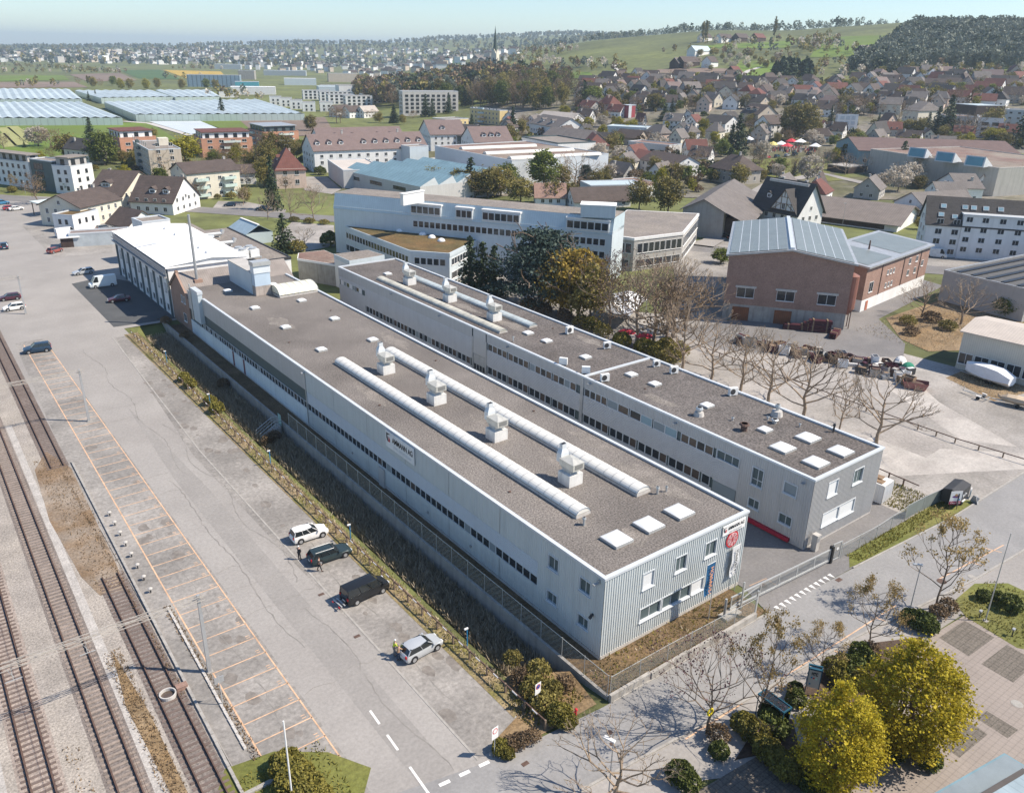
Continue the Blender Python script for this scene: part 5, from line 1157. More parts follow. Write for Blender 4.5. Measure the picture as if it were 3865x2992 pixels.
yw=sy*(dd_*.53+.2);part(MB().add([(gx_-gw,yw,hh_),(gx_+gw,yw,hh_),(gx_,yw,hh_+6.3),(gx_-gw,0,hh_),(gx_+gw,0,hh_),(gx_,0,hh_+6.3)],[[0,1,2],[3,5,4],[0,2,5,3],[1,4,5,2],[0,3,4,1]]),'cross_gable',white_wall,o)
mb=MB();q_=lambda u,v:(gx_+u*gw,yw+sy*.06,hh_+v)
for a,b in(((-1,.1),(1,.1)),((-.66,2.1),(.66,2.1)),((-.34,4.1),(.34,4.1)),((-1,0),(0,6.3)),((1,0),(0,6.3)),((-.22,0),(-.22,4.8)),((.22,0),(.22,4.8)),((-.85,.1),(-.22,2.1)),((.85,.1),(.22,2.1)),((-.6,0),(-.6,2.3)),((.6,0),(.6,2.3)),((0,4.1),(0,6.2))):mb.beam(q_(*a),q_(*b),.3,.12)
part(mb,'timber_frame',timber,o);put_window(o,fs,ww_,(abs(yw)+.08)*2,gx_*(1 if fs=='f' else-1),hh_+.4,1.1,1.6)
part(MB().box(-ww_*.42,-1.2,hh_+7.4,ww_*.42,1.2,hh_+8.2),'metal_crown',metal_grey,o)
r=P2(e5(1010,1505),e5(-150,1282),e5(885,1412),e5(1128,1292))
o=mk_house('long goods shed with ribbed grey roof and whitewashed gable',r,4.2,white_wall,mat('ribbed_roof',(.20,.17,.15),var=.15,scale=.4,wave=(0,.7,.3)),win=False,chim=(),oh=1.2,cat='goods shed',name='goods_shed')
fs='f' if faces_cam(o.location,o.rotation_euler[2],'f')else 'b'
part(MB().box(-r[1]/2+.3,-r[2]/2-.06 if fs=='f' else r[2]/2,.3,r[1]/2-4,-r[2]/2-.01 if fs=='f' else r[2]/2+.06,r[3]-.4),'timber_front',dark_wood,o)
r=P2(e5(1190,1735),e5(2600,1530),e5(1185,1388),e5(1120,1190))
(p_,a_),w_,d_,h_=r;d_=12.5
B=T(e5(1185,1388),h_);Cx=T(e5(2500,1478),h_);tdir=(Cx-B).normalized();an=math.atan2(tdir.y,tdir.x);w_=36.0
cen=B+Vector((tdir.x,tdir.y,0))*w_/2+Vector((-tdir.y,tdir.x,0))*d_/2
o=house('white apartment block with dark tiled mansard roof and skylights, right edge',(Vector((cen.x,cen.y,0)),an),w_,d_,h_,6.5,white_wall,tile_dark,cat='apartment block',name='apartment_block',floors=4,fh=2.75,z0=.9,ww=1.6,hh=1.4,gap=4.4,chim=(),style='plain')
part(MB().box(-w_/2+9.0,-d_/2-.35,-1,w_/2+.1,1,h_+2.7),'projecting_wall',white_wall,o);part(MB().extr([(0,0),(1,0)],0,1)if False else MB().box(-w_/2+8.7,-d_/2-.7,h_+2.7,w_/2+.3,1.2,h_+3.0),'projecting_roof',trim,o)
for k in range(5):
 for x in(-7.5,-3.5,.8,5,9.5):put_window(o,'f',w_,d_+.72,x,h_+.9-2.75*k,1.5,1.3,'plain')if h_+.9-2.75*k>.4 else None
for x,yy,tz in((-14,.62,0),(-8.5,.62,0),(-6.3,.62,0),(-3.2,.62,0),(.5,.62,0),(-14.5,.3,0),(-11,.25,0)):
 y=-d_/2*(1-yy);z=h_+6.5*yy
 mb=MB();mb.M=Matrix.Translation((x,y,z+.12))@Matrix.Rotation(math.atan2(6.5,d_/2),4,'X');mb.box(-.75,-.7,0,.75,.7,.18);part(mb,'skylight',metal_grey,o)
 mb=MB();mb.M=Matrix.Translation((x,y,z+.12))@Matrix.Rotation(math.atan2(6.5,d_/2),4,'X');mb.quad((-.6,-.55,.185),(.6,-.55,.185),(.6,.55,.185),(-.6,.55,.185));part(mb,'skylight_pane',glass_blue,o)
def P1g(A,B,C,h):
 cen,ang,w,d=frame3(G(A,h),G(B,h),G(C,h));return(Vector((cen.x,cen.y,0)),ang),w,d,h
r=P1g(e5(605,640),e5(1925,837),e5(2620,757),11.3)
o=mk_block('concrete sports hall with reddish flat roof and three tilted blue skylights',r,mat('hall_concrete',(.41,.395,.36),var=.07,scale=.3,stain=.2),roof_red_gravel,trimm=pale_concrete,cat='sports hall',name='sports_hall')
ia=o.rotation_euler[2];c_,s_=math.cos(-ia),math.sin(-ia)
for p in(e5(1110,690),e5(1395,735),e5(1705,780)):
 q=G(p,r[3]+1.2)-o.location;lx,ly=c_*q.x-s_*q.y,s_*q.x+c_*q.y
 k=part(MB().extr([(-1.6,0),(2.6,0),(-1.2,2.4)],-2.0,2.0),'skylight',trim,o,(lx,ly,r[3]+.03),-ia);k.scale=(2.0,2.0,1.7)
 part(MB().quad((-1.66,-1.7,.25),(-1.66,1.7,.25),(-1.29,1.7,2.2),(-1.29,-1.7,2.2)).quad((-1.1,-1.7,2.36),(-1.1,1.7,2.36),(2.3,1.7,.24),(2.3,-1.7,.24)),'skylight_pane',mat('sky_pane',(.10,.26,.32),rough=.1,spec=.6),k)
b=T(e5(225,790));d=ray(e5(255,558));t=math.hypot(b.x,b.y)/math.hypot(d.x,d.y);hz=CAM_H+d.z*t
mk_house('teal gabled school hall with long dark red brown roof',flip(P1g(e5(255,558),e5(487,648),e5(1600,560),9.3)),4.5,teal_wall,mat('tile_plum',(.14,.095,.085),var=.15,scale=.4,fine=.15),chim=(),floors=2,ww=1.8,hh=1.6,gap=4.5,cat='school hall',name='school_hall')
mk_block('low open shelter roof in front of the teal hall',P1(e5(162,790),e5(380,828),e5(570,800),3.2),dark_wood,concrete,trimm=concrete,cat='shelter',name='shelter')
mk_house('white gabled house directly left of dark roofed apartment block',flip(P1(e5(850,1168),e5(1172,1238),e5(1228,1112),5.2)),4.0,white_wall,tile_grey,floors=1,chim=((.1,.2),))
mk_house('white house with dark fascia and blue door, middle of three gables',flip(P1(e5(1165,1040),e5(1302,1085),e5(1440,1040),5.0)),3.4,white_wall,tile_grey,floors=1,chim=((0,.2),))
mk_house('white gabled house with tall black chimney below the sports hall',flip(P1(e5(1282,962),e5(1515,1035),e5(1652,1005),5.4)),4.4,white_wall,tile_grey,floors=1,chim=((.2,-.25),))
r=P2(e5(190,575),e4(1970,482),e5(205,498),e5(655,490))
o=house('white hipped roof house with a solar panel field facing the market',r[0],r[1],r[2],r[3],3.6,white_wall,tile_brown,hip=.5,floors=1,ww=1.0,hh=1.6,gap=2.6,cat='house')
mk_house('pink and brown hipped villa with dark mansard beside modern grey house',P1(e4(310,445),e4(470,470),e4(605,460),7),4.0,pink_wall,tile_grey,hip=.5,floors=2,gap=3.5)
mk_house('white villa with red shutters and dark pyramid roof',P1(e4(680,440),e4(760,455),e4(880,445),6.5),4.5,white_wall,tile_grey,hip=.8,floors=2,dorm=((0,-1,2.4),))
mk_house('cream villa with dark hipped roof in front of the spruce',P1(e4(940,440),e4(1060,452),e4(1195,440),7),4.6,cream_wall,tile_grey,hip=.75,floors=2,gap=3.4)
mk_house('white three storey flats with stacked balconies near the market',flip(P1(e4(1445,345),e4(1600,375),e4(1835,360),9)),4.5,white_wall,tile_brown,floors=3,cat='apartment block',name='apartment_block',gap=3.6)
mk_house('white gabled house with wide dark roof above the cream villa',P1(e4(910,330),e4(1140,372),e4(1255,335),6),4.2,white_wall,tile_dark,floors=2)
mk_house('beige stepped flats with cream dormer boxes and dark roof',P1(e4(1300,235),e4(1480,275),e4(1740,265),8),5.5,beige_wall,tile_brown,floors=2,dorm=((-.25,-1,5),(.1,-1,5)),cat='apartment block',name='apartment_block')
o=thing('silo_tower','red and grey square tower among brown roofs','tower',T(e4(140,310)));part(MB().box(-3.2,-3.2,-1,3.2,3.2,8),'shaft',mat('dull_red',(.30,.06,.07)),o);part(MB().box(-3.4,-3.4,8,3.4,3.4,8.4),'cap',trim,o);part(MB().box(-3.3,-3.3,0,-.5,-3.21,8),'grey_face',trim,o)
mk_house('house with red roof and white gable right of the red tower',P1(e4(215,310),e4(290,335),e4(385,350),5),4,white_wall,tile_red)
mk_block('long pale blue workshop roof below the red tower',P1(e4(-80,400),e4(330,420),e4(340,385),6),blue_wall,mat('pale_blue_roof',(.42,.50,.53),var=.06),cat='workshop',name='workshop')
mk_house('low brown roofed barn left of the pink villa',P1(e4(0,500),e4(240,525),e4(310,500),4.5),4,beige_wall,tile_brown,floors=1)
mk_block('modern grey flats stepped in white concrete, far right above sports hall',P1(e5(1400,300),e5(1690,300),e5(1900,240),11),pale_concrete,roof_red_gravel,floors=3,ww=3.2,hh=1.8,gap=4.6,style='dark',cat='apartment block',name='apartment_block')
mk_block('white terraced flats with deep balconies, right of the stepped grey ones',P1(e5(1720,315),e5(1980,325),e5(2000,250),11),white_wall,roof_gravel_far,floors=3,ww=3.4,hh=1.7,gap=5,style='dark',cat='apartment block',name='apartment_block')
mk_block('blue grey slab flats at the right picture edge above sports hall',P1(e5(1990,225),e5(2300,245),e5(2330,215),12),mat('slab_wall',(.36,.40,.42),var=.05),roof_gravel_far,floors=4,ww=1.4,hh=.8,gap=4,style='dark',cat='apartment block',name='apartment_block')
mk_block('white three storey office with square windows above solar house',P1(e5(250,275),e5(270,285),e5(480,280),9.5),white_wall,roof_gravel_far,floors=3,ww=2.2,hh=1.7,gap=4,style='blind',cat='office building',name='office_building')
mk_house('cream chalet with dark steep gable beside the solar house',flip(P1(e5(560,455),e5(690,470),e5(745,420),5)),6,cream_wall,tile_dark,floors=1)
mk_house('pale lilac villa with dark mansard above the cream chalet',P1(e5(690,340),e5(770,355),e5(890,340),6),5,pink_wall,tile_brown,floors=2)
r=P1(e5(945,215),e5(1100,240),e5(1400,215),9)
house('cream school with wide dark hipped roof among trees, right',r[0],r[1],r[2],9,5,cream_wall,tile_grey,hip=.4,floors=2,cat='school',name='school_building')
mk_block('long hall with pale blue metal roof above the stepped flats',P1(e5(1480,150),e5(1700,190),e5(2075,175),7),dark_wood,mat('pale_blue_roof',(.42,.50,.53)),cat='hall',name='hall')
A,B,C=T(c3(405,1533),9.0),T(c3(1165,1592),9.0),T(c3(1130,1388),9.0)
b=T(c6(1068,470));d=ray(c3(1165,1592));t=math.hypot(b.x,b.y)/math.hypot(d.x,d.y);hz=CAM_H+d.z*t
r=flip(P1(c3(405,1533),c3(1165,1592),c3(1128,1388),hz));(p_,a_),w_,d_,h_=r
o=thing('joinery_works','red brick works with blue grey solar roof and concrete ground floor','works building',p_,a_)
rh=1.9
mb=MB().box(-w_/2,-d_/2,3.4,w_/2,d_/2,h_)
for sx in(-1,1):mb.add([(sx*w_/2,-d_/2,h_),(sx*w_/2,d_/2,h_),(sx*w_/2,0,h_+rh)],[[0,1,2]if sx>0 else[2,1,0]])
part(mb,'brick_wall',red_brick,o);part(MB().box(-w_/2+.03,-d_/2+.03,-1,w_/2-.03,d_/2-.03,3.4),'ground_floor',concrete,o)
rf=part(roof_gable(MB(),w_,d_,h_+.05,rh,.6,.35),'roof',metal_grey,o)
for s in(-1,1):
 mb=MB();e=.12
 def q(x,f):return(x,s*(d_/2+.3)*f,h_+.05+rh*(1-(d_/2+.3)*f/(d_/2))+e)
 a,bb=q(-w_/2,.07),q(-w_/2,.97);c,dd2=q(w_/2,.97),q(w_/2,.07)
 mb.add([a,bb,c,dd2],[[0,1,2,3]if s<0 else[3,2,1,0]]);part(mb,'solar_array',solar,rf)
 mb=MB()
 for k in range(1,6):mb.beam(q(-w_/2,.07+.15*k),q(w_/2,.07+.15*k),.1,.03)
 part(mb,'array_rails',trim,rf)
part(MB().box(-w_/2,-.4,h_+rh+.02,w_/2+.5,.4,h_+rh+.35),'ridge_cap',trim,rf)
fs='l' if faces_cam(p_,a_,'l')else 'r'
for k in(-.33,.0,.33):
 put_window(o,fs,w_,d_,k*d_,5.0,3.4,2.0,'plain',1);sx,sy,rz_=SIDES[fs]
 part(MB().box(-2.1,-.1,0,2.1,0,.4),'lintel',pale_concrete,o,(sx*w_/2,(k*d_)*(1 if fs=='r' else-1),7.05),rz_)
for k in(-.35,0.0):
 part(MB().box(-1.7,-.1,0,1.7,0,2.9),'workshop_door',mat('door_timber',(.22,.09,.045),var=.2,wave=(0,.4,.3)),o,(SIDES[fs][0]*w_/2,k*d_*(1 if fs=='r' else-1),0),SIDES[fs][2])
A=Vector((167.2,91.2,0));B=Vector((202.0,95.3,0));t_=(B-A).normalized();an=math.atan2(t_.y,t_.x);w_=(B-A).length;d_=13.0
cen=(A+B)/2+Vector((-t_.y,t_.x,0))*d_/2
o=thing('joinery_wing','red brick wing with white plinth and solar panels behind the works','works building',cen,an)
hw=9.8
part(MB().box(-w_/2,-d_/2,2.6,w_/2,d_/2,hw),'brick_wall',red_brick,o);part(MB().box(-w_/2+.02,-d_/2+.02,-1,w_/2-.02,d_/2-.02,2.6),'plinth',white_wall,o)
mb=MB().add([(-w_/2-.6,-d_/2-.7,hw),(w_/2+.6,-d_/2-.7,hw),(w_/2+.6,d_/2+.5,hw+1.2),(-w_/2-.6,d_/2+.5,hw+1.2),(-w_/2-.6,-d_/2-.7,hw+.4),(w_/2+.6,-d_/2-.7,hw+.4),(w_/2+.6,d_/2+.5,hw+1.6),(-w_/2-.6,d_/2+.5,hw+1.6)],[[3,2,1,0],[4,5,6,7],[0,1,5,4],[1,2,6,5],[2,3,7,6],[3,0,4,7]])
rf=part(mb,'roof',metal_grey,o)
for xa,xb in((-.48,-.12),(.02,.47)):
 part(MB().quad((xa*w_,-d_/2+.4,hw+.56),(xb*w_,-d_/2+.4,hw+.56),(xb*w_,d_/2-.6,hw+1.56),(xa*w_,d_/2-.6,hw+1.56)),'solar_array',solar,rf)
part(MB().tube((-.08*w_,0,hw+.8),(-.08*w_,0,hw+3.0),.25,.15,8),'flue',rust_metal,rf)
for x,z,ww,hh in((-14,4.0,1.9,2.2),(-6,3.6,.7,1.0),(-4.4,3.6,.7,1.0),(-2.8,3.6,.7,1.0),(-6,6.6,.7,1.0),(-4.4,6.6,.7,1.0),(-2.8,6.6,.7,1.0),(6,7.2,1.1,1.3),(10,7.2,1.1,1.3),(6,4.4,1.1,1.3),(10,4.4,1.1,1.3),(14,5.5,1.1,1.3)):put_window(o,'f',w_,d_,x,z,ww,hh,'plain',1)
for x in(-9.5,2.5,12.3):part(MB().box(x-.12,-d_/2-.12,2.6,x+.12,-d_/2,hw),'downpipe',rust_metal,o)
part(MB().box(-w_/2+2.2,-d_/2-.08,0,-w_/2+3.3,-d_/2,2.1),'door',mat('door_red',(.42,.16,.10)),o)
q=G(c6(1135,330));si=thing('dust_silo','rust red cylindrical dust silo on the corner of the brick works','silo',(154.1,87.0,0))
part(MB().tube((0,0,4.2),(0,0,11.0),1.45,n=18).tube((0,0,2.9),(0,0,4.2),.6,1.45,18).tube((0,0,11.0),(0,0,11.5),1.45,.5,18),'tank',mat('silo_red',(.22,.10,.075),rough=.5,var=.15),si)
for a in range(4):part(MB().beam((1.1*math.cos(a*1.571),1.1*math.sin(a*1.571),0),(1.1*math.cos(a*1.571),1.1*math.sin(a*1.571),4.6),.15,.15),'leg',rust_metal,si)
B=T(c6(1665,292));d=ray(c6(1702,118));t=math.hypot(B.x,B.y)/math.hypot(d.x,d.y);hz=CAM_H+d.z*t
r=P1(c6(2500,-40),c6(1702,118),c6(2250,230),hz)
o=mk_block('grey warehouse with dark ribbed flat roof and white rooflights, right edge',r,mat('ware_wall',(.40,.385,.37),var=.06,stain=.1),mat('ware_roof',(.10,.10,.10),var=.15),trimm=metal_grey,cat='warehouse',name='warehouse')
for k in range(6):
 part(MB().box(-r[1]/2+1.5,-r[2]/2+2+k*3.4,hz+.03,r[1]/2-1.5,-r[2]/2+3.0+k*3.4,hz+.3),'roof_rib',black_paint,o)if-r[2]/2+3+k*3.4<r[2]/2-1 else None
B=T(c6(1787,706));d=ray(c6(1820,484));t=math.hypot(B.x,B.y)/math.hypot(d.x,d.y);hz=CAM_H+d.z*t
(p_,a_),w_,d_,h_=P1(c6(1968,400),c6(1820,484),c6(2400,640),hz)
o=thing('cream_shed','cream ribbed metal shed with pale roof beside the covered boats','shed',p_,a_)
part(MB().box(-w_/2,-d_/2,-.5,w_/2,d_/2,h_),'wall',mat('shed_cream',(.58,.55,.47),rough=.6,var=.05,wave=(1,.35,.22)),o)
mb=roof_gable(MB(),d_,w_,h_+.04,2.0,.5,.2)if False else MB().add([(-w_/2-.5,-d_/2-.5,h_),(w_/2+.5,-d_/2-.5,h_+.01),(w_/2+.5,d_/2+.5,h_+.01),(-w_/2-.5,d_/2+.5,h_),(-w_/2-.5,-d_/2-.5,h_+.2),(w_/2+.5,-d_/2-.5,h_+.2),(w_/2+.5,d_/2+.5,h_+.2),(-w_/2-.5,d_/2+.5,h_+.2),(0,-d_/2-.5,h_+1.3),(0,d_/2+.5,h_+1.3)],[[3,2,1,0],[4,8,9,7],[8,5,6,9],[0,1,5,8,4],[2,3,7,9,6],[1,2,6,5],[3,0,4,7]])
part(mb,'roof',mat('shed_roof',(.50,.44,.38),rough=.6,var=.08,wave=(1,.5,.2)),o)
for sd in 'frbl':
 if faces_cam(p_,a_,sd):
  L=w_ if sd in 'fb' else d_;n=int(L/2.6)
  for i in range(n):put_window(o,sd,w_,d_,-L/2+L*(i+.5)/n,1.2,2.2,1.9,'plain',1)
q=G(c9(2065,1424),6.5);e_=G(c9(1640,1667),6.5)-q;g_=G(c9(2184,1496),6.5)-q
e_=e_.normalized();g_=g_.normalized()
o=thing('canopy_building','blue grey metal roofed building corner cut by lower right picture edge','building',(q.x,q.y,0))
def wedge(a0,a1,b0,b1):return[tuple((e_*a+g_*b_).xy)for a,b_ in((a0,b0),(a1,b0),(a1,b1),(a0,b1))]
part(MB().prism(wedge(.5,15,.5,14),-.5,5.6),'wall',mat('teal_panel',(.10,.20,.23),rough=.3),o)
part(MB().prism(wedge(0,15.5,0,14.5),5.6,6.5),'fascia',mat('fascia_blue',(.17,.27,.31),rough=.45,wave=(0,1.2,.08)),o);part(MB().prism(wedge(.15,15.4,.15,14.4),6.5,6.53),'roof',mat('canopy_roof',(.21,.25,.27),rough=.7),o)
part(MB().prism(wedge(1.6,15.2,1.9,14.2),6.53,7.5),'upper_storey',mat('upper_dark',(.10,.09,.085)),o);part(MB().prism(wedge(1.9,15.4,2.4,14.4),7.5,7.8),'upper_roof',mat('zinc',(.30,.37,.40),rough=.5,wave=(0,.6,.15)),o)
def greenhouse(label,pxs,h=5.0):
 P_=[T(p,h)for p in pxs];cen=sum(P_,Vector())/4
 o=thing('greenhouse',label,'greenhouse',(cen.x,cen.y,0));a,b,c,d=[p-cen for p in P_]
 mb=MB();n=max(6,int((b-a).length/6.5))
 for i in range(n):
  p0,p1=a+(b-a)*(i/n),a+(b-a)*((i+1)/n);q0,q1=d+(c-d)*(i/n),d+(c-d)*((i+1)/n);m0,m1=(p0+p1)/2,(q0+q1)/2
  z=h;k=h+.9
  mb.quad((p0.x,p0.y,z),(m0.x,m0.y,k),(m1.x,m1.y,k),(q0.x,q0.y,z));mb.quad((m0.x,m0.y,k),(p1.x,p1.y,z),(q1.x,q1.y,z),(m1.x,m1.y,k))
 part(mb,'roof',greenhouse_glass,o)
 mb=MB()
 for p,q in((a,b),(b,c),(c,d),(d,a)):mb.quad((p.x,p.y,-.5),(q.x,q.y,-.5),(q.x,q.y,h),(p.x,p.y,h))
 part(mb,'wall',mat('gh_wall',(.42,.50,.47),rough=.3,var=.1,scale=.05,wave=(0,4,.2)),o)
greenhouse('largest greenhouse block, wide glass roofs right of the lone spruce',[c1(860,728),c1(1930,722),c1(1640,632),c1(660,648)])
greenhouse('blue glass greenhouse at left picture edge above the meadow',[c1(-200,750),c1(775,748),c1(520,650),c1(-200,650)])
greenhouse('white striped greenhouse at the far left behind the blue one',[c1(-200,632),c1(520,630),c1(440,568),c1(-200,562)])
greenhouse('narrow greenhouse behind the largest one, left half',[c1(640,622),c1(1095,615),c1(965,574),c1(475,575)])
greenhouse('narrow greenhouse behind the largest one, right half',[c1(1110,618),c1(1400,614),c1(1330,572),c1(985,572)])
def np_mesh(name,quads,mats,mi=None,tris=None):
 """mesh of separate quads (n,4,3)"""
 n=len(quads);me=bpy.data.meshes.new(name)
 me.vertices.add(n*4);me.vertices.foreach_set('co',np.asarray(quads,dtype=np.float32).ravel())
 me.loops.add(n*4);me.loops.foreach_set('vertex_index',np.arange(n*4,dtype=np.int32))
 me.polygons.add(n);me.polygons.foreach_set('loop_start',np.arange(0,n*4,4,dtype=np.int32));me.polygons.foreach_set('loop_total',np.full(n,4,dtype=np.int32))
 for m in(mats if isinstance(mats,(list,tuple))else[mats]):me.materials.append(m)
 if mi is not None:me.polygons.foreach_set('material_index',np.asarray(mi,dtype=np.int32))
 me.update(calc_edges=True);return me
def leaves(c,size,up=0.0,flat=0.0):
 """randomly turned leaf clumps at centres c"""
 n=len(c);d=rng.normal(size=(n,3));d[:,2]*=(1-flat);d[:,2]+=up
 d/=np.linalg.norm(d,axis=1)[:,None]+1e-9
 a=rng.normal(size=(n,3));a-=(a*d).sum(1)[:,None]*d;a/=np.linalg.norm(a,axis=1)[:,None]+1e-9
 b=np.cross(d,a);s=size*rng.uniform(.6,1.35,n)[:,None]
 bend=d*s*rng.uniform(-.35,.35,n)[:,None]
 return np.stack([c-a*s-b*s*.7,c+a*s*.8-b*s*.8+bend,c+a*s+b*s*.7,c-a*s*.8+b*s*.8+bend],axis=1)
def clumps(n_cl,per,centre,rad_,spread,shell=.55,zpow=1.0,lean=0.0):
 """leaf positions gathered in clumps through an egg-shaped volume"""
 d=rng.normal(size=(n_cl,3));d/=np.linalg.norm(d,axis=1)[:,None]
 r=rng.uniform(shell,1.0,n_cl)**.7
 cc=d*r[:,None]*np.array(rad_);cc[:,2]=np.where(cc[:,2]<0,cc[:,2]*zpow,cc[:,2])
 cc+=np.array(centre)
 k=rng.poisson(per,n_cl)+2
 idx=np.repeat(np.arange(n_cl),k)
 sp=spread*rng.uniform(.6,1.3,n_cl)
 return cc[idx]+rng.normal(size=(len(idx),3))*sp[idx][:,None]*np.array([1,1,.75])
def branches(mb,p,d,L,r,depth,spread=.6,up=.25,n=3,sides=4,kids=(2,3),taper=.66,tips=None,jitter=.18):
 segs=2;q=Vector(p)
 dd_=Vector(d)
 for s in range(segs):
  dd_=(dd_+Vector((random.gauss(0,jitter),random.gauss(0,jitter),random.gauss(0,jitter)+up*.3))).normalized()
  q2=q+dd_*L/segs;r2=r*(1-.35*(s+1)/segs)
  mb.tube(q,q2,r*(1-.35*s/segs),r2,sides if r>.05 else 3,cap=False);q=q2
 if depth<=0:
  if tips is not None:tips.append(tuple(q))
  return
 for k in range(random.randint(*kids)):
  a=Vector((random.gauss(0,1),random.gauss(0,1),random.gauss(0,.6)));a-=a.dot(dd_)*dd_
  if a.length<1e-3:continue
  nd=(dd_*(1-spread*.45)+a.normalized()*spread*random.uniform(.5,1.1)+Vector((0,0,up))).normalized()
  branches(mb,q,nd,L*taper*random.uniform(.75,1.15),r*.62,depth-1,spread,up,n,sides,kids,taper,tips,jitter)
def trunk_mesh(name,h,r,m,limbs=7,start=.3,lean=.0,L=.4,depth=2,spread=.6,up=.2,tips=None,kids=(2,3)):
 mb=MB();p=Vector((0,0,-.3));n=5;pts=[]
 for i in range(n+1):pts.append(Vector((random.gauss(0,.02)*h*(i>0)+lean*h*i/n,random.gauss(0,.02)*h*(i>0),h*i/n*.85-.1)))
 for i in range(n):mb.tube(pts[i],pts[i+1],r*(1-.8*i/n),r*(1-.8*(i+1)/n),7,cap=False)
 for k in range(limbs):
  t=start+(1-start)*(k+.5)/limbs;i=min(int(t*n),n-1);q=pts[i].lerp(pts[i+1],t*n-i)
  a=k*2.4+random.uniform(-.4,.4);d=Vector((math.cos(a),math.sin(a),.35+.5*t)).normalized()
  branches(mb,q,d,h*L*(1.15-.65*t),r*.55*(1.1-.6*t),depth,spread,up,tips=tips,kids=kids)
 return mb.mesh(name,m)
L_olive=leafmat('leaf_olive',(.27,.225,.065),(.16,.14,.045))
L_green=leafmat('leaf_green',(.19,.22,.045),(.11,.135,.035))
L_yellow=leafmat('leaf_yellow',(0.351,0.317,0.034),(0.203,0.189,0.027),.35)
L_gold=leafmat('leaf_gold',(.50,.36,.08),(.27,.20,.05),.4)
L_horn=leafmat('leaf_hornbeam',(.56,.45,.035),(.20,.17,.02),.4)
L_brown=leafmat('leaf_brown',(.25,.175,.10),(.14,.10,.065))
L_conifer=leafmat('leaf_conifer',(0.054,0.076,0.034),(0.031,0.048,0.024),.08)
L_cedar=leafmat('leaf_cedar',(.055,.08,.062),(.02,.034,.028),.08)
L_blossom=leafmat('leaf_blossom',(0.62,0.56,0.47),(0.42,0.37,0.3),.3)
L_pink=leafmat('leaf_pink',(0.42,0.3,0.25),(0.25,0.17,0.14),.3)
L_bud=leafmat('leaf_bud',(.46,.34,.14),(.27,.19,.075),.35)
L_purple=leafmat('leaf_purple',(0.13,0.065,0.072),(0.072,0.039,0.046),.2)
L_box=leafmat('leaf_box',(.125,.145,.035),(.06,.075,.022),.1)
L_hedge=leafmat('leaf_hedge',(.27,.23,.05),(.12,.115,.03),.2)
L_reed=leafmat('leaf_reed',(.62,.52,.38),(.32,.26,.17),.2,.8)
KIT={}
def kit(name,trunk,crown):
 KIT.setdefault(name,[]).append((trunk,crown))
for v in range(4):
 kit('olive',trunk_mesh('trunk',10,.22,bark,8,.25,L=.36,depth=2),np_mesh('crown',leaves(clumps(75,44,(0,0,5.6),(3.4,3.4,4.4),.62,.35),.19),L_olive))
 kit('green',trunk_mesh('trunk',10,.22,bark,7,.25,L=.34,depth=1),np_mesh('crown',leaves(clumps(78,52,(0,0,5.5),(3.4,3.4,4.4),.62,.4),.2),L_green))
 kit('yellow',trunk_mesh('trunk',10,.2,bark,7,.25,L=.34,depth=1),np_mesh('crown',leaves(clumps(70,50,(0,0,5.5),(3.4,3.4,4.3),.6,.4),.19),L_yellow))
 kit('golden',trunk_mesh('trunk',10,.2,bark,9,.2,L=.36,depth=2),np_mesh('crown',leaves(clumps(75,34,(0,0,5.6),(3.3,3.3,4.3),.6,.35),.19),L_gold))
 kit('brown',trunk_mesh('trunk',10,.2,bark,9,.25,L=.4,depth=3,spread=.7),np_mesh('crown',leaves(clumps(60,15,(0,0,6.2),(3.6,3.6,3.7),.6,.3),.11),L_brown))
 kit('blossom',trunk_mesh('trunk',10,.24,bark,8,.2,L=.42,depth=2,spread=.75),np_mesh('crown',leaves(clumps(70,30,(0,0,6.0),(4.3,4.3,3.9),.55,.45),.22),L_blossom))
 tp=[];tm=trunk_mesh('trunk',10,.25,bark_pale,14,.2,L=.36,depth=4,spread=.5,up=.22,tips=tp)
 kit('bare',tm,np_mesh('crown',leaves(np.array(tp)[::6],.05),L_bud))
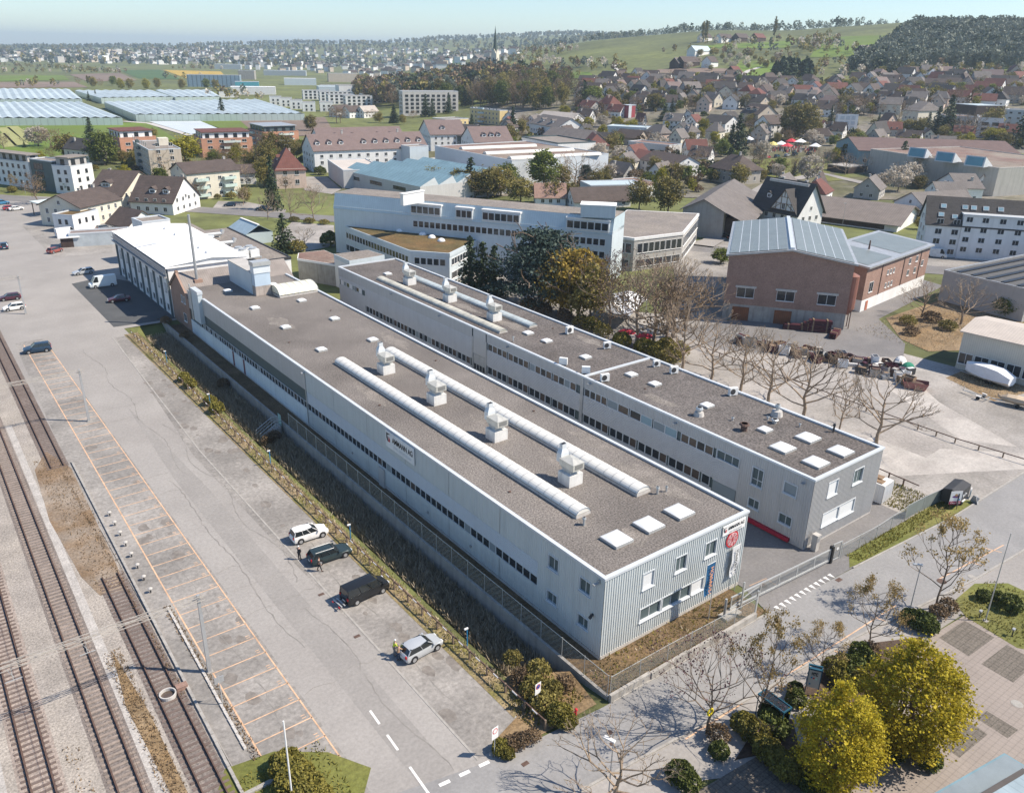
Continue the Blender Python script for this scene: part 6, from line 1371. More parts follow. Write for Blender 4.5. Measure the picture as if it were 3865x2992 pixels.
for v in range(2):
 c=[]
 for k in range(26):
  z=.9+8.9*k/26;R_=2.3*(1-k/27)**.9+.12
  for j in range(max(5,int(13*(1-k/30)))):
   a=rng.uniform(0,6.28);L=R_*rng.uniform(.75,1.15)
   for t in np.linspace(.15,1,max(3,int(5*L/2+2))):c.append((math.cos(a)*L*t,math.sin(a)*L*t,z-.38*L*t*t+rng.normal()*.07))
 kit('spruce',MB().tube((0,0,-.3),(0,0,9.6),.2,.03,7).mesh('trunk',bark),np_mesh('crown',leaves(np.array(c)+rng.normal(size=(len(c),3))*.09,.19,up=.8,flat=.3),L_conifer))
 c=[]
 for k in range(120):
  a=rng.uniform(0,6.28);z=rng.uniform(1.6,9.4);R_=5.3*math.sin(min(1,(10.2-z)/6.5)*1.57)*rng.uniform(.35,1.0)
  m_=95;c.append(np.stack([R_*math.cos(a)+rng.normal(size=m_)*.85,R_*math.sin(a)+rng.normal(size=m_)*.85,z+rng.normal(size=m_)*.17],axis=1))
 kit('cedar',trunk_mesh('trunk',10,.3,bark,10,.15,L=.5,depth=1,up=.0),np_mesh('crown',leaves(np.concatenate(c),.13,up=.9,flat=.3),L_cedar))
 pts=clumps(430,46,(0,0,5.1),(2.95,2.95,4.9),.3,.45,.95)
 k=1.0-.35*np.clip((pts[:,2]-5)/5,0,1);pts[:,:2]*=k[:,None]
 kit('hornbeam',trunk_mesh('trunk',10,.2,bark,14,.08,L=.17,depth=1,spread=.4,up=.6),np_mesh('crown',leaves(pts,.07),L_horn))
 tp=[];tm=trunk_mesh('trunk',10,.13,bark,17,.2,L=.27,depth=3,spread=.5,up=.4,tips=tp)
 tp=np.array(tp);tp=np.repeat(tp,9,axis=0)+rng.normal(size=(len(tp)*9,3))*.2
 kit('young',tm,np_mesh('crown',leaves(tp,.075),L_bud))
 tp=[];tm=trunk_mesh('trunk',10,.2,bark,15,.25,L=.46,depth=4,spread=.6,up=.2,tips=tp)
 tp=np.array(tp)[::2];tp=np.repeat(tp,3,axis=0)+rng.normal(size=(len(tp)*3,3))*.2
 kit('purple',tm,np_mesh('crown',leaves(tp,.09),L_purple))
 pts=clumps(50,26,(0,0,5.4),(1.0,1.0,4.6),.35,.2)
 kit('poplar',MB().tube((0,0,-.3),(0,0,8),.2,.05,6).mesh('trunk',bark),np_mesh('crown',leaves(pts,.22),L_olive))
 for nm,lm,nn in(('ball',L_box,1500),('hedge',L_hedge,1500),('scrub',L_olive,900),('rust',L_brown,800)):
  d=rng.normal(size=(nn,3));d[:,2]=np.abs(d[:,2])*1.1-.25;d/=np.linalg.norm(d,axis=1)[:,None]
  bump=1+.12*np.sin(d[:,0]*5+v)*np.cos(d[:,1]*6)
  pts=d*(bump*rng.uniform(.72 if nm in('ball','hedge')else.3,1.0,nn)**.5)[:,None]*np.array([1,1,.95])+np.array([0,0,.62])
  stem=MB().tube((0,0,-.1),(0,0,.7),.06,.03,5);stem.tube((0,0,.1),(.3,.1,.8),.04,.02,4).tube((0,0,.1),(-.25,.2,.8),.04,.02,4)
  kit(nm,stem.mesh('stem',bark),np_mesh('foliage',leaves(pts,.085 if nm in('ball','hedge')else.075),lm))
DESC={'golden':'golden olive tree','olive':'olive budding tree','green':'dense green leafy tree','yellow':'yellow green tree','brown':'brown twiggy tree','blossom':'white blossoming tree','bare':'leafless tree','spruce':'dark pointed conifer','cedar':'broad blue grey cedar','hornbeam':'dense yellow green hornbeam','young':'slender tan budding tree','purple':'purple leaved tree with bare spreading branches','poplar':'tall narrow poplar','ball':'dark clipped round shrub','hedge':'bright green clipped shrub','scrub':'loose olive shrub','rust':'brown twiggy shrub'}
ALLTREES=[]
def tree(kind,base,h,where,wide=1.0,label=None,group=None,pos=None):
 """tree > trunk, crown; h is its height in metres, for shrubs its radius"""
 p=Vector(pos)if pos is not None else T(base)
 shrub=kind in('ball','hedge','scrub','rust')
 tk,cr=random.choice(KIT[kind]);s=h if shrub else h/10
 o=new({'spruce':'conifer','cedar':'cedar_tree','hornbeam':'hornbeam_tree','poplar':'poplar_tree','ball':'shrub','hedge':'shrub','scrub':'shrub','rust':'shrub','blossom':'blossom_tree'}.get(kind,'tree'),None,None,p,random.uniform(0,6.28),label or DESC[kind]+' '+where,'shrub' if shrub else 'tree',group,None,(s*wide,s*wide,s))
 new('stem' if shrub else 'trunk',tk,o);new('foliage' if shrub else 'crown',cr,o)
 ALLTREES.append((p.x,p.y,h*.35));return o
tree('purple',c9(268,1300),6.8,'',1.0,'purple leaved tree with bare spreading branches behind the round hedge')
tree('young',c9(592,1235),9.6,'',.75,'slender budding tree beside the bus shelter roof')
tree('young',c9(950,968),5.6,'',.9,'small budding tree just behind the blue framed sign')
tree('young',c9(1228,800),7.6,'',.85,'budding tree between the two shadows on the front road')
tree('young',c9(1650,550),9.8,'',.95,'tallest budding tree, by the lawn and flagpole')
tree('bare',c8(1745,1745),6.3,'',1.25,'spreading leafless tree at the bottom edge by the white street lamp')
tree('hornbeam',c9(1010,1640),10.0,'',1.08,'dense yellow green hornbeam nearer the picture bottom edge')
tree('hornbeam',c9(1450,1400),10.6,'',1.3,'larger dense hornbeam beside the paved plaza')
for i,(x,y,r_)in enumerate(((100,1590,1.1),(160,1640,.9),(800,1130,.9),(800,1060,.7),(1105,985,1.0),(1150,940,1.1),(1245,900,.9),(1190,860,1.1),(1095,900,.8),(1490,640,1.0),(1560,670,1.2),(1600,690,1.0),(2095,560,1.1),(1935,500,.75),(2020,500,.65),(660,1300,1.3),(640,1230,1.0),(1530,1430,.9),(1600,1500,1.0),(900,1640,1.0),(980,1680,.9),(1380,1440,1.1),(1420,1300,1.0),(340,1440,.8))):
 tree('ball',c9(x,y),r_,'by the planting beds at lower right',group='clipped shrubs in the planting beds')
for i,(x,y,r_)in enumerate(((490,1290,1.1),(560,1350,1.2),(620,1440,1.1),(690,1510,1.1),(760,1570,1.1),(820,1500,1.0),(1040,960,1.2),(1080,1010,.9),(1180,1010,1.0))):
 tree('hedge',c9(x,y),r_,'in the winding hedge at lower right',group='bright clipped shrubs')
for i,(x,y)in enumerate(((1720,570),(1660,610),(1250,840),(330,1350))):tree('rust',c9(x,y),1.0,'under the budding trees at lower right',group='brown shrubs under the budding trees')
for i,(x,y,r_)in enumerate(((1760,1560,1.15),(1830,1625,1.1),(1900,1695,1.05),(1790,1670,1.15),(1960,1765,1.0),(1860,1740,1.1))):tree('hedge',c7(x,y),r_,'in the clump at the bottom edge',1.15,group='clump of shrubs at the bottom edge')
for x,y,k,r_ in((1040,1440,'hedge',.75),(1100,1420,'rust',.8),(1160,1400,'rust',.8),(1230,1370,'rust',.75),(1080,1470,'hedge',.6),(1400,1260,'hedge',1.15),(1450,1280,'hedge',.8),(1300,1180,'scrub',1.2),(1240,1090,'scrub',1.2),(1340,1100,'scrub',1.1),(1160,1020,'rust',1.0),(1270,990,'scrub',1.2),(1110,900,'scrub',.9),(1430,1050,'rust',.9)):
 tree(k,c8(x,y),r_,'at the corner below the ditch',group='shrubs at the street corner below the ditch')
for x,y,r_ in((1170,820,1.0),(1210,860,1.0),(1335,970,1.0),(1380,1020,1.1)):tree('yellow' if False else 'hedge',c4(x,y),r_,'along the guard rail by the ditch',1.0,group='yellow green bushes along the guard rail')
for x,y,r_ in((1010,470,1.0),(1060,500,1.1),(1180,590,1.0),(1420,860,1.1),(1700,1220,1.0),(1740,1190,1.0)):
 q=G(c4(x,y),-1.4);tree('rust',None,r_,'in the shaded ditch',group='brown bushes in the ditch',pos=(q.x,q.y,-1.5 if 36.5<q.x<40.9 else-.1))
for(x,y),h,lb in(((118,718),10.5,'leafless row tree farthest from the road, beside dense shrubs'),((292,783),9.8,'leafless row tree, second from the far end'),((470,852),9.8,'leafless row tree, third from the far end'),((638,917),10.0,'leafless row tree in the middle of the row of seven'),((848,1002),10.6,'leafless row tree, third from the road end'),((1066,1082),7.6,'slimmest leafless row tree, second from the road'),((1290,1168),9.8,'broadest leafless row tree, at the corner nearest the road')):
 tree('bare',c6(x,y),h,'',1.15 if h>9 else.8,lb,'row of leafless street trees')
for k,p,h,wd,lb in(('cedar',c5(1330,350),17.5,1.12,'broad blue grey cedar in front of blue offices'),('spruce',c5(880,260),13.5,1.2,'dark conifer at the corner of the mossy office wing'),('spruce',c5(960,270),12.5,1.3,'dark conifer between two others left of the cedar'),('spruce',c5(1030,280),12.0,1.2,'dark conifer touching the cedar'),('golden',c5(1450,400),13.5,1.1,'golden olive willow right of the cedar'),('golden',c5(1560,420),15.0,1.05,'tall golden olive budding tree in the middle of grove behind halls'),('olive',c5(1640,450),13.0,1.0,'olive budding tree over the white tent roof'),('brown',c5(1760,525),14.0,1.1,'brown twiggy tree over the red parasols, left one'),('bare',c5(1930,600),14.0,1.0,'leafless twiggy tree over the red parasols'),('bare',c5(2040,610),14.5,1.1,'leafless twiggy tree at the edge of the grove'),('brown',c6(20,600),15.0,1.2,'tallest brown twiggy tree, right end of the grove'),('bare',c5(2120,520),13.5,1.2,'tall leafless tree behind the grove'),('bare',c6(60,520),13.5,1.3,'leafless wide tree in front of the covered terrace'),('brown',c6(140,480),10.5,1.4,'low brown tree beside the brick works'),('purple',c5(1870,430),11,1.1,'reddish leaved tree inside the grove'),('brown',c5(1500,300),10,1.0,'brown tree behind the willow'),('brown',c5(1380,250),11,.9,'pale twiggy tree against the blue office wall')):
 tree(k,p,h,'',wd,lb)
for x,y in((1650,500),(1720,540),(1840,600),(1980,640),(2060,660),(2120,640),(1580,480),(1480,440),(1350,400),(1250,370)):tree(random.choice(['scrub','rust','hedge']),c5(x,y),1.8,'along the tree side of the narrower hall',group='undergrowth behind the narrower hall')
for x,y in((20,690),(60,660),(100,640),(20,620)):tree('scrub',c6(x,y),2.0,'at the end of the street tree row',group='undergrowth behind the narrower hall')
for k,p,h,wd,lb in(('scrub',c6(1480,440),1.3,1.4,'low scrub at the tip of the grass patch'),('rust',c6(1620,420),1.4,1.5,'brown scrub under leafless tree by the grey warehouse'),('scrub',c6(1720,470),1.3,1.5,'low olive scrub on the grass patch by the cream shed'),('rust',c6(1500,500),1.1,1.5,'low brown scrub at the yard side of the grass patch'),('bare',c6(1565,395),7,1.2,'leafless small tree on grass beside the grey warehouse'),('bare',c6(1800,440),8,1.4,'leafless wide tree against the grey warehouse wall'),('green',c6(2060,390),4.5,1.4,'green bush behind the cream shed'),('green',c6(2150,400),5,1.3,'green bush at right edge behind the cream shed'),('green',c3(350,1590),4.2,1.6,'rounded bright bush beside the brick works road')):tree(k,p,h,'',wd,lb)
MID={'near the pale hall and blue offices':(e3,(('green',1340,925,13.5,1.0),('spruce',595,985,13,1.3),('olive',480,975,8.5,1.2),('olive',640,1000,8.5,1.2),('olive',770,1000,9.5,1.2),('olive',900,985,9.5,1.2),('green',975,950,10,1.0),('olive',240,930,8,1.3),('bare',1665,935,12,1.1),('cedar',1765,900,8.5,.6),('olive',1890,950,8,.9),('olive',1965,930,8.5,.7),('bare',1110,890,8,1.0),('olive',1100,1050,8,1.4),('olive',1430,1060,7,1.3),('olive',1620,1040,6,1.3),('brown',1790,960,6,1.2),('spruce',1020,360,13,.9),('spruce',600,262,7,1.2),('olive',1010,440,7,1.0),('brown',710,250,6,1.2))),'around the grey workshop':(e4,(('olive',250,1260,9.5,1.0),('yellow',455,1170,11,.6),('olive',545,1300,11,1.0),('olive',640,1010,8,1.0),('olive',720,990,6.5,1.0),('green',30,640,5,1.0),('brown',110,880,6,1.3),('green',1090,715,8,1.2),('scrub',880,880,3.4,1.3))),'around the market square':(e4,(('spruce',1255,690,19,1.2),('spruce',1190,680,14,1.0),('brown',1425,775,9.5,1.0),('blossom',1510,785,10,.8),('olive',1790,555,18,.8),('olive',1955,560,19,.9),('blossom',1665,945,6.0,1.0),('brown',1835,960,9,1.0),('blossom',1985,975,10.5,.9),('blossom',2070,640,7,1.0),('olive',1500,540,9,1.0),('brown',1380,480,8,1.5),('bare',2120,890,9,1.0),('brown',1580,500,8,1.0))),'among the villas left of the spruce':(e4,(('yellow',885,545,6.5,.8),('yellow',905,470,8,.9),('yellow',1030,580,6.5,1.0),('olive',980,560,8,.8),('spruce',690,480,9,.8),('spruce',520,330,9,1.6),('olive',560,390,7,1.2),('yellow',450,540,4,1.0),('olive',130,440,5,1.5),('spruce',800,370,7,.8),('green',670,390,6,1.1),('olive',420,240,10,1.1),('green',590,190,10,.8),('spruce',870,225,9,1.0),('blossom',1150,130,6,1.2),('brown',800,190,7,1.2),('olive',950,170,6,1.0),('olive',1390,400,7,1.0),('olive',60,60,8,1.2))),'around the concrete sports hall':(e5,(('spruce',905,870,13,1.1),('blossom',880,1075,9.5,1.0),('blossom',740,1040,6,1.1),('blossom',1140,985,11,1.0),('blossom',1020,1020,9,1.0),('brown',1310,930,8,1.0),('brown',1640,975,9,1.2),('olive',1090,1050,5,1.3),('bare',100,880,8.5,.9),('bare',335,910,8,.9),('bare',530,890,7,.8),('olive',1580,1075,3,1.0),('purple',1140,1390,4,1.0),('olive',1100,1460,3.5,1.3),('blossom',50,640,7,1.0))),'on the slope above the sports hall':(e5,(('spruce',1370,500,21,1.1),('spruce',1270,490,15,1.2),('spruce',1180,470,11,1.2),('olive',330,250,10,1.3),('brown',420,270,11,1.3),('brown',530,280,10,1.2),('spruce',190,360,10,.9),('spruce',430,390,8,1.2),('olive',900,480,7,1.3),('olive',1000,490,8,1.3),('olive',1090,500,9,1.2),('bare',880,400,10,1.1),('bare',940,330,9,1.2),('bare',1560,540,12,1.1),('bare',1640,560,12,1.1),('olive',1830,500,14,1.0),('yellow',1850,600,9,1.4),('olive',1960,640,8,1.2),('spruce',2140,620,20,1.2),('yellow',1270,130,9,1.2),('olive',930,180,11,.9),('brown',960,130,9,1.3),('olive',2080,90,9,1.4),('brown',1470,200,12,.9),('blossom',60,320,5,1.2),('brown',250,240,8,1.3))),'around the left flats and farmhouse':(e1,(('green',1080,500,13.5,1.0),('spruce',940,235,11,1.3),('blossom',400,310,9,1.3),('brown',530,330,9,1.3),('olive',690,440,10,1.2),('olive',770,450,8,1.0),('yellow',1920,490,11.5,1.3),('bare',1700,620,9,1.0),('brown',382,905,9,.9),('young',155,770,5,.9),('green',720,790,4.5,.8),('brown',40,340,7,1.3),('spruce',255,325,3,1.5),('olive',1580,220,5,1.2))),'around the pink villa and road':(e2,(('spruce',690,960,16,.7),('olive',590,720,10,.8),('olive',620,560,12,.8),('olive',660,400,10,1.0),('olive',820,400,9,1.2),('olive',930,440,8,1.0),('brown',520,470,6,1.4),('bare',870,1070,8,.7),('bare',1100,1085,8.5,.8),('bare',632,1055,7,.7),('spruce',800,1400,9.5,1.3),('bare',1010,1340,4,1.2),('scrub',930,1395,1.8,1.2),('ball',1170,600,2.0,1.0),('yellow',1630,410,4,1.0),('yellow',1920,400,3.5,1.2),('brown',1340,70,10,1.5),('olive',1070,150,9,1.0),('spruce',1930,70,11,1.2),('scrub',1060,1100,1.0,1.5),('scrub',900,1080,.9,1.5),('scrub',1210,1110,.9,1.5),('brown',1100,890,5,1.0),('ball',1280,1330,2.2,1.0),('scrub',300,430,1.8,1.4),('scrub',180,440,1.6,1.5))),'beyond the dormered flats':(c2,(('brown',60,780,9,1.3),('brown',250,770,8,1.3),('olive',300,780,7,1.2),('spruce',400,780,12,1.1),('brown',390,690,15,.9),('olive',450,790,6,1.0),('brown',520,770,7,1.2),('spruce',600,740,15,1.0),('spruce',640,740,12,1.0),('spruce',745,720,14,1.0),('yellow',490,570,17,1.0),('green',520,580,18,1.0),('spruce',1150,860,16,.9),('spruce',1540,760,5,1.6),('yellow',1630,800,5,1.6),('green',1650,690,14,1.2),('spruce',1600,690,18,1.3),('yellow',1720,880,7,1.0),('olive',1780,970,9,1.0),('yellow',1870,850,5,1.3),('brown',1740,790,8,1.2),('olive',190,520,11,1.2),('yellow',220,510,11,1.0),('spruce',255,520,9,.8),('olive',2040,700,10,1.2),('spruce',2110,770,9,1.6),('green',2150,690,8,1.0)))}
for where,(cf,lst)in MID.items():
 for k,x,y,h,wd in lst:tree(k,cf(x,y),h*1.15,where,wd*1.12)
tree('spruce',c1(1410,748),15.5,'',1.2,'lone dark conifer in front of the largest greenhouse')
for x,y in((565,640),(610,630)):tree('spruce',c1(x,y),9,'in the gap between the greenhouses')
for x,y,k in((600,560,'olive'),(720,545,'green'),(770,568,'yellow'),(830,570,'olive'),(930,570,'yellow'),(1000,565,'olive'),(1160,570,'olive'),(1310,565,'green'),(560,540,'poplar'),(575,540,'poplar'),(1370,575,'olive'),(500,550,'brown'),(640,565,'brown')):tree(k,c1(x,y),13,'along the far side of the greenhouses')
for x,y,h in((240,255,30),(260,255,30),(673,245,32)):tree('poplar',c3(x,y),h,'on the ridge of the meadow hill',.55)
OCC=[(o.location.x,o.location.y,9.0)for o in sc.objects if o.parent is None and o.get('category')in('house','apartment block','hall','school','sports hall','school hall','depot','workshop','building','office building')]
GRID={}
def free(x,y,r):
 return all((x-a)**2+(y-b)**2>(r+c)**2 for a,b,c in OCC)
def inpoly(p,poly):
 x,y=p;c=False
 for(x1,y1),(x2,y2)in zip(poly,poly[1:]+poly[:1]):
  if(y1>y)!=(y2>y)and x<(x2-x1)*(y-y1)/(y2-y1)+x1:c=not c
 return c
def sample(poly,n,dmin,dmax,r=7.0,tries=40):
 """points of the land whose place in the picture lies inside poly, spread evenly over the land"""
 out=[];k=0
 xs=[p[0]for p in poly];a0=math.atan((min(xs)-PCX)/FOC)-.03;a1=math.atan((max(xs)-PCX)/FOC)+.03
 while len(out)<n and k<n*tries:
  k+=1;d=math.sqrt(random.uniform(dmin**2,dmax**2));a=random.uniform(a0,a1)
  v=_h*math.cos(a)*d+_r0*math.sin(a)*d
  if inpoly(pix((v.x,v.y,ground(v.x,v.y))),poly)and free(v.x,v.y,r):
   out.append((v.x,v.y));OCC.append((v.x,v.y,r))
 return out
VILLAGE=[(2190,335),(2300,300),(2560,305),(2900,318),(3100,330),(3300,300),(3500,290),(3870,290),(3870,400),(3500,425),(3200,445),(3000,430),(2750,420),(2600,420),(2450,435),(2300,430),(2170,440)]
WALLS=[(white_wall,'white'),(white_wall,'white'),(white_wall,'white'),(cream_wall,'cream'),(beige_wall,'beige'),(grey_wall,'grey'),(pink_wall,'pink')]
ROOFS=[(tile_red,'red')]*1+[(tile_brown,'brown')]*4+[(tile_dark,'dark')]*3+[(tile_grey,'grey')]*2+[(tile_mauve,'mauve'),(tile_red,'red')]
q=T(e4(1750,680));OCC.append((q.x,q.y,30));q=T(c3(760,1010));OCC.append((q.x,q.y,24))
MIDZ=[(1900,440),(2500,430),(3100,450),(3865,430),(3865,560),(3350,600),(3000,680),(2600,740),(2300,730),(2000,700),(1900,560)]
mh=sample(MIDZ,34,260,620,6.0)
for x,y in mh:
 rm,rn=random.choice([(tile_brown,'brown'),(tile_dark,'dark'),(tile_grey,'grey'),(tile_red,'red')]);wm,wn_=random.choice([(white_wall,'white'),(cream_wall,'cream'),(grey_wall,'grey')])
 house(f'{wn_} infill house with {rn} gable roof between the halls and villas',(Vector((x,y,ground(x,y))),.35+random.choice([0,1.57])+random.gauss(0,.2)),random.uniform(9,13),random.uniform(7.5,9.5),random.uniform(4,6),random.uniform(3.4,4.6),wm,rm,floors=2,gap=3.4,group='infill houses',name='village_house',dorm=((.1,random.choice([-1,1]),2.2),)if random.random()<.4 else())
for k,n in(('olive',34),('brown',34),('bare',18),('spruce',12),('green',12),('yellow',14),('blossom',10),('scrub',50),('ball',30),('rust',34)):
 for x,y in sample(MIDZ,n,230,620,.6):tree(k,None,random.uniform(5,9.5)if k not in('ball','scrub','rust')else random.uniform(.9,2.0),'in the gardens between halls and villas',1.15,group='garden trees between halls and villas',pos=(x,y,ground(x,y)))
LFTZ=[(0,610),(300,600),(700,590),(1200,560),(1250,640),(1000,780),(700,760),(560,700),(250,720),(0,760)]
for k,n in(('olive',12),('brown',14),('bare',8),('green',5),('yellow',6),('scrub',24),('rust',20),('ball',14)):
 for x,y in sample(LFTZ,n,240,620,.8):tree(k,None,random.uniform(5,9)if k not in('ball','scrub','rust')else random.uniform(.9,1.8),'in the gardens of the left flats',1.15,group='garden trees of the left flats',pos=(x,y,0))
hs=sample(VILLAGE,175,440,980,6.8)
hs.sort(key=lambda q:q[0]**2+q[1]**2)
for i,(x,y)in enumerate(hs):
 wm,wn_=random.choice(WALLS);rm,rn=random.choice(ROOFS)
 w_,d_=random.uniform(10,16),random.uniform(8.5,11);rot=random.choice([.3,.3+math.pi/2])+random.gauss(0,.3)
 px,py=pix((x,y,ground(x,y)));dist=math.hypot(x,y)
 where='above the market square' if px>2650 and px<3050 else 'left of the market square' if px<=2650 else 'on the slope at right'
 hip=random.choice([0,0,0,0,.5]);big='large ' if w_>14 else 'small ' if w_<11.5 else ''
 house(f'{big}{wn_} village house with {rn} {"hipped" if hip else "gable"} roof {where}',(Vector((x,y,ground(x,y))),rot),w_,d_,random.uniform(4.4,6.4),random.uniform(3.6,5.2),wm,rm,hip=hip,name='village_house',floors=2 if dist<640 else 1,win=dist<860,gap=3.6,chim=((random.uniform(-.3,.3),.12),)if dist<700 else(),group='village houses',ww=1.2,dorm=((0,random.choice([-1,1]),2.6),)if dist<640 and random.random()<.4 else())
for k,n in(('olive',44),('brown',46),('bare',16),('spruce',22),('green',16),('yellow',16),('blossom',16),('ball',24),('scrub',36)):
 for x,y in sample(VILLAGE,n,440,980,.5):tree(k,None,random.uniform(6,11)if k not in('ball','scrub')else random.uniform(1.2,2.4),'among the village houses',1.1,group='garden trees of the village',pos=(x,y,ground(x,y)))
vg=sample(VILLAGE,380,440,1000,.2)+sample(MIDZ,130,260,560,.2)
def far_block(label,p,w_,d_,h_,wall,roof,rot=-.35,floors=0,cat='building',**k):
 q=T(p);return block(label,(Vector((q.x,q.y,q.z)),rot),w_,d_,h_,wall,roof,cat=cat,floors=floors,**k)
dk=dict(style='dark',ww=2.4,hh=1.6,gap=4.5)
far_block('long blue office building with vertical strips behind the greenhouses',c1(1365,552),68,16,15,mat('strip_blue',(.24,.33,.40),wave=(0,5.5,.7)),roof_gravel_far,-.5)
for a in(('white and turquoise factory hall right of the blue strip building',c1(1610,598),50,22,8,white_wall,white_roof,-.4),('white house with pale roof at the greenhouse corner',c1(1440,618),16,10,5,white_wall,white_roof,-.3),('turquoise hall end left of the white factory hall',c1(1570,560),30,14,8,mat('turq',(.10,.36,.42)),trim,-.4),('pale long hall beyond the wood, left',c1(1905,540),46,20,9,blue_wall,white_roof,-.4),('grey blue workshop with pale roof above the rape field',c1(1450,440),60,26,11,mat('slab_wall',(.36,.40,.42)),white_roof,-.5),('long white distribution hall above the rape field',c1(1640,425),70,30,12,white_wall,roof_gravel_far,-.5),('grey concrete block right of the blue strip building',c1(1570,505),26,20,14,concrete,roof_gravel_far,-.5),('dark industrial hall in the middle of the plain',c1(1810,480),80,24,9,mat('slab_wall',(.36,.40,.42)),trim,-.5),('beige flats with flat roofs left of the wood',c2(70,520),46,16,13,beige_wall,roof_gravel_far,-.35),('pale blue flat roofed hall left of the green lettered store',c2(40,600),46,30,9,blue_wall,mat('pale_blue_roof',(.42,.50,.53)),-.35)):far_block(*a)
for i,(x,y)in enumerate(((1750,665),(1815,675),(1880,690),(1960,705),(2070,705))):far_block('white flat roofed terrace house in the row behind the greenhouse',c1(x,y),11,13,7.5,white_wall,roof_gravel_far,-.4,2,'house',group='row of white terrace houses',name='terrace_house',style='dark',gap=3.5)
for i,(x,y,w_)in enumerate(((2010,630,30),(2130,640,34),(2100,590,26))):far_block('white flat roofed housing block left of the wood',c1(x,y),w_,13,9,white_wall,roof_gravel_far,-.35,3,'apartment block',group='white housing blocks left of the wood',name='housing_block',**dk)
st=far_block('white store with green lettering left of the wood',c2(215,620),62,26,13,white_wall,roof_gravel_far,-.30,2,'store',name='store',**dk)
lettering('Bünter',3.2,mat('green_letters',(.05,.40,.10)),st,(-12,-13.1,9.2),(math.pi/2,0,0))if False else part(MB().box(-14,-13.2,9.4,-6,-13.05,11),'green_lettering',mat('green_letters',(.05,.40,.10)),st)
for i,(x,y)in enumerate(((60,660),(170,670),(270,655))):far_block('white stepped terrace flats in front of the store',c2(x,y),26,15,9,white_wall,roof_gravel_far,-.3,3,'apartment block',group='stepped terrace flats',name='terrace_block',**dk)
far_block('pale grey slab flats half hidden by conifers below the wood',c2(620,720),46,13,17,mat('slab_pale',(.50,.48,.45)),roof_gravel_far,-.3,5,'apartment block',name='apartment_block',**dk)
for x,y,lb in((60,740,'white gabled house below the stepped terraces, left'),(140,745,'brown roofed house below the stepped terraces'),(230,745,'pale roofed wide house below the store')):q=T(c2(x,y));house(lb,(q,.2),15,10,5,4,white_wall,tile_brown if 'pale' not in lb else mat('pale_tile',(.40,.36,.32)))
q=T(e3(1400,1060));house('old house with salmon tiled gable roof under olive trees',(q,-.6),11,8.5,3.2,4.2,white_wall,tile_salmon,floors=1)
q=T(e3(1900,1080));house('long brown tiled roof behind the blue rooftop box',(q,-.35),22,9,2.6,4.2,white_wall,tile_brown,floors=1,chim=());q=T(e3(2040,1000));block('small pale blue flat hall behind the brown tiled roof',(q,-.4),22,12,5.5,blue_wall,mat('pale_blue_roof',(.42,.50,.53)))
for p,lb,rm in((e4(1720,1110),'grey roofed garden house left of the timber villa',tile_grey),(e4(2060,1170),'white house with red brown hipped roof behind the timber villa',tile_red),(e5(580,1130),'ivy covered low outbuilding below the blossoming trees',tile_grey),(e5(1730,1095),'small salmon roofed shed beside the sports hall corner',tile_salmon),(e5(60,1090),'white house with shuttered dormers behind the long shed',tile_brown)):
 q=T(p);house(lb,(q,.35),13 if 'shed' not in lb else 6,9.5 if 'shed' not in lb else 5,4.2,4.2,white_wall if 'ivy' not in lb else grey_wall,rm,hip=.45 if 'hipped' in lb else 0,floors=1)
q=T((1868,300));cz=q.z
ch=thing('church','white church tower with slender dark green spire rising above the wood','church',(q.x,q.y,cz),.45)
s=7.0;part(MB().box(-s/2,-s/2,-3,s/2,s/2,27),'tower',cream_wall,ch)
mb=MB()
for a in range(4):
 mb.M=Matrix.Rotation(a*math.pi/2,4,'Z');mb.add([(-s/2,-s/2,27),(s/2,-s/2,27),(0,-s/2,33),(0,0,33)],[[0,1,2],[1,3,2],[0,2,3]])
part(mb,'gables',cream_wall,ch)
sp=MB();n=8;pts=[(3.1*math.cos(math.pi*2*i/n),3.1*math.sin(math.pi*2*i/n),28)for i in range(n)]+[(0,0,58)]
sp.add(pts,[[i,(i+1)%n,n]for i in range(n)]);part(sp,'spire',mat('spire_green',(.075,.10,.085),var=.1),ch)
part(MB().box(-7,3,-2,7,26,9),'nave',cream_wall,ch);m2=MB();m2.M=Matrix.Translation((0,14.5,0))@Matrix.Rotation(math.pi/2,4,'Z');roof_gable(m2,23,14,9,7,.4,.2);part(m2,'nave_roof',tile_brown,ch)
for sd in 'frl':new('belfry_window',window_mesh(1.4,3.2,'dark',0),ch,{'f':(0,-3.5,20),'r':(3.5,0,20),'l':(-3.5,0,20)}[sd],SIDES[sd][2])
for p,lb,w_,wm,rm in((c3(150,405),'large dark farm barn below the meadow hill',30,dark_wood,tile_brown),(c3(95,412),'low grey shed beside the large farm barn',16,dark_wood,tile_grey),(c3(285,405),'white farmhouse right of the large barn',14,white_wall,tile_brown),(c3(427,470),'lone barn with red roof beside the field path',13,dark_wood,tile_red),(c3(220,335),'farm with pale blue roof on the slope',34,white_wall,mat('pale_blue_roof',(.42,.50,.53))),(c3(1215,335),'dark barn at the foot of the forest',24,dark_wood,tile_grey),(c3(370,255),'long white farm building on the ridge',30,white_wall,tile_brown),(c3(470,252),'dark farm roof on the ridge',28,dark_wood,tile_brown),(c3(575,252),'red roofed farm shed on the ridge',24,dark_wood,tile_red),(c3(255,250),'white farmhouse between the poplars on the ridge',20,white_wall,tile_brown)):
 q=T(p);house(lb,(q,.15),w_,11,5,5,wm,rm,win=False,chim=(),cat='barn' if 'barn' in lb or 'shed' in lb else 'farm',name='barn' if 'barn' in lb or 'shed' in lb else 'farmhouse')
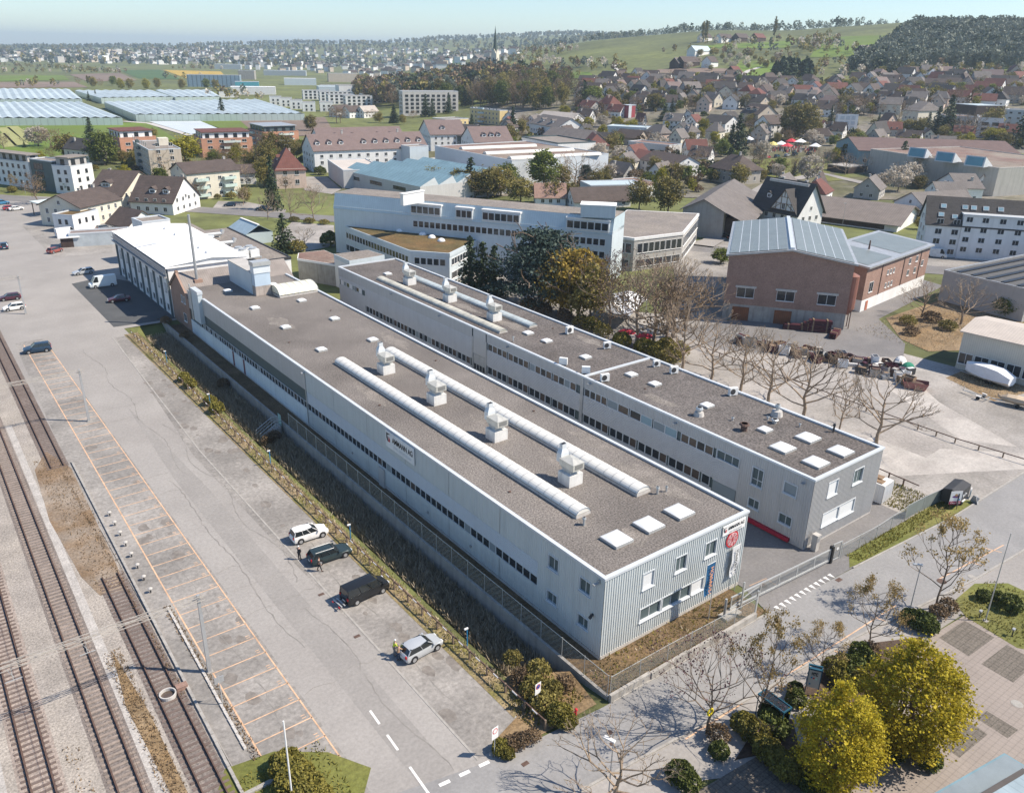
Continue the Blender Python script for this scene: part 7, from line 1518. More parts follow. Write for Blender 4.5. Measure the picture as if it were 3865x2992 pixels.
q=T(c3(1620,500));block('white flat roofed villa highest on the slope below the forest',(q,.2),24,12,6.5,white_wall,white_roof,floors=2,cat='house',name='villa',**dk)
def stuff_houses(name,label,pts,mats_,smin,smax):
 mb=MB()
 for x,y in pts:
  z=ground(x,y);w_,d_,h_=random.uniform(smin,smax),random.uniform(smin,smax)*.7,random.uniform(6,12);a=random.uniform(0,3.1)
  mb.M=Matrix.Translation((x,y,z))@Matrix.Rotation(a,4,'Z');mb.box(-w_/2,-d_/2,-2,w_/2,d_/2,h_,m=random.choice([0,0,1]))
  r=random.choice([2,3,4]);W,Dd,k=w_/2+.6,d_/2+.6,random.choice([.4,3.5,4.5])
  mb.add([(-W,-Dd,h_),(W,-Dd,h_),(W,Dd,h_),(-W,Dd,h_),(-W,0,h_+k),(W,0,h_+k)],[[0,1,5,4],[2,3,4,5],[1,2,5],[3,0,4]],m=r)
 o=structure(mb,name,mats_,'stuff',label);o['category']='town';return o
n0=len(OCC);OCC.clear()
p1=sample([(-40,200),(700,190),(1000,190),(1000,235),(600,245),(0,235)],420,1800,5200,6)
p1+=sample([(900,190),(1700,190),(2050,205),(1750,265),(1450,300),(1250,285),(900,260)],380,1100,4500,6)
stuff_houses('far_town','distant town of pale houses along the horizon at left',p1[40:],[white_wall,beige_wall,tile_brown,tile_grey,tile_dark],9,20)
for i,(x,y)in enumerate(p1[:40]):block('pale far off block in the town on the horizon',(Vector((x,y,ground(x,y))),random.uniform(0,1.5)),random.uniform(18,34),14,random.uniform(11,20),random.choice([white_wall,beige_wall,pale_concrete]),roof_gravel_far,group='far off town blocks',name='town_block',parapet=.3)
def crowns(kind,name,label,pts,hmin,hmax,mats_,nq=70,size=1.0,conic=False):
 """a far wood as one mass of crowns"""
 qs=[];mi=[]
 for x,y in pts:
  h=random.uniform(hmin,hmax);z=ground(x,y)
  d=rng.normal(size=(nq,3));d/=np.linalg.norm(d,axis=1)[:,None];r=rng.uniform(.55,1,nq)[:,None]
  c=d*r*np.array([h*.30,h*.30,h*.40])+np.array([0,0,h*.58])
  if conic:k=np.clip(1.15-c[:,2]/h,.05,1);c[:,:2]*=k[:,None]*1.1
  qs.append(leaves(c,h*.075*size)+np.array([x,y,z]));mi.append(np.full(nq,random.randrange(len(mats_))))
 o=new(name,np_mesh(name,np.concatenate(qs),mats_,np.concatenate(mi)),kind='stuff');o['label']=label;o['category']=kind;return o
F_grey=leafmat('leaf_forest_hazed',(.19,.21,.155),(.135,.155,.12),.15)  # distance haze is mixed into this pale blue-grey leaf colour
L_mid=[L_brown,L_olive,F_grey,L_conifer]
WOOD=[(1330,325),(1480,295),(1600,280),(1800,290),(1960,305),(2130,330),(2180,400),(2080,425),(1950,415),(1850,402),(1640,415),(1560,400),(1450,410),(1340,380)]
wp=sample(WOOD,420,480,1100,1.8)
wp.sort(key=lambda q:q[0]**2+q[1]**2)
for i,(x,y)in enumerate(wp[:70]):tree(random.choice(['brown','brown','olive','brown','spruce','green']),None,random.uniform(16,23),'at the near edge of the church wood',.8,group='trees of the church wood',pos=(x,y,ground(x,y)))
crowns('wood','church_wood','brown budding wood on the rise in front of the church',wp[70:],16,24,[L_brown,L_brown,L_brown,L_olive,F_grey,L_conifer],150,.75)
FOREST=[(3400,150),(3340,190),(3290,230),(3200,285),(3300,285),(3500,265),(3880,262),(3880,120),(3700,118),(3450,118)]
fp=sample(FOREST,1700,780,1800,2.6,12)
crowns('forest','hill_forest','wooded hill at the right horizon',fp,13,21,[F_grey,F_grey,F_grey,F_grey,F_grey,L_conifer],120,.7)
rp=sample([(2550,150),(2900,125),(3400,125),(3400,100),(2500,100)],260,1450,2400,3)
rp+=sample([(1980,200),(2150,160),(2560,150),(2560,120),(2050,130)],300,1700,3400,3)
crowns('forest','ridge_wood','wooded ridge line behind the meadow hill',rp,9,17,[F_grey,F_grey,L_conifer],46)
crowns('greenery','village_greenery','budding garden trees and hedges filling the gaps between village houses',vg,4,10,[L_olive,L_brown,L_yellow,L_brown,L_conifer,L_green,L_olive,L_blossom],110,.8)
fr=[]
for _ in range(2600):
 a=rad(random.uniform(-33,8));d=random.uniform(2400,5600);v=_h*math.cos(a)*d+_r0*math.sin(a)*d
 if random.random()<(.45 if d<3800 else 1):fr.append((v.x,v.y))
crowns('wood','far_woods','dark woods among and behind the distant town',fr,14,24,[F_grey,L_conifer,F_grey,L_olive],22,1.9)
hg=[]
for pl in([(0,470),(230,462),(470,470),(760,465)],[(0,420),(380,440),(720,470)],[(1170,440),(1380,450)],[(880,400),(1260,400)],[(640,395),(840,400)],[(1060,505),(1500,515)],[(0,555),(360,545)],[(1400,600),(1520,640),(1700,640)]):
 P_=[T(c1(*p))for p in pl]
 for a,b in zip(P_,P_[1:]):
  n=max(2,int((b-a).length/9))
  for i in range(n):q=a.lerp(b,(i+random.random())/n);hg.append((q.x+random.gauss(0,14),q.y+random.gauss(0,14)))
for pl in([(1060,385),(1300,350),(1560,330)],[(1080,390),(1450,420),(1800,470)],[(1200,340),(1500,320)],[(1060,470),(1300,500),(1560,500)],[(1560,420),(1800,420)],[(1230,385),(1480,350)]):
 P_=[T(c2(*p))for p in pl]
 for a,b in zip(P_,P_[1:]):
  n=max(2,int((b-a).length/10))
  for i in range(n):q=a.lerp(b,(i+random.random())/n);hg.append((q.x+random.gauss(0,9),q.y+random.gauss(0,9)))
for pl in([(740,290),(1100,262)],[(860,405),(1000,395),(1140,410)],[(330,320),(900,310)],[(250,345),(820,360)],[(420,400),(900,420)],[(780,270),(980,300),(1180,330)],[(200,275),(560,280),(760,265)],[(960,240),(880,330)],[(0,330),(150,320)],[(150,495),(500,505),(900,470)],[(820,470),(1300,440),(2150,440)],[(1300,470),(2184,455)],[(1780,400),(2184,400)]):
 P_=[T(c3(*p))for p in pl]
 for a,b in zip(P_,P_[1:]):
  n=max(2,int((b-a).length/7))
  for i in range(n):q=a.lerp(b,(i+random.random())/n);hg.append((q.x+random.gauss(0,8),q.y+random.gauss(0,8)))
crowns('hedgerow','hedgerows','hedgerows and scattered field trees on the plain and slopes',hg,7,13,[L_brown,L_olive,F_grey,L_olive,L_blossom],40,1.1)
op=sample([(2530,260),(2900,290),(3050,260),(2980,215),(2600,200)],90,750,1500,3)
for x,y in op[:60]:tree(random.choice(['bare','brown','blossom','olive']),None,random.uniform(5,8),'in the orchard on the meadow slope',1.2,group='orchard trees on the slope',pos=(x,y,ground(x,y)))
sp_=[T(c3(700+14*i,492-i))for i in range(12)]
crowns('conifers','conifer_row','dense dark clump of conifers beneath the meadow',[(q.x+random.gauss(0,4),q.y+random.gauss(0,4))for q in sp_*3],15,20,[L_conifer],130,1.0,True)
tyre=rubber;rim_m=mat('rim',(.45,.46,.47),rough=.3,metal=.6);lamp_red=mat('lamp_red',(.45,.02,.02),rough=.2);lamp_clear=mat('lamp_clear',(.75,.77,.78),rough=.15,spec=.6)
car_glass=mat('car_glass',(.02,.025,.028),rough=.05,var=.1,spec=.7)
def paint(n,c,metal=.3):return mat('paint_'+n,c,rough=.28,var=.03,scale=.6,metal=metal,spec=.6)
def loft(mb,st,m=0):
 """closed skin through stations (x, half width low, half width mid, half width top, z low, z mid, z top)"""
 rings=[]
 for x,a,b,c,z0,z1_,z2 in st:rings.append([(x,-a,z0),(x,-b,z1_),(x,-b*.99,z1_+(z2-z1_)*.6),(x,-c,z2),(x,c,z2),(x,b*.99,z1_+(z2-z1_)*.6),(x,b,z1_),(x,a,z0)])
 n=8;pts=[p for r in rings for p in r];fs=[[n*i+j,n*(i+1)+j,n*(i+1)+(j+1)%n,n*i+(j+1)%n]for i in range(len(rings)-1)for j in range(n)]
 return mb.add(pts,fs+[list(range(n)),[len(pts)-n+k for k in range(n)][::-1]],m)
SHAPES={'hatch':(4.2,1.74,1.48,.92,-1.95,-1.55,.35,1.05,.88,.95),'mpv':(4.2,1.72,1.62,1.0,-2.0,-1.78,.2,.95,.95,1.0),'estate':(4.75,1.8,1.46,.92,-2.25,-1.95,.2,.95,.86,.95),'suv':(4.6,1.86,1.7,1.05,-2.2,-1.85,.25,.95,1.02,1.05),'van':(5.0,1.9,1.92,1.12,-2.42,-2.34,1.0,1.75,1.1,1.12),'panel':(5.8,2.0,2.6,1.35,-2.85,-2.8,1.5,2.3,1.2,1.35),'sedan':(4.5,1.78,1.42,.9,-1.55,-1.1,.3,1.0,.86,.92)}
def car(shape,pos,rz,col,label,cat='car',extra=None,name='parked_car',group='parked cars'):
 L,W,H_,bz,b0,t0,t1,b1,hz,tz=SHAPES[shape];w=W/2;h=L/2
 o=thing(name,label,cat,pos,rz,group)
 body=loft(MB(),[(-h,w*.82,w*.86,w*.8,.38,.5,tz*.86),(-h+.12,w*.92,w*.97,w*.9,.28,.5,tz),(b0+.3,w*.95,w,w*.93,.24,.5,bz),(0,w*.95,w,w*.93,.24,.5,bz),(b1,w*.95,w,w*.92,.24,.5,hz+.06),(h*.78,w*.93,w*.98,w*.86,.25,.5,hz-.06),(h-.1,w*.84,w*.9,w*.74,.3,.48,hz-.2),(h,w*.7,w*.74,w*.6,.36,.46,hz-.34)])
 bo=part(body,'body',col,o,smooth=False)
 wt=w*.76;mb=MB()
 base=[(b0,-w*.9,bz-.02),(b1,-w*.88,hz+.04),(b1,w*.88,hz+.04),(b0,w*.9,bz-.02)];top=[(t0,-wt,H_-.05),(t1,-wt,H_-.07),(t1,wt,H_-.07),(t0,wt,H_-.05)]
 mb.add(base+top,[[0,1,5,4],[1,2,6,5],[2,3,7,6],[3,0,4,7],[4,5,6,7]]);part(mb,'window_glass',car_glass,o)
 mb=MB();pts=[]
 for x,k in((t0-.08,.96),(t0+.15,1.02),((t0+t1)/2,1.03),(t1,1.0)):
  for y in(-1,-.6,.6,1):pts.append((x,y*wt*k,H_-(.06 if abs(y)==1 else 0)-(.05 if x in(t1,t0-.08)else 0)))
 mb.add(pts,[[4*i+j,4*i+4+j,4*i+5+j,4*i+1+j]for i in range(3)for j in range(3)]);part(mb,'roof_panel',col,o,smooth=True)
 mb=MB()
 for s in(-1,1):
  for xa,xb in((b0,t0),(b1,t1)):mb.beam((xa,s*w*.895,bz if xa==b0 else hz+.05),(xb,s*wt,H_-.06),.09,.05)
  for f in((.55,)if shape in('hatch','sedan')else(.36,.66)):
   xa=b0+(b1-b0)*f;xb=t0+(t1-t0)*f;mb.beam((xa,s*(w*.9+.005),bz),(xb,s*(wt+.005),H_-.06),.1,.03)
  if shape=='panel':mb.add([(b0,s*(w*.9+.02),bz-.1),(b1-1.35,s*(w*.9+.02),bz-.1),(t1-.55,s*(wt+.02),H_-.05),(t0,s*(wt+.02),H_-.05)],[[0,1,2,3]if s<0 else[3,2,1,0]])
  mb.box(b1-.25,s*(w+.09)-.1,bz+.02,b1-.1,s*(w+.09)+.1,bz+.16)
 if shape=='panel':mb.quad((b0-.02,-w*.9,bz),(b0-.02,w*.9,bz),(t0-.02,wt,H_-.05),(t0-.02,-wt,H_-.05))
 part(mb,'pillars_and_mirrors',col,o)
 for sx in(-.31,.305):
  for s in(-1,1):
   wh_=part(MB().tube((0,-.11,0),(0,.11,0),.33,n=14),'wheel',tyre,o,(sx*L,s*(w-.1),.33));part(MB().tube((0,s*.112,0),(0,s*.135,0),.21,n=10),'rim',rim_m,wh_)
   part(MB().tube((0,s*.0,0),(0,s*.02,0),.40,n=14),'wheel_arch',black_paint,bo,(sx*L,s*(w*.985),.36))
 for s in(-1,1):
  part(MB().box(h-.26,s*w*.6-.17,hz-.34,h-.03,s*w*.6+.17,hz-.2),'headlight',lamp_clear,o);part(MB().box(-h-.005,s*w*.74-.11,tz-.3,-h+.22,s*w*.74+.14,tz-.02),'tail_light',lamp_red,o)
 part(MB().box(-h-.02,-.26,.5,-h+.1,.26,.62),'number_plate',white_wall,o)
 if extra:extra(o,h,w,H_)
 return o
def carpx(shape,rear,front,col,label,side=1,**k):
 """car from the ground points of its two near wheels; side 1 shows its right flank"""
 A,B=T(rear),T(front);d=(B-A).normalized();n=Vector((-d.y,d.x,0))*side;W=SHAPES[shape][1];L=SHAPES[shape][0]
 c=(A+B)/2+n*(W/2-.05);z=max(ground(c.x,c.y),0);return car(shape,(c.x,c.y,z+.02),math.atan2(d.y,d.x),col,label,**k)
def rack(o,h,w,H_):
 r_=part(MB().box(-h-.9,-.5,.42,-h,-.42,.5).box(-h-.9,.42,.42,-h,.5,.5),'bike_rack',black_paint,o)
 for x in(.35,.7):part(MB().box(-h-x-.06,-.8,.5,-h-x+.06,.8,.56),'rack_rail',galv,r_)
 for s in(-1,1):part(MB().box(-h-.95,s*.6-.12,.38,-h-.88,s*.6+.12,.5),'rack_light',lamp_red,r_)
def tailgate(o,h,w,H_):
 mb=MB().add([(-1.6,-.68,1.46),(-1.6,.68,1.46),(-2.5,.62,1.85),(-2.5,-.62,1.85),(-1.6,-.68,1.52),(-1.6,.68,1.52),(-2.5,.62,1.93),(-2.5,-.62,1.93)],[[3,2,1,0],[4,5,6,7],[0,1,5,4],[1,2,6,5],[2,3,7,6],[3,0,4,7]]);part(mb,'open_tailgate',paint('silver',(.52,.54,.55)),o)
 part(MB().quad((-1.75,-.5,1.535),(-1.75,.5,1.535),(-2.25,.48,1.77),(-2.25,-.48,1.77)),'tailgate_window',car_glass,o)
def rails(o,h,w,H_):
 for s in(-1,1):part(MB().tube((-1.8,s*.6,H_+.05),(.3,s*.6,H_+.05),.025),'roof_rail',galv,o)
P_white=paint('white',(.76,.77,.77),0);P_dk=paint('slate',(.035,.055,.06));P_black=paint('black',(.022,.024,.027));P_silver=paint('silver',(.52,.54,.55));P_red=paint('red',(.40,.03,.04),0);P_wine=paint('wine',(.10,.035,.05));P_blue=paint('navy',(.03,.06,.10));P_grey=paint('grey',(.20,.21,.22))
carpx('mpv',c7(1840,170),c7(1984,124),P_white,'small white high roofed car at the guard rail, farthest of four')
carpx('estate',c7(1962,300),c7(2118,248),P_dk,'dark green grey estate car at guard rail between two people',extra=rails)
carpx('van',c8(152,545),c8(325,464),P_black,'black people carrier van with a rear bike rack at the guard rail',cat='van',extra=rack,name='parked_van')
carpx('hatch',c8(505,897),c8(656,815),P_silver,'silver hatchback with open boot at the guard rail, nearest road')
carpx('suv',c4(300,636),c4(182,652),P_blue,'dark blue estate car standing alone across the marked bays',-1)
carpx('hatch',c4(118,305),c4(18,317),P_wine,'dark plum hatchback at left edge beside the white one',-1);carpx('hatch',c4(148,367),c4(45,382),P_white,'white hatchback parked at the left picture edge',-1)
carpx('panel',c4(728,218),c4(592,236),paint('van_white',(.70,.74,.74),0),'white panel van in the shade of the warehouse',-1,cat='van',name='parked_van');carpx('sedan',c4(802,316),c4(716,326),P_wine,'dark red car in the warehouse shade',-1);carpx('estate',c4(578,140),c4(495,152),P_silver,'silver estate car in sun beside the white van',-1)
q=T(e1(60,1370));car('suv',q+Vector((0,2,0)),1.45,P_blue,'dark car driving away along the station road',group='cars on the road')
for p,a,s,c,lb in((e1(570,1400),.6,'hatch',paint('truck_red',(.34,.10,.08)),'faded red old pickup in the yard by the sheds'),(e1(690,1235),.15,'panel',P_white,'white camper van beside the white garage block'),(e1(170,965),.1,'sedan',P_white,'white sedan at the junction by the carport'),(e1(105,960),.1,'hatch',P_red,'red car at the junction behind the white sedan'),(e1(30,905),.1,'mpv',paint('sky_blue',(.08,.28,.45)),'blue car at the left picture edge at the junction'),(e1(1070,1165),.2,'hatch',P_grey,'grey car half hidden behind the warehouse roof'),(e2(240,925),2.7,'hatch',P_blue,'dark blue car parked by the cream flats'),(e2(575,968),2.6,'suv',P_dk,'blue green car on the lane before the garages'),(e4(1575,735),.15,'sedan',P_red,'red car at the market edge on the grass'),(e4(1670,725),.15,'hatch',paint('petrol',(.04,.12,.15)),'petrol coloured car second in the market row'),(e4(1775,715),.15,'estate',P_silver,'silver car third in the market row'),(e4(1855,705),.15,'suv',P_dk,'dark green car fourth in the market row'),(e4(2000,697),.15,'sedan',P_black,'black car at right end of the market row'),(e4(1700,545),.1,'mpv',P_grey,'grey car below the white balcony flats'),(e4(1430,545),.1,'sedan',P_red,'dark red car behind the spruce'),(e4(1010,620),.1,'sedan',P_silver,'silver car left of the spruce'),(e4(1095,615),.1,'hatch',P_wine,'wine red car directly left of the spruce'),(e4(1145,1555),1.2,'hatch',P_black,'black car under the workshop carport')):
 q=T(p);car(s,(q.x,q.y,q.z+(.32 if 'market' in lb else.05)),a,c,lb)
carpx('panel',c3(1625,1555),c3(1672,1560),P_white,'white delivery van in front of the dark roofed apartment block',1,cat='van',name='parked_van')
def limb(nm,pts,edges,rr,m,parent):
 me=bpy.data.meshes.new(nm);me.from_pydata(pts,edges,[]);me.materials.append(m);o=new(nm,me,parent)
 sk=o.modifiers.new('skin','SKIN');sk.use_smooth_shade=True;ss=o.modifiers.new('sub','SUBSURF');ss.levels=ss.render_levels=1
 for i,r in enumerate(rr):v=me.skin_vertices[0].data[i];v.radius=(r,r);v.use_root=i==0
 return o
skin_m=mat('skin',(.50,.31,.23),rough=.6,var=.05)
def person(px,rz,top,legs,hair,label,pose='stand',s=1.0,jacket_len=.0):
 q=T(px);o=thing('person',label,'person',(q.x,q.y,.025),rz);o.scale=(s,)*3
 st=.24 if pose=='walk' else.04;fwd={'stand':(.12,.30),'walk':(.22,-.2),'reach':(.42,.42),'lean':(.36,.2)}[pose];ln=.10 if pose in('reach','lean')else 0
 P=[(0,0,.95),(ln*.4,0,1.2),(ln,0,1.42),(ln*1.1,0,1.52),(ln*1.2+.01,0,1.64),(ln*1.2+.015,0,1.74)];E=[(0,1),(1,2),(2,3),(3,4),(4,5)];Rr=[.12,.12,.13,.055,.095,.075]
 for sd,f,k in((-1,fwd[0],1),(1,fwd[1],-1)):
  n=len(P);P+=[(ln,sd*.19,1.40),(ln+f*.45,sd*.235,1.14),(ln+f*1.05,sd*.2,.95 if pose=='walk' or f<.2 else 1.12)];E+=[(2,n),(n,n+1),(n+1,n+2)];Rr+=[.055,.042,.032]
  hd=Vector(P[-1])
  for fi,(dx,dy,dz)in enumerate(((.09,-.03,-.05),(.105,-.01,-.055),(.1,.01,-.055),(.08,.03,-.05),(.05,-sd*.05,-.01))):P.append((hd.x+dx,hd.y+dy,hd.z+dz));E.append((n+2,len(P)-1));Rr.append(.009)
  n=len(P);P+=[(0,sd*.095,.88),(k*st*.55+.03,sd*.1,.5),(k*st,sd*.1,.09),(k*st+.17,sd*.11,.035)];E+=[(0,n),(n,n+1),(n+1,n+2),(n+2,n+3)];Rr+=[.085,.06,.042,.035]
 b=limb('body',P,E,Rr,skin_m,o)
 J=[P[0],P[1],P[2],(P[2][0],0,1.46)];je=[(0,1),(1,2),(2,3)];jr=[.155,.155,.165,.075]
 Q=[(0,0,.93)];qe=[];qr=[.13]
 for a in(6,18-0):
  pass
 arms=[i for i,p in enumerate(P)if abs(abs(p[1])-.19)<1e-6 and p[2]>1.3]
 for i in arms:
  n=len(J);tip=Vector(P[i+1]).lerp(Vector(P[i+2]),.85);J+=[P[i],P[i+1],tuple(tip)];je+=[(2,n),(n,n+1),(n+1,n+2)];jr+=[.075,.06,.05]
 if jacket_len:J[0]=(0,0,.95-jacket_len)
 for i in[i for i,p in enumerate(P)if abs(abs(p[1])-.095)<1e-6]:
  n=len(Q);Q+=[P[i],P[i+1],(P[i+2][0],P[i+2][1],.13)];qe+=[(0,n),(n,n+1),(n+1,n+2)];qr+=[.1,.075,.06]
  part(MB().ball((P[i+2][0]+.07,P[i+2][1],.05),.15,.055,.06,8,5),'shoe',black_paint,o,smooth=True)
 limb('jacket',J,je,jr,top,b);limb('trousers',Q,qe,qr,legs,b)
 hx=P[4][0];part(MB().ball((hx-.02,0,1.70),.105,.1,.1,10,6),'hair',hair,b,smooth=True)
 part(MB().ball((hx+.1,0,1.655),.02,.016,.025,6,4),'nose',skin_m,b);
 for sd in(-1,1):part(MB().ball((hx+.082,sd*.034,1.685),.012,.012,.01,6,4),'eye',black_paint,b);part(MB().ball((hx,sd*.098,1.66),.02,.012,.03,6,4),'ear',skin_m,b)
 part(MB().box(hx+.085,-.025,1.605,hx+.097,.025,1.612),'mouth',mat('lips',(.35,.14,.12)),b)
 return o
cl=lambda n,c:mat('cloth_'+n,c,rough=.9,var=.12,scale=4)
person(c7(1835,262),.4,cl('black',(.025,.025,.03)),cl('dark',(.03,.03,.035)),mat('white_hair',(.70,.69,.66)),'white haired person in black standing behind the dark estate car','stand',1.0,.12)
person(c7(1958,333),-.55,cl('brown',(.10,.075,.065)),cl('dark',(.03,.03,.035)),mat('dark_hair',(.03,.022,.018)),'dark haired person walking past the dark estate car','walk')
person(c8(388,850),-.3,cl('hivis',(.52,.62,.05)),cl('grey',(.20,.20,.21)),mat('cap_white',(.70,.70,.70)),'person in bright yellow jacket at the open boot of silver car','lean',1.02)
person(c8(412,880),.5,cl('tan',(.42,.27,.16)),cl('jeans',(.04,.06,.10)),mat('grey_hair',(.25,.2,.17)),'person in tan jacket reaching into the silver car boot','reach',.98,.1)
def portal(base,top,far,label,h):
 b=T(base);o=thing('catenary_mast',label,'railway mast',(b.x,b.y,0))
 part(MB().box(-.28,-.28,0,.28,.28,.12),'footing',concrete,o)
 mb=MB();mb.add([(-.17,-.13,0),(.17,-.13,0),(.17,.13,0),(-.17,.13,0),(-.12,-.1,h),(.12,-.1,h),(.12,.1,h),(-.12,.1,h)],[[0,1,5,4],[1,2,6,5],[2,3,7,6],[3,0,4,7],[4,5,6,7]]);part(mb,'mast',metal_grey,o)
 dx=far-b.x;mb=MB()
 for y in(-.22,.22):
  for z in(h-.55,h-.1):mb.beam((-dx*0+.5,y,z),(dx,y,z),.045,.045)
 n=26
 for i in range(n):
  x0,x1=.5+(dx-.5)*i/n,.5+(dx-.5)*(i+1)/n;z0,z1_=(h-.55,h-.1)if i%2 else(h-.1,h-.55)
  mb.beam((x0,-.22,z0),(x1,-.22,z1_),.035,.035);mb.beam((x0,.22,z1_),(x1,.22,z0),.035,.035);mb.beam((x0,-.22,h-.1),(x1,.22,h-.1),.03,.03)
 part(mb,'lattice_beam',mat('weathered_steel',(.40,.37,.33),var=.15),o)
 for tr in('A','B'):
  xx=tx(tr,b.y)-b.x
  mb=MB();mb.beam((xx,0,h-.55),(xx,0,h-1.7),.05,.05);mb.beam((xx-.3,0,h-.55),(xx+.1,0,h-1.5),.04,.04);mb.box(xx-.6,-.03,h-1.75,xx+.6,.03,h-1.7);part(mb,'wire_hanger',galv,o)
 return o
portal(c7(1285,950),0,-24,'nearest railway mast with lattice beam across the tracks',8.3)
portal(c4(565,1075),0,-24,'railway mast with lattice beam, second along the tracks',8.2)
portal(c4(165,395),0,-24,'farthest railway mast with lattice beam beside the parked cars',8.1)
for tr,lb in(('A','overhead wire above leftmost track'),('B','overhead wire above middle track')):
 o=thing('overhead_wire',lb,'overhead wire',(tx(tr,57.9),57.9,0));part(MB().beam((-.4,-60,6.5),(1.4,140,6.5),.02,.02).beam((-.4,-60,7.6),(1.4,140,7.6),.02,.02),'wire',rust_metal,o)
def guard(label,pts,h,step,m_post,m_rail,tags=False,name='guard_rail',rail=.12,posts_as='post'):
 P_=[Vector((p[0],p[1],0))for p in pts];o=thing(name,label,'guard rail',P_[0]);mr=MB();n_=0
 for a,b in zip(P_,P_[1:]):
  mr.beam(a-P_[0]+Vector((0,0,h)),b-P_[0]+Vector((0,0,h)),.1,rail);L=(b-a).length;k=max(1,round(L/step))
  for i in range(k):
   q=a.lerp(b,i/k)-P_[0]
   if n_<95:part(MB().box(-.08,-.08,-.3,.08,.08,h+.08),posts_as,m_post,o,q)
   if tags and n_<95:t=(b-a).normalized();part(MB().box(-.02,-.35,h-.06,.02,.35,h+.07),'reflector',white_wall,o,q+t*step/2+Vector((-.07,0,0)),0)
   n_+=1
 part(mr,'rail',m_rail,o);return o
guard('wooden guard rail with white reflectors along the car park above the ditch',[(34.4,39.0),(34.0,63),(33.8,100),(33.6,163)],.95,2.62,post_wood,rust_metal,True)
guard('low timber guard rail between dusty path and gravel yard',[(119,36.5),(117.7,46),(117.6,60),(118,75),(118.5,96)],.75,2.9,post_wood,rust_metal)
guard('short rail fence beside the white container',[(99.2,47.8),(99.0,41.6)],.9,2.0,rust_metal,rust_metal)
mesh_m=bpy.data.materials.new('chain_link');mesh_m.use_nodes=True
_n=mesh_m.node_tree.nodes;_l=mesh_m.node_tree.links;_b=_n['Principled BSDF'];_b.inputs['Base Color'].default_value=(.28,.30,.29,1);_b.inputs['Roughness'].default_value=.5
_t=_n.new('ShaderNodeTexCoord');_mx=_n.new('ShaderNodeMapping');_mx.inputs['Rotation'].default_value=(.785,.785,.785);_l.new(_t.outputs['Object'],_mx.inputs[0])
_v=_n.new('ShaderNodeTexChecker');_v.inputs['Scale'].default_value=14;_l.new(_mx.outputs[0],_v.inputs['Vector'])
_r=_n.new('ShaderNodeMapRange');_r.inputs[3].default_value=.10;_r.inputs[4].default_value=.45;_l.new(_v.outputs['Fac'],_r.inputs[0]);_l.new(_r.outputs[0],_b.inputs['Alpha'])
def mesh_fence(label,pts,h,step=3.0,z=0.0,m=None,name='chain_link_fence'):
 P_=[Vector((p[0],p[1],z))for p in pts];o=thing(name,label,'fence',P_[0]);mm=MB();mt=MB()
 for a,b in zip(P_,P_[1:]):
  A,B=a-P_[0],b-P_[0];mm.quad(A,B,B+Vector((0,0,h)),A+Vector((0,0,h)));mt.tube(A+Vector((0,0,h)),B+Vector((0,0,h)),.025,n=5);L=(b-a).length;k=max(1,round(L/step))
  for i in range(k):part(MB().tube((0,0,-.1),(0,0,h+.1),.035,n=6),'post',galv,o,A.lerp(B,i/k))
 part(MB().tube((0,0,-.1),(0,0,h+.1),.04,n=6),'post',galv,o,P_[-1]-P_[0]);part(mt,'top_wire',galv,o);part(mm,'wire_mesh',m or mesh_m,o);return o
mesh_fence('chain link fence on the ditch wall beside the main hall',[(41.05,38.6),(41.0,72),(41.1,106)],2.1,3.1,.3)
mesh_fence('chain link fence on low wall in front of the main hall lawn',[(41.1,38.35),(48.2,38.3),(60.4,37.9)],1.7,2.9,.75)
mesh_fence('chain link fence right of the pedestrian gate along the verge',[(77.1,38.9),(84,38.7),(91,39.0)],1.8,3.0)
sm=mesh_fence('dark screened fence panel beside the black trailer',[(91.2,39.0),(95,38.9),(98.9,38.6)],1.9,3.5,0,mat('screen',(.16,.18,.17),var=.1));part(MB().box(3.6,-.08,1.0,4.1,-.03,1.6),'green_notice',mat('mint',(.45,.75,.62)),sm)
o=thing('retaining_wall','long concrete retaining wall of the ditch below the main hall','wall',(41.0,38.4,0));part(MB().box(-.15,0,-1.9,.15,131,.32),'wall',concrete,o)
o=thing('garden_wall','weathered low concrete wall along the road in front of the main hall','wall',(41.0,38.1,0))
mb=MB()
for i in range(4):a=-.15+i*4.9;mb.box(a,-.17-i*.12*.9,-.3,a+4.87,.14-i*.1,.78)
part(mb,'wall',concrete,o)
o=thing('sliding_gate','long pale metal sliding gate with vertical bars at the yard entrance','gate',(59.2,40.0,0),math.atan2(-.9,16.2));L=16.2
part(MB().beam((0,0,.35),(L,0,.35),.16,.22),'bottom_beam',pale_concrete if False else galv,o);part(MB().beam((0,0,1.75),(L,0,1.75),.12,.14),'top_rail',galv,o)
mb=MB();x=4.6
while x<L:mb.box(x-.018,-.018,.46,x+.018,.018,1.68);x+=.16
pb=part(mb,'bars',galv,o)
for x in(.1,4.5,7.4,10.3,13.2,16.0):part(MB().box(x-.06,-.05,.4,x+.06,.05,1.7),'gate_post',galv,o)
part(MB().beam((.1,0,.5),(4.4,0,1.6),.1,.08),'brace',galv,o);part(MB().quad((.1,0,.46),(4.5,0,.46),(4.5,0,1.68),(.1,0,1.68)),'wire_mesh',mesh_m,o)
o=thing('gate_post','pair of stout gate posts with concrete block at the sliding gate','gate post',(58.0,39.7,0));part(MB().tube((0,0,0),(0,0,2.3),.13,n=10),'bollard',metal_grey,o);part(MB().box(-.3,-.6,0,2.0,.5,.25),'block',concrete,o);part(MB().box(2.5,-1.8,0,2.65,-1.65,3.2).box(2.5,-.1,0,2.65,.05,3.2),'guide_post',galv,o)
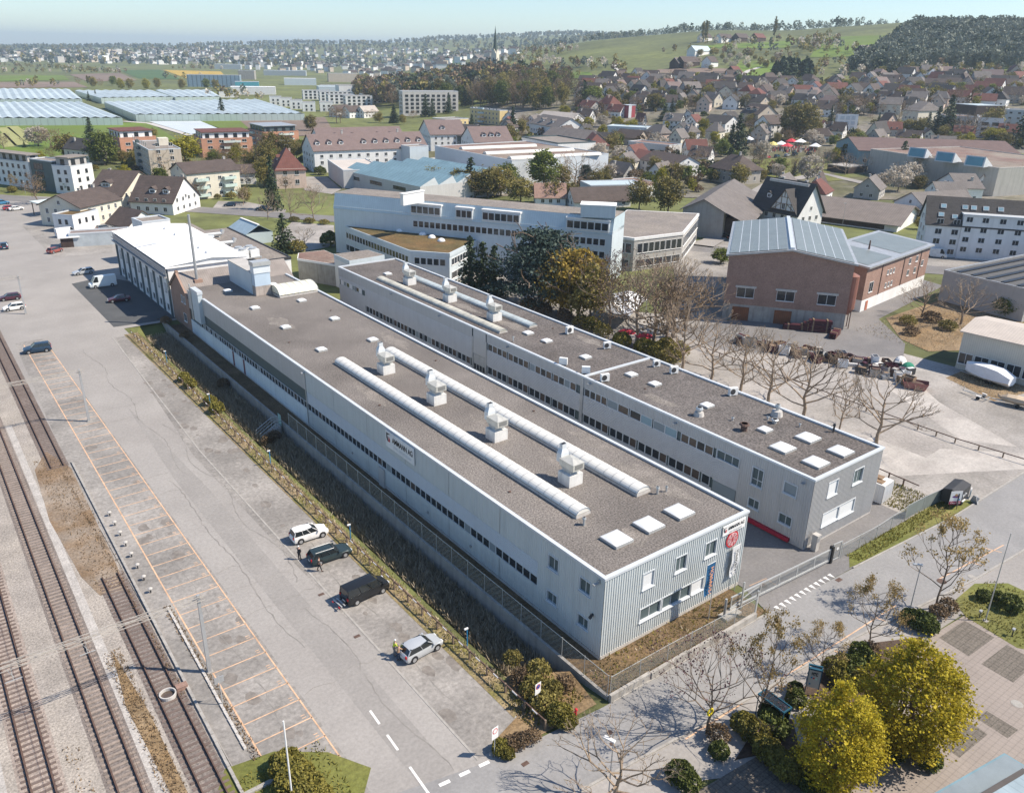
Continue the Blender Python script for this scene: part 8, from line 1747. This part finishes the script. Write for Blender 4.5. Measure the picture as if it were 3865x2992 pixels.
o=thing('pedestrian_gate','framed mesh pedestrian gate at right end of the sliding gate','gate',(75.5,39.1,0),-.1);part(MB().box(0,-.05,0,.1,.05,2.3).box(1.35,-.05,0,1.45,.05,2.3).box(.1,-.05,2.2,1.35,.05,2.3).box(.1,-.04,.1,1.35,.04,.2),'gate_frame',galv,o);part(MB().quad((.1,0,.2),(1.35,0,.2),(1.35,0,2.2),(.1,0,2.2)),'wire_mesh',mesh_m,o);part(MB().tube((.8,-.03,1.5),(.8,-.05,1.5),.18,n=14),'round_notice',white_wall,o);part(MB().box(-.35,-.25,0,-.05,.2,2.1),'post',black_paint,o)
o=thing('ditch_stair','concrete steps with tubular railings down into the ditch','stairs',(40.8,108.3,0))
mb=MB()
for i in range(8):mb.box(-.35*(i+1)-.3,-.7,-1.9,-.35*i-.3,.7,-.05-i*.2)
part(mb,'steps',concrete,o)
for y in(-.75,.75):part(MB().tube((-.2,y,1.0),(-1.2,y,1.0),.04).tube((-1.2,y,1.0),(-3.6,y,-.4),.04).tube((-.2,y,.5),(-1.2,y,.5),.03).tube((-1.2,y,.5),(-3.6,y,-.9),.03).tube((-1.2,y,-.8),(-1.2,y,1),.04).tube((-3.6,y,-1.7),(-3.6,y,-.4),.04),'railing',galv,o)
part(MB().box(-.2,-.5,-.1,-.16,.5,1.6),'door',mat('mint_door',(.30,.45,.42)),o)
def flag(base,h,col,txt,tcol,label,w_=1.25,L=3.6,ry=0.0):
 b=T(base);o=thing('banner_flag',label,'flag',(b.x,b.y,0),ry);part(MB().tube((0,0,0),(0,0,h),.05,.035,8),'pole',galv,o);part(MB().tube((0,0,h-.1),(-w_,0,h-.12),.025),'arm',galv,o)
 mb=MB();n=10
 pt=lambda i,s:(-.05-s*(w_-.06),.12*math.sin(i*.9+s)*(i/n),h-.15-L*i/n)
 for i in range(n):mb.quad(pt(i,0),pt(i+1,0),pt(i+1,1),pt(i,1))
 fl=part(mb,'cloth',col,o,smooth=True)
 lettering(txt,.62 if len(txt)<8 else.5,tcol,fl,(-w_/2,-.16,h-.2-L/2),(math.pi/2,-math.pi/2,0),mirror=True)
flag(c9(278,615),6.9,mat('flag_blue',(.02,.10,.22),rough=.8),'HÖRMANN',mat('flag_orange',(.75,.35,.16)),'blue banner flag with orange lettering seen from behind, by the front wall')
flag(c9(435,440),5.8,mat('flag_white',(.62,.63,.64),rough=.8),'AMMANN AG',letter_black,'white banner flag with black lettering seen from behind, at the hall corner')
def lamp(base,h,label,arm=(-.5,.6),head=galv,r=.06):
 b=T(base);o=thing('street_lamp',label,'street lamp',(b.x,b.y,0));part(MB().tube((0,0,0),(0,0,h),r,r*.7,8),'pole',metal_grey,o);mb=MB();mb.M=Matrix.Translation((0,0,h))@Matrix.Rotation(math.atan2(arm[1],arm[0]),4,'Z');mb.box(-.15,-.14,-.05,.75,.14,.08);part(mb,'lamp_head',head,o)
lamp(c9(1485,600),6.1,'grey street lamp behind the tall budding tree');lamp(c8(1700,1700),5.3,'white headed street lamp over the bottom edge tree',(-.2,.6),white_wall);lamp(c2(2100,1260)if False else e5(310,1430),7.5,'slim street lamp in front of the long goods shed');lamp(e2(1165,900),7,'slim street lamp by the main road at the blue offices');lamp(e1(265,800),4.5,'globe street lamp before the white flats',(0,.1),white_wall)
b=T(c9(1950,628));o=thing('flagpole','tall bare flagpole on the lawn with two round shrubs','flagpole',(b.x,b.y,0));part(MB().tube((0,0,0),(0,0,10.2),.07,.04,8),'pole',galv,o);part(MB().box(-.25,-.25,0,.25,.25,.06),'base',concrete,o)
b=T(c7(1795,1760));o=thing('flagpole','white pole rising from the shrub clump at the bottom edge','pole',(b.x,b.y,0));part(MB().tube((0,0,0),(0,0,8.0),.07,.06,8),'pole',white_wall,o)
def post_sign(base,h,label,kind):
 b=T(base);o=thing('road_sign',label,'road sign',(b.x,b.y,0),.1);part(MB().tube((0,0,0),(0,0,h),.035,n=6),'pole',galv,o);pn=part(MB().box(-.33,-.045,h-1.15,.33,-.025,h),'panel',white_wall,o)
 part(MB().tube((0,-.046,h-.38),(0,-.052,h-.38),.26,n=20),'ring',red_paint,pn);part(MB().tube((0,-.053,h-.38),(0,-.058,h-.38),.19,n=20),'disc',white_wall if kind=='no' else mat('sign_blue',(.03,.10,.35)),pn)
 if kind=='park':part(MB().beam((-.15,-.06,h-.23),(.15,-.06,h-.53),.05,.01),'bar',red_paint,pn)
 part(MB().box(-.22,-.047,h-.95,.22,-.0451,h-.9).box(-.2,-.047,h-1.06,.2,-.0451,h-1.02),'text_lines',letter_grey,pn)
post_sign(c8(1000,1467),3.05,'white panel sign with a red ring at the car park corner','no');post_sign(c8(1260,1180),2.9,'white panel sign with blue no parking disc by the ditch shrubs','park')
for i,(p,lb)in enumerate(((c8(833,800),'blue marker post beside the silver hatchback'),(c8(120,150),'blue marker post beside the dark estate car'),(c4(1717,1355),'blue marker post below the ditch steps'),(c4(1060,705),'blue marker post farthest along the ditch'),(c4(1335,985),'blue marker post in the yellow green bushes'))):
 b=T(p);o=thing('marker_post',lb,'marker post',(b.x,b.y,0),0,'blue marker posts');part(MB().tube((0,0,0),(0,0,2.15),.06,n=8),'post',blue_paint,o);part(MB().box(-.3,-.07,2.15,.1,.07,2.28),'head',white_wall,o)
b=T(c8(1497,1222));o=thing('fire_hydrant','red fire hydrant in grass below the fence corner','hydrant',(b.x,b.y,0));part(MB().tube((0,0,0),(0,0,.75),.1,n=10).ball((0,0,.78),.14,.14,.12,10,5).tube((-.2,0,.6),(.2,0,.6),.06,n=8),'body',red_paint,o)
b=G(c9(860,1075));o=thing('site_sign','blue framed site sign board reading HTC among the shrubs','sign',(55.8,28.3,0),-1.0);o.scale=(.62,1,1.05)
for x in(-.85,.85):part(MB().box(x-.06,-.06,0,x+.06,.06,2.7),'post',frame_blue,o)
part(MB().box(-.79,-.04,.75,.79,.04,2.55),'board',mat('board_grey',(.52,.50,.46),var=.04),o);part(MB().box(-.95,-.1,2.55,.95,.1,2.7).box(-.95,.4,2.55,.95,.55,2.7).box(-.95,.1,2.56,-.85,.4,2.68).box(.85,.1,2.56,.95,.4,2.68),'top_frame',frame_blue,o)
lettering('HTC',.42,letter_black,o,(.0,-.05,2.15),(math.pi/2,0,0),bold=.02)
for x,z,cm in((-.35,1.78,blue_paint),(-.05,1.74,red_paint),(.3,1.7,mat('mint',(.45,.75,.62))),(-.45,1.1,blue_paint)):part(MB().box(x-.12,-.05,z-.08,x+.12,-.041,z+.08),'emblem',cm,o)
b=T(c9(690,1180));o=thing('bus_shelter','glass bus shelter with blue edged roof frame under the budding tree','bus shelter',(50.1,28.3,0),-1.6);o.scale=(.6,.6,1)
part(MB().box(-2.2,-.9,2.35,2.2,-.75,2.5).box(-2.2,.75,2.35,2.2,.9,2.5).box(-2.2,-.75,2.35,-2.05,.75,2.5).box(2.05,-.75,2.35,2.2,.75,2.5),'roof_frame',frame_blue,o);part(MB().box(-2.05,-.75,2.4,2.05,.75,2.43),'roof_glass',car_glass,o);part(MB().box(-2.1,.7,.1,2.1,.74,2.3),'back_glass',car_glass,o)
for x in(-2.1,2.1):part(MB().box(x-.05,.72,0,x+.05,.82,2.35).box(x-.05,-.82,0,x+.05,-.72,2.35),'post',frame_blue,o)
part(MB().box(-1.6,.2,.42,1.6,.6,.48).box(-1.4,.3,0,-1.3,.5,.42).box(1.3,.3,0,1.4,.5,.42),'bench',timber,o)
b=T(c9(268,1300));o=thing('flower_wreath','yellow flower wreath hung in the purple leaved tree','wreath',(b.x-.35,b.y-.3,2.6));mb=MB()
for i in range(22):a=i*.2856;mb.ball((.3*math.cos(a),0,.3*math.sin(a)),.09,.09,.09,6,4)
part(mb,'flowers',mat('yellow_flower',(.65,.52,.03)),o)
for p,lb in((c9(1912,610),'low lawn lamp beside the flagpole'),(c9(2110,720),'low lawn lamp at the right picture edge')):b=T(p);o=thing('lawn_lamp',lb,'lamp',(b.x,b.y,0));part(MB().tube((0,0,0),(0,0,.75),.06,n=8),'post',dark_metal,o);part(MB().box(-.18,-.12,.75,.18,.12,.92),'head',metal_grey,o)
b=T(c7(1365,1150));o=thing('rail_sign','thin grey notice post beside the siding kerb','sign post',(b.x,b.y,0));part(MB().tube((0,0,0),(0,0,3.1),.04,n=6),'pole',galv,o);part(MB().box(-.4,-.03,2.4,.4,.03,3.0),'panel',metal_grey,o)
b=G(c7(1025,1070),.5);o=thing('concrete_ring','round concrete well ring between the siding rails','well',(b.x,b.y,0));o.scale=(.7,.7,.8);mb=MB();n=24;pts=[(r*math.cos(6.2832*i/n),r*math.sin(6.2832*i/n),z)for r,z in((1.0,-.1),(1.0,.45),(.85,.45),(.85,.05))for i in range(n)]
mb.add(pts,[[k*n+i,k*n+(i+1)%n,k*n+n+(i+1)%n,k*n+n+i]for k in range(3)for i in range(n)]);part(mb,'ring',pale_concrete,o);part(MB().tube((0,0,.0),(0,0,.1),.86,n=20),'water',glass_warm,o)
b=T(c7(1115,1050));o=thing('junction_box','small salmon box beside the concrete well ring','box',(b.x,b.y,0));part(MB().box(-.45,-.28,0,.45,.28,.35),'body',tile_salmon,o);part(MB().box(-.48,-.31,.35,.48,.31,.4),'lid',tile_salmon,o)
for i in range(8):
 y=77+i*2.6;o=thing('bollard','small pale mushroom stone between siding wall and parking bays','bollard',(13.1+(y-49)*.02 if y>72 else 13.0,y,0),0,'row of small stones beside the siding');part(MB().tube((0,0,0),(0,0,.45),.07,n=6),'stem',dark_metal,o);part(MB().ball((0,0,.5),.24,.24,.14,8,5),'cap',pale_concrete,o)
o=thing('shipping_container','white ten foot container with pallets on top behind the narrower hall','container',(91.9,42.6,0),.08);mb=ribwall(MB(),(0,0),(1,0),2.6,.1,2.55,(),.25,.04);ribwall(mb,(2.6,0),(0,1),4.5,.1,2.55,(),.25,.04);mb.box(.06,.06,.1,2.56,4.5,2.6);ribwall(mb,(0,4.5),(0,-1),4.5,.1,2.55,(),.25,.04);part(mb,'body',white_wall,o)
for k in range(4):part(MB().box(.3+(k%2)*.9,.5+k*.5,2.62+k*.12,1.4+(k%2)*.8,1.6+k*.5,2.7+k*.12),'pallet',timber,o)
o=thing('box_trailer','black box trailer with white logo beside the poster board','trailer',(100.2,37.6,0),.1);part(MB().extr([(-1.0,.55),(1.0,.55),(1.0,2.2),(0,2.5),(-1.0,2.2)],-1.0,1.0)if False else MB().add([(-1.9,-1,.55),(1.9,-1,.55),(1.9,1,.55),(-1.9,1,.55),(-1.9,-1,2.25),(1.9,-1,2.25),(1.9,1,2.25),(-1.9,1,2.25),(-1.9,0,2.5),(1.9,0,2.5)],[[0,1,5,4],[1,2,6,9,5],[2,3,7,6],[3,0,4,8,7],[4,5,9,8],[6,7,8,9]]),'box',mat('trailer_black',(.045,.045,.047),rough=.6,var=.1),o)
for s in(-1,1):part(MB().tube((0,s*.95-.1,.33),(0,s*.95+.1,.33),.33,n=14),'wheel',rubber,o);part(MB().box(-.45,s*1.05-.12,.62,.45,s*1.05+.12,.7),'mudguard',white_wall,o)
part(MB().beam((1.9,0,.5),(3.2,0,.45),.1,.1),'drawbar',galv,o)
mb=MB()
for a in range(6):mb.beam((-.4+.25*a-.3,-1.012,1.2+.2*(a%2)),(-.1+.25*a-.3,-1.012,1.7-.15*(a%3)),.09,.01)
part(mb,'logo',white_wall,o)
o=thing('poster_board','white poster board with purple cup drawing and red band before the trailer','sign',(98.2,36.7,0),-.55);part(MB().box(-.5,-.03,0,-.44,.03,.9).box(.44,-.03,0,.5,.03,.9),'post',rust_metal,o);part(MB().box(-.75,-.04,.8,.75,.0,2.6),'panel',white_wall,o);part(MB().box(-.75,-.05,.8,.75,-.041,1.22),'red_band',mat('cola_red',(.30,.02,.06)),o)
lettering('Coca-Cola',.3,white_wall,o,(.05,-.055,1.0),(math.pi/2,0,0));pu=mat('purple',(.16,.05,.20));part(MB().ball((0,-.045,1.85),.5,.012,.16,16,6),'saucer',pu,o);part(MB().ball((0,-.052,2.05),.2,.012,.22,12,6),'cup',mat('caramel',(.40,.24,.12)),o);part(MB().box(.25,-.05,1.32,.6,-.041,1.55),'blue_badge',blue_paint,o)
o=thing('sandwich_board','arched blackboard stand with white rim beside the trailer','sign',(102.9,36.9,0),.3);part(MB().box(-.4,-.05,0,.4,.05,1.1).tube((0,-.05,1.1),(0,.05,1.1),.4,n=16),'board',white_wall,o);part(MB().box(-.34,-.07,.15,.34,-.051,1.1),'slate',mat('slate_blue',(.04,.10,.13)),o)
o=thing('sandwich_board','grey folding board lying open at the road edge by trailer','sign',(102.6,35.9,0),.3);part(MB().beam((-.4,-.25,0),(-.4,.05,.9),.8,.04).beam((-.4,.3,0),(-.4,.05,.9),.8,.04),'board',metal_grey,o)
def boat(pos,rz,L,w,h,m,label,wheels=2):
 o=thing('covered_boat',label,'boat',pos,rz);st=[(-L/2,w*.8,.9,h*.75),(-L/4,w,.8,h),(0,w,.75,h*1.05),(L/4,w*.8,.8,h),(L/2-.5,w*.35,1.0,h*.85),(L/2,.05,1.25,h*.8)];mb=MB();pts=[]
 for x,hw,z0,z2 in st:pts+=[(x,-hw*.55,z0-.25),(x,-hw,z0+.25),(x,-hw*.85,z2-.25),(x,0,z2+.15*math.sin(x*2)),(x,hw*.85,z2-.25),(x,hw,z0+.25),(x,hw*.55,z0-.25)]
 n=7;mb.add(pts,[[n*i+j,n*(i+1)+j,n*(i+1)+(j+1)%n,n*i+(j+1)%n]for i in range(len(st)-1)for j in range(n)]+[list(range(n))]);part(mb,'cover',m,o,smooth=False)
 part(MB().beam((-L/2,-.6,.5),(L/2+.8,0,.45),.1,.12).beam((-L/2,.6,.5),(L/2+.8,0,.45),.1,.12),'trailer_frame',galv,o)
 for k in range(wheels):
  for s in(-1,1):part(MB().tube((-.4-k*.8,s*1.0-.1,.33),(-.4-k*.8,s*1.0+.1,.33),.33,n=12),'wheel',rubber,o)
v=G(c6(2000,850))-G(c6(1850,800));boat((147.2,54.9,0),math.atan2(-(v.y),-(v.x)),8.2,1.55,3.0,white_cloth,'motor boat under white tarpaulin on trailer by the cream shed')
b=T(c6(2140,945));boat((b.x+.8,b.y+.6,0),math.atan2(-(v.y),-(v.x))+.35,5.5,1.1,1.7,mat('tan_cloth',(.50,.40,.29),rough=.9,var=.1),'open boat under tan cover at right picture edge',1)
b=T(c6(1900,880));o=thing('boat_trailer','empty galvanised boat trailer in front of the white covered boat','trailer',(b.x,b.y,0),math.atan2(-v.y,-v.x));part(MB().beam((-1.8,-.7,.5),(2.6,0,.5),.1,.1).beam((-1.8,.7,.5),(2.6,0,.5),.1,.1).beam((-1.7,-.7,.5),(-1.7,.7,.5),.1,.1).beam((-.5,-.55,.5),(-.5,.55,.5),.1,.1).beam((2.4,0,.5),(2.4,0,1.2),.08,.08),'frame',galv,o)
for s in(-1,1):part(MB().tube((-.6,s*.95-.1,.3),(-.6,s*.95+.1,.3),.3,n=12),'wheel',rubber,o);part(MB().box(-1.0,s*.95-.13,.62,-.2,s*.95+.13,.7),'mudguard',white_wall,o)
wine=mat('wine_profile',(.075,.022,.03),rough=.5,var=.2);cols=[timber,wine,wine,rust_metal,metal_grey,dark_metal,white_wall,timber,concrete]
for i in range(105):
 t=random.random();a=Vector((127,95)).lerp(Vector((134,60.5)),t);b2=Vector((133,93)).lerp(Vector((144,68)),t);q=a.lerp(b2,random.random()*(.35+.6*t));k=random.random();w_,d_,h_=random.uniform(.9,2.2),random.uniform(.8,1.4),random.uniform(.5,1.7);m=random.choice(cols)
 nm={wine:'dark red',timber:'wooden',rust_metal:'rusty',metal_grey:'grey',dark_metal:'black',white_wall:'white',concrete:'stone grey'}.get(m,'mossy green')
 o=thing('stock_crate',f'{nm} {"low" if h_ < .8 else "tall"} crate in the yard stock line before the brick works','crate',(q.x,q.y,0),random.uniform(0,3),'crates in the yard stock line')
 part(MB().box(-w_/2,-d_/2,.1,w_/2,-d_/2+.06,h_).box(-w_/2,d_/2-.06,.1,w_/2,d_/2,h_).box(-w_/2,-d_/2+.06,.1,-w_/2+.06,d_/2-.06,h_).box(w_/2-.06,-d_/2+.06,.1,w_/2,d_/2-.06,h_).box(-w_/2+.06,-d_/2+.06,.1,w_/2-.06,d_/2-.06,.16),'sides',m,o);part(MB().box(-w_*.4,-d_*.4,.17,w_*.35,d_*.35,h_*random.uniform(.6,1.15)),'contents',random.choice(cols),o)
def bundle(x,y,rz,L,w_,h_,m,label):
 o=thing('profile_bundle',label,'bundle',(x,y,0),rz,'bundles of profiles');mb=MB();n=5
 for i in range(n):
  for j in range(3):mb.box(-L/2+random.uniform(-.1,.1),-w_/2+w_*i/n,.1+h_*j/3,L/2+random.uniform(-.1,.1),-w_/2+w_*(i+.85)/n,.1+h_*(j+.85)/3)
 bb=part(mb,'profiles',m,o);bb['kind']='stuff'
 for x_ in(-.3,.3):part(MB().box(x_*L-.15,-w_/2-.03,.05,x_*L+.15,w_/2+.03,.14+h_),'strap',timber,o)
wa=math.atan2(87.2-103.4,151.3-137.4)
for i,(f,off,z_,lb)in enumerate(((.62,2.0,0,'low dark red profile bundle before the right workshop door'),(.8,2.2,1,'dark red profile bundle at the foot of brick works corner'),(.84,2.4,2,'topmost dark red profile bundle at the brick works'),(.97,4.6,0,'dark red bundle jutting past the brick works corner'))):
 q=Vector((137.4,103.4)).lerp(Vector((151.3,87.2)),f)+Vector((math.sin(wa),-math.cos(wa)))*off
 bundle(q.x,q.y,wa if i<3 else wa+1.2,4.5,1.3,1.1+.7*z_,wine,lb)
bundle(137.5,74.5,-.95,8.5,1.2,.7,wine,'long dark red steel bundle in the middle of stock line');bundle(135.2,72,-.95,6.5,.5,.5,white_wall,'long white bars beside the dark red steel bundle')
o=thing('scrap_skip','faded red open skip at the road end of the stock line','skip',(133.6,60.6,0),-1.1);part(MB().add([(-1.6,-.9,.1),(1.6,-.9,.1),(1.6,.9,.1),(-1.6,.9,.1),(-2.0,-1.0,1.3),(2.0,-1.0,1.3),(2.0,1.0,1.3),(-2.0,1.0,1.3)],[[3,2,1,0],[0,1,5,4],[1,2,6,5],[2,3,7,6],[3,0,4,7]]),'tub',mat('skip_red',(.32,.14,.12),var=.2,scale=2),o);part(MB().ball((0,0,.7),1.6,.85,.55,10,6),'scrap',rust_metal,o)
for x,y,r_,m,lb in((143.0,68.5,1.1,white_wall,'white drum pile on top of the yard stock'),(141.0,66.0,1.2,mat('green_tarp',(.03,.20,.13),bump=.5),'green tarpaulin heap at the end of the yard stock')):o=thing('tarp_heap',lb,'heap',(x,y,0));part(MB().ball((0,0,0),r_*1.3,r_,1.5,9,6,half=True),'cover',m,o)
for i,(p,m,nm)in enumerate(((c5(1870,575),red_cloth,'red parasol under brown trees, left one'),(c5(1980,600),red_cloth,'red parasol under brown trees, right one'))):
 q=T(p);o=thing('parasol',nm,'parasol',(q.x,q.y,0));part(MB().tube((0,0,0),(0,0,2.6),.04),'pole',post_wood,o);mb=MB();n=8;mb.add([(1.8*math.cos(.785*k),1.8*math.sin(.785*k),2.1)for k in range(n)]+[(0,0,2.8)],[[k,(k+1)%n,n]for k in range(n)]);part(mb,'canopy',m,o)
q=T(c5(1830,420));o=thing('tent','white tent roof glimpsed behind the olive trees','tent',(q.x,q.y,0),.5);part(MB().add([(-7,-4,3),(7,-4,3),(7,4,3),(-7,4,3),(-6,0,4.6),(6,0,4.6)],[[0,1,5,4],[2,3,4,5],[1,2,5],[3,0,4]]),'canopy',white_cloth,o)
for x in(-6.8,6.8):
 for y in(-3.8,3.8):part(MB().box(x-.08,y-.08,0,x+.08,y+.08,3),'post',galv,o)
for p,m,nm in((e4(1810,600),red_cloth,'large red market tent'),(e4(1905,605),white_cloth,'white market tent beside the large red one'),(e4(1705,630),white_cloth,'white market tent left of the red ones'),(e4(1768,650),red_cloth,'small red market tent in front'),(e4(2060,650),white_cloth,'white market tent at right end of the square'),(e4(1622,635),mat('yellow_cloth',(.7,.6,.2)),'small yellow market tent at the left end'),(e4(1375,580),white_cloth,'white awning behind the spruce')):
 q=T(p);o=thing('market_tent',nm,'tent',q,.3);part(MB().add([(-3.4,-2.6,2.4),(3.4,-2.6,2.4),(3.4,2.6,2.4),(-3.4,2.6,2.4),(0,0,4.2)],[[0,1,4],[1,2,4],[2,3,4],[3,0,4]]),'canopy',m,o)
 for x in(-3.2,3.2):part(MB().box(x-.06,-2.4,0,x+.06,-2.3,2.5).box(x-.06,2.3,0,x+.06,2.4,2.5),'pole',galv,o)
mb=MB();cc_=[white_wall,red_cloth,cl('black',(.025,.025,.03)),cl('jeans',(.04,.06,.10)),cl('tan',(.42,.27,.16))]
for i in range(150):
 q=T(e4(random.uniform(1620,2060),random.uniform(625,680)));k=random.randrange(5);mb.tube((q.x,q.y,q.z),(q.x,q.y,q.z+1.4),.22,.18,6,m=k).ball((q.x,q.y,q.z+1.55),.13,.13,.16,6,4,m=4)
o=structure(mb,'market_crowd',cc_,'stuff','crowd of people between the market tents')
n=26000;X=rng.uniform(36.6,40.7,n);Y=rng.uniform(43,164,n);hh=rng.uniform(.3,1.1,n);a=rng.uniform(0,6.28,n);lean=rng.normal(size=(n,2))*.4;wd=rng.uniform(.03,.09,n)
B_=np.stack([X,Y,np.full(n,-1.75)],1);S_=np.stack([np.cos(a)*wd,np.sin(a)*wd,np.zeros(n)],1);T_=np.stack([lean[:,0]*hh,lean[:,1]*hh,hh],1)
o=new('reeds',np_mesh('reeds',np.stack([B_-S_,B_+S_,B_+S_*.3+T_,B_-S_*.3+T_],1),L_reed),kind='stuff');o['label']='dry reeds and grass filling the ditch'
def tufts(name,label,lst,m,h0,h1):
 qs=[]
 for x0,y0,x1,y1,n in lst:
  X=rng.uniform(x0,x1,n);Y=rng.uniform(y0,y1,n);hh=rng.uniform(h0,h1,n);a=rng.uniform(0,6.28,n);B_=np.stack([X,Y,np.zeros(n)],1);S_=np.stack([np.cos(a)*.06,np.sin(a)*.06,np.zeros(n)],1);T_=np.stack([rng.normal(size=n)*hh*.4,rng.normal(size=n)*hh*.4,hh],1);qs.append(np.stack([B_-S_,B_+S_,B_+S_*.4+T_,B_-S_*.4+T_],1))
 o=new(name,np_mesh(name,np.concatenate(qs),m),kind='stuff');o['label']=label
tufts('dry_grass','tufts of dry grass under the guard rail',[(33.4,41,35.2,164,4200),(154,68,190,85,2500),(141,49,151,59,700),(41.4,38.6,61,42.4,300)],L_reed,.08,.3)
tufts('verge_grass','tufts of grass along verges and fences',[(33.6,41,35.2,164,1500),(92.5,39.6,99,47,1600),(78,37.0,99,38.8,1200),(77.6,20,87,27,900),(41.4,38.6,61,42.4,700),(33.5,39.6,39.5,43,700),(12,42,19,49,700)],L_hedge,.1,.3)
tufts('track_weeds','rusty weeds between the tracks and along the kerb wall',[(7.4,40,9,70,1500),(9.2,80,12.6,116,900),(13.9,50,14.6,74,700),(11.6,60,12.0,110,500),(2.2,40,3.4,60,150)],L_brown,.06,.25)
ORD=['first','second','third','fourth','fifth','sixth','seventh','eighth','ninth','tenth','eleventh','twelfth','thirteenth','fourteenth','fifteenth','sixteenth','seventeenth','eighteenth','nineteenth','twentieth']
TENS=['twenty','thirty','forty','fifty','sixty','seventy','eighty','ninety']
def ordinal(i):
 if i<20:return ORD[i]
 t,u=divmod(i+1,10)
 return(TENS[t-2][:-1]+'ieth')if u==0 else TENS[t-2]+'-'+ORD[u-1]
bpy.context.view_layer.update()
def merge_rest(names,limit,newname,label):
 lst=[o for o in sc.objects if o.parent is None and o.name.split('.')[0]in names and not o.get('kind')]
 lst.sort(key=lambda o:-o.scale.z*(10 if newname!='garden_shrubs' else 1)/(o.location.length+1))
 qs,mi,ms=[],[],[]
 for o in lst[limit:]:
  for c in list(o.children):
   if c.name.split('.')[0]in('crown','foliage'):
    me=c.data;a=np.empty(len(me.vertices)*3,dtype=np.float32);me.vertices.foreach_get('co',a);a=a.reshape(-1,3);M=np.array(o.matrix_world)
    a=a@M[:3,:3].T+M[:3,3];m=me.materials[0]
    if m not in ms:ms.append(m)
    k=len(a)//4;qs.append(a.reshape(k,4,3));mi.append(np.full(k,ms.index(m)))
   bpy.data.objects.remove(c)
  bpy.data.objects.remove(o)
 if qs:r=new(newname,np_mesh(newname,np.concatenate(qs),ms,np.concatenate(mi)),kind='stuff');r['label']=label
merge_rest(('tree',),298,'garden_trees','small far trees among the village houses');merge_rest(('shrub',),298,'garden_shrubs','small far shrubs among the village gardens')
same={}
for o in sc.objects:
 if o.parent is None and o.get('label')and not o.get('kind'):same.setdefault(o['label'],[]).append(o)
for lb,os_ in same.items():
 if len(os_)<2:continue
 os_.sort(key=lambda o:pix(o.location)[0])
 for i,o in enumerate(os_):o['label']=lb+', '+('leftmost' if i==0 else 'rightmost' if i==len(os_)-1 else ordinal(i)+' from left')
hz_=MB().box(-9500,-500,-3.0,9500,15000,175.0)
hm=bpy.data.materials.new('haze');hm.use_nodes=True;n_=hm.node_tree.nodes;n_.remove(n_['Principled BSDF'])
pv=n_.new('ShaderNodeVolumePrincipled');pv.inputs['Density'].default_value=HAZE;pv.inputs['Color'].default_value=(.72,.88,1.0,1);pv.inputs['Anisotropy'].default_value=.2
hm.node_tree.links.new(pv.outputs[0],n_['Material Output'].inputs['Volume'])
new('haze',hz_.mesh('haze',hm),kind='stuff')
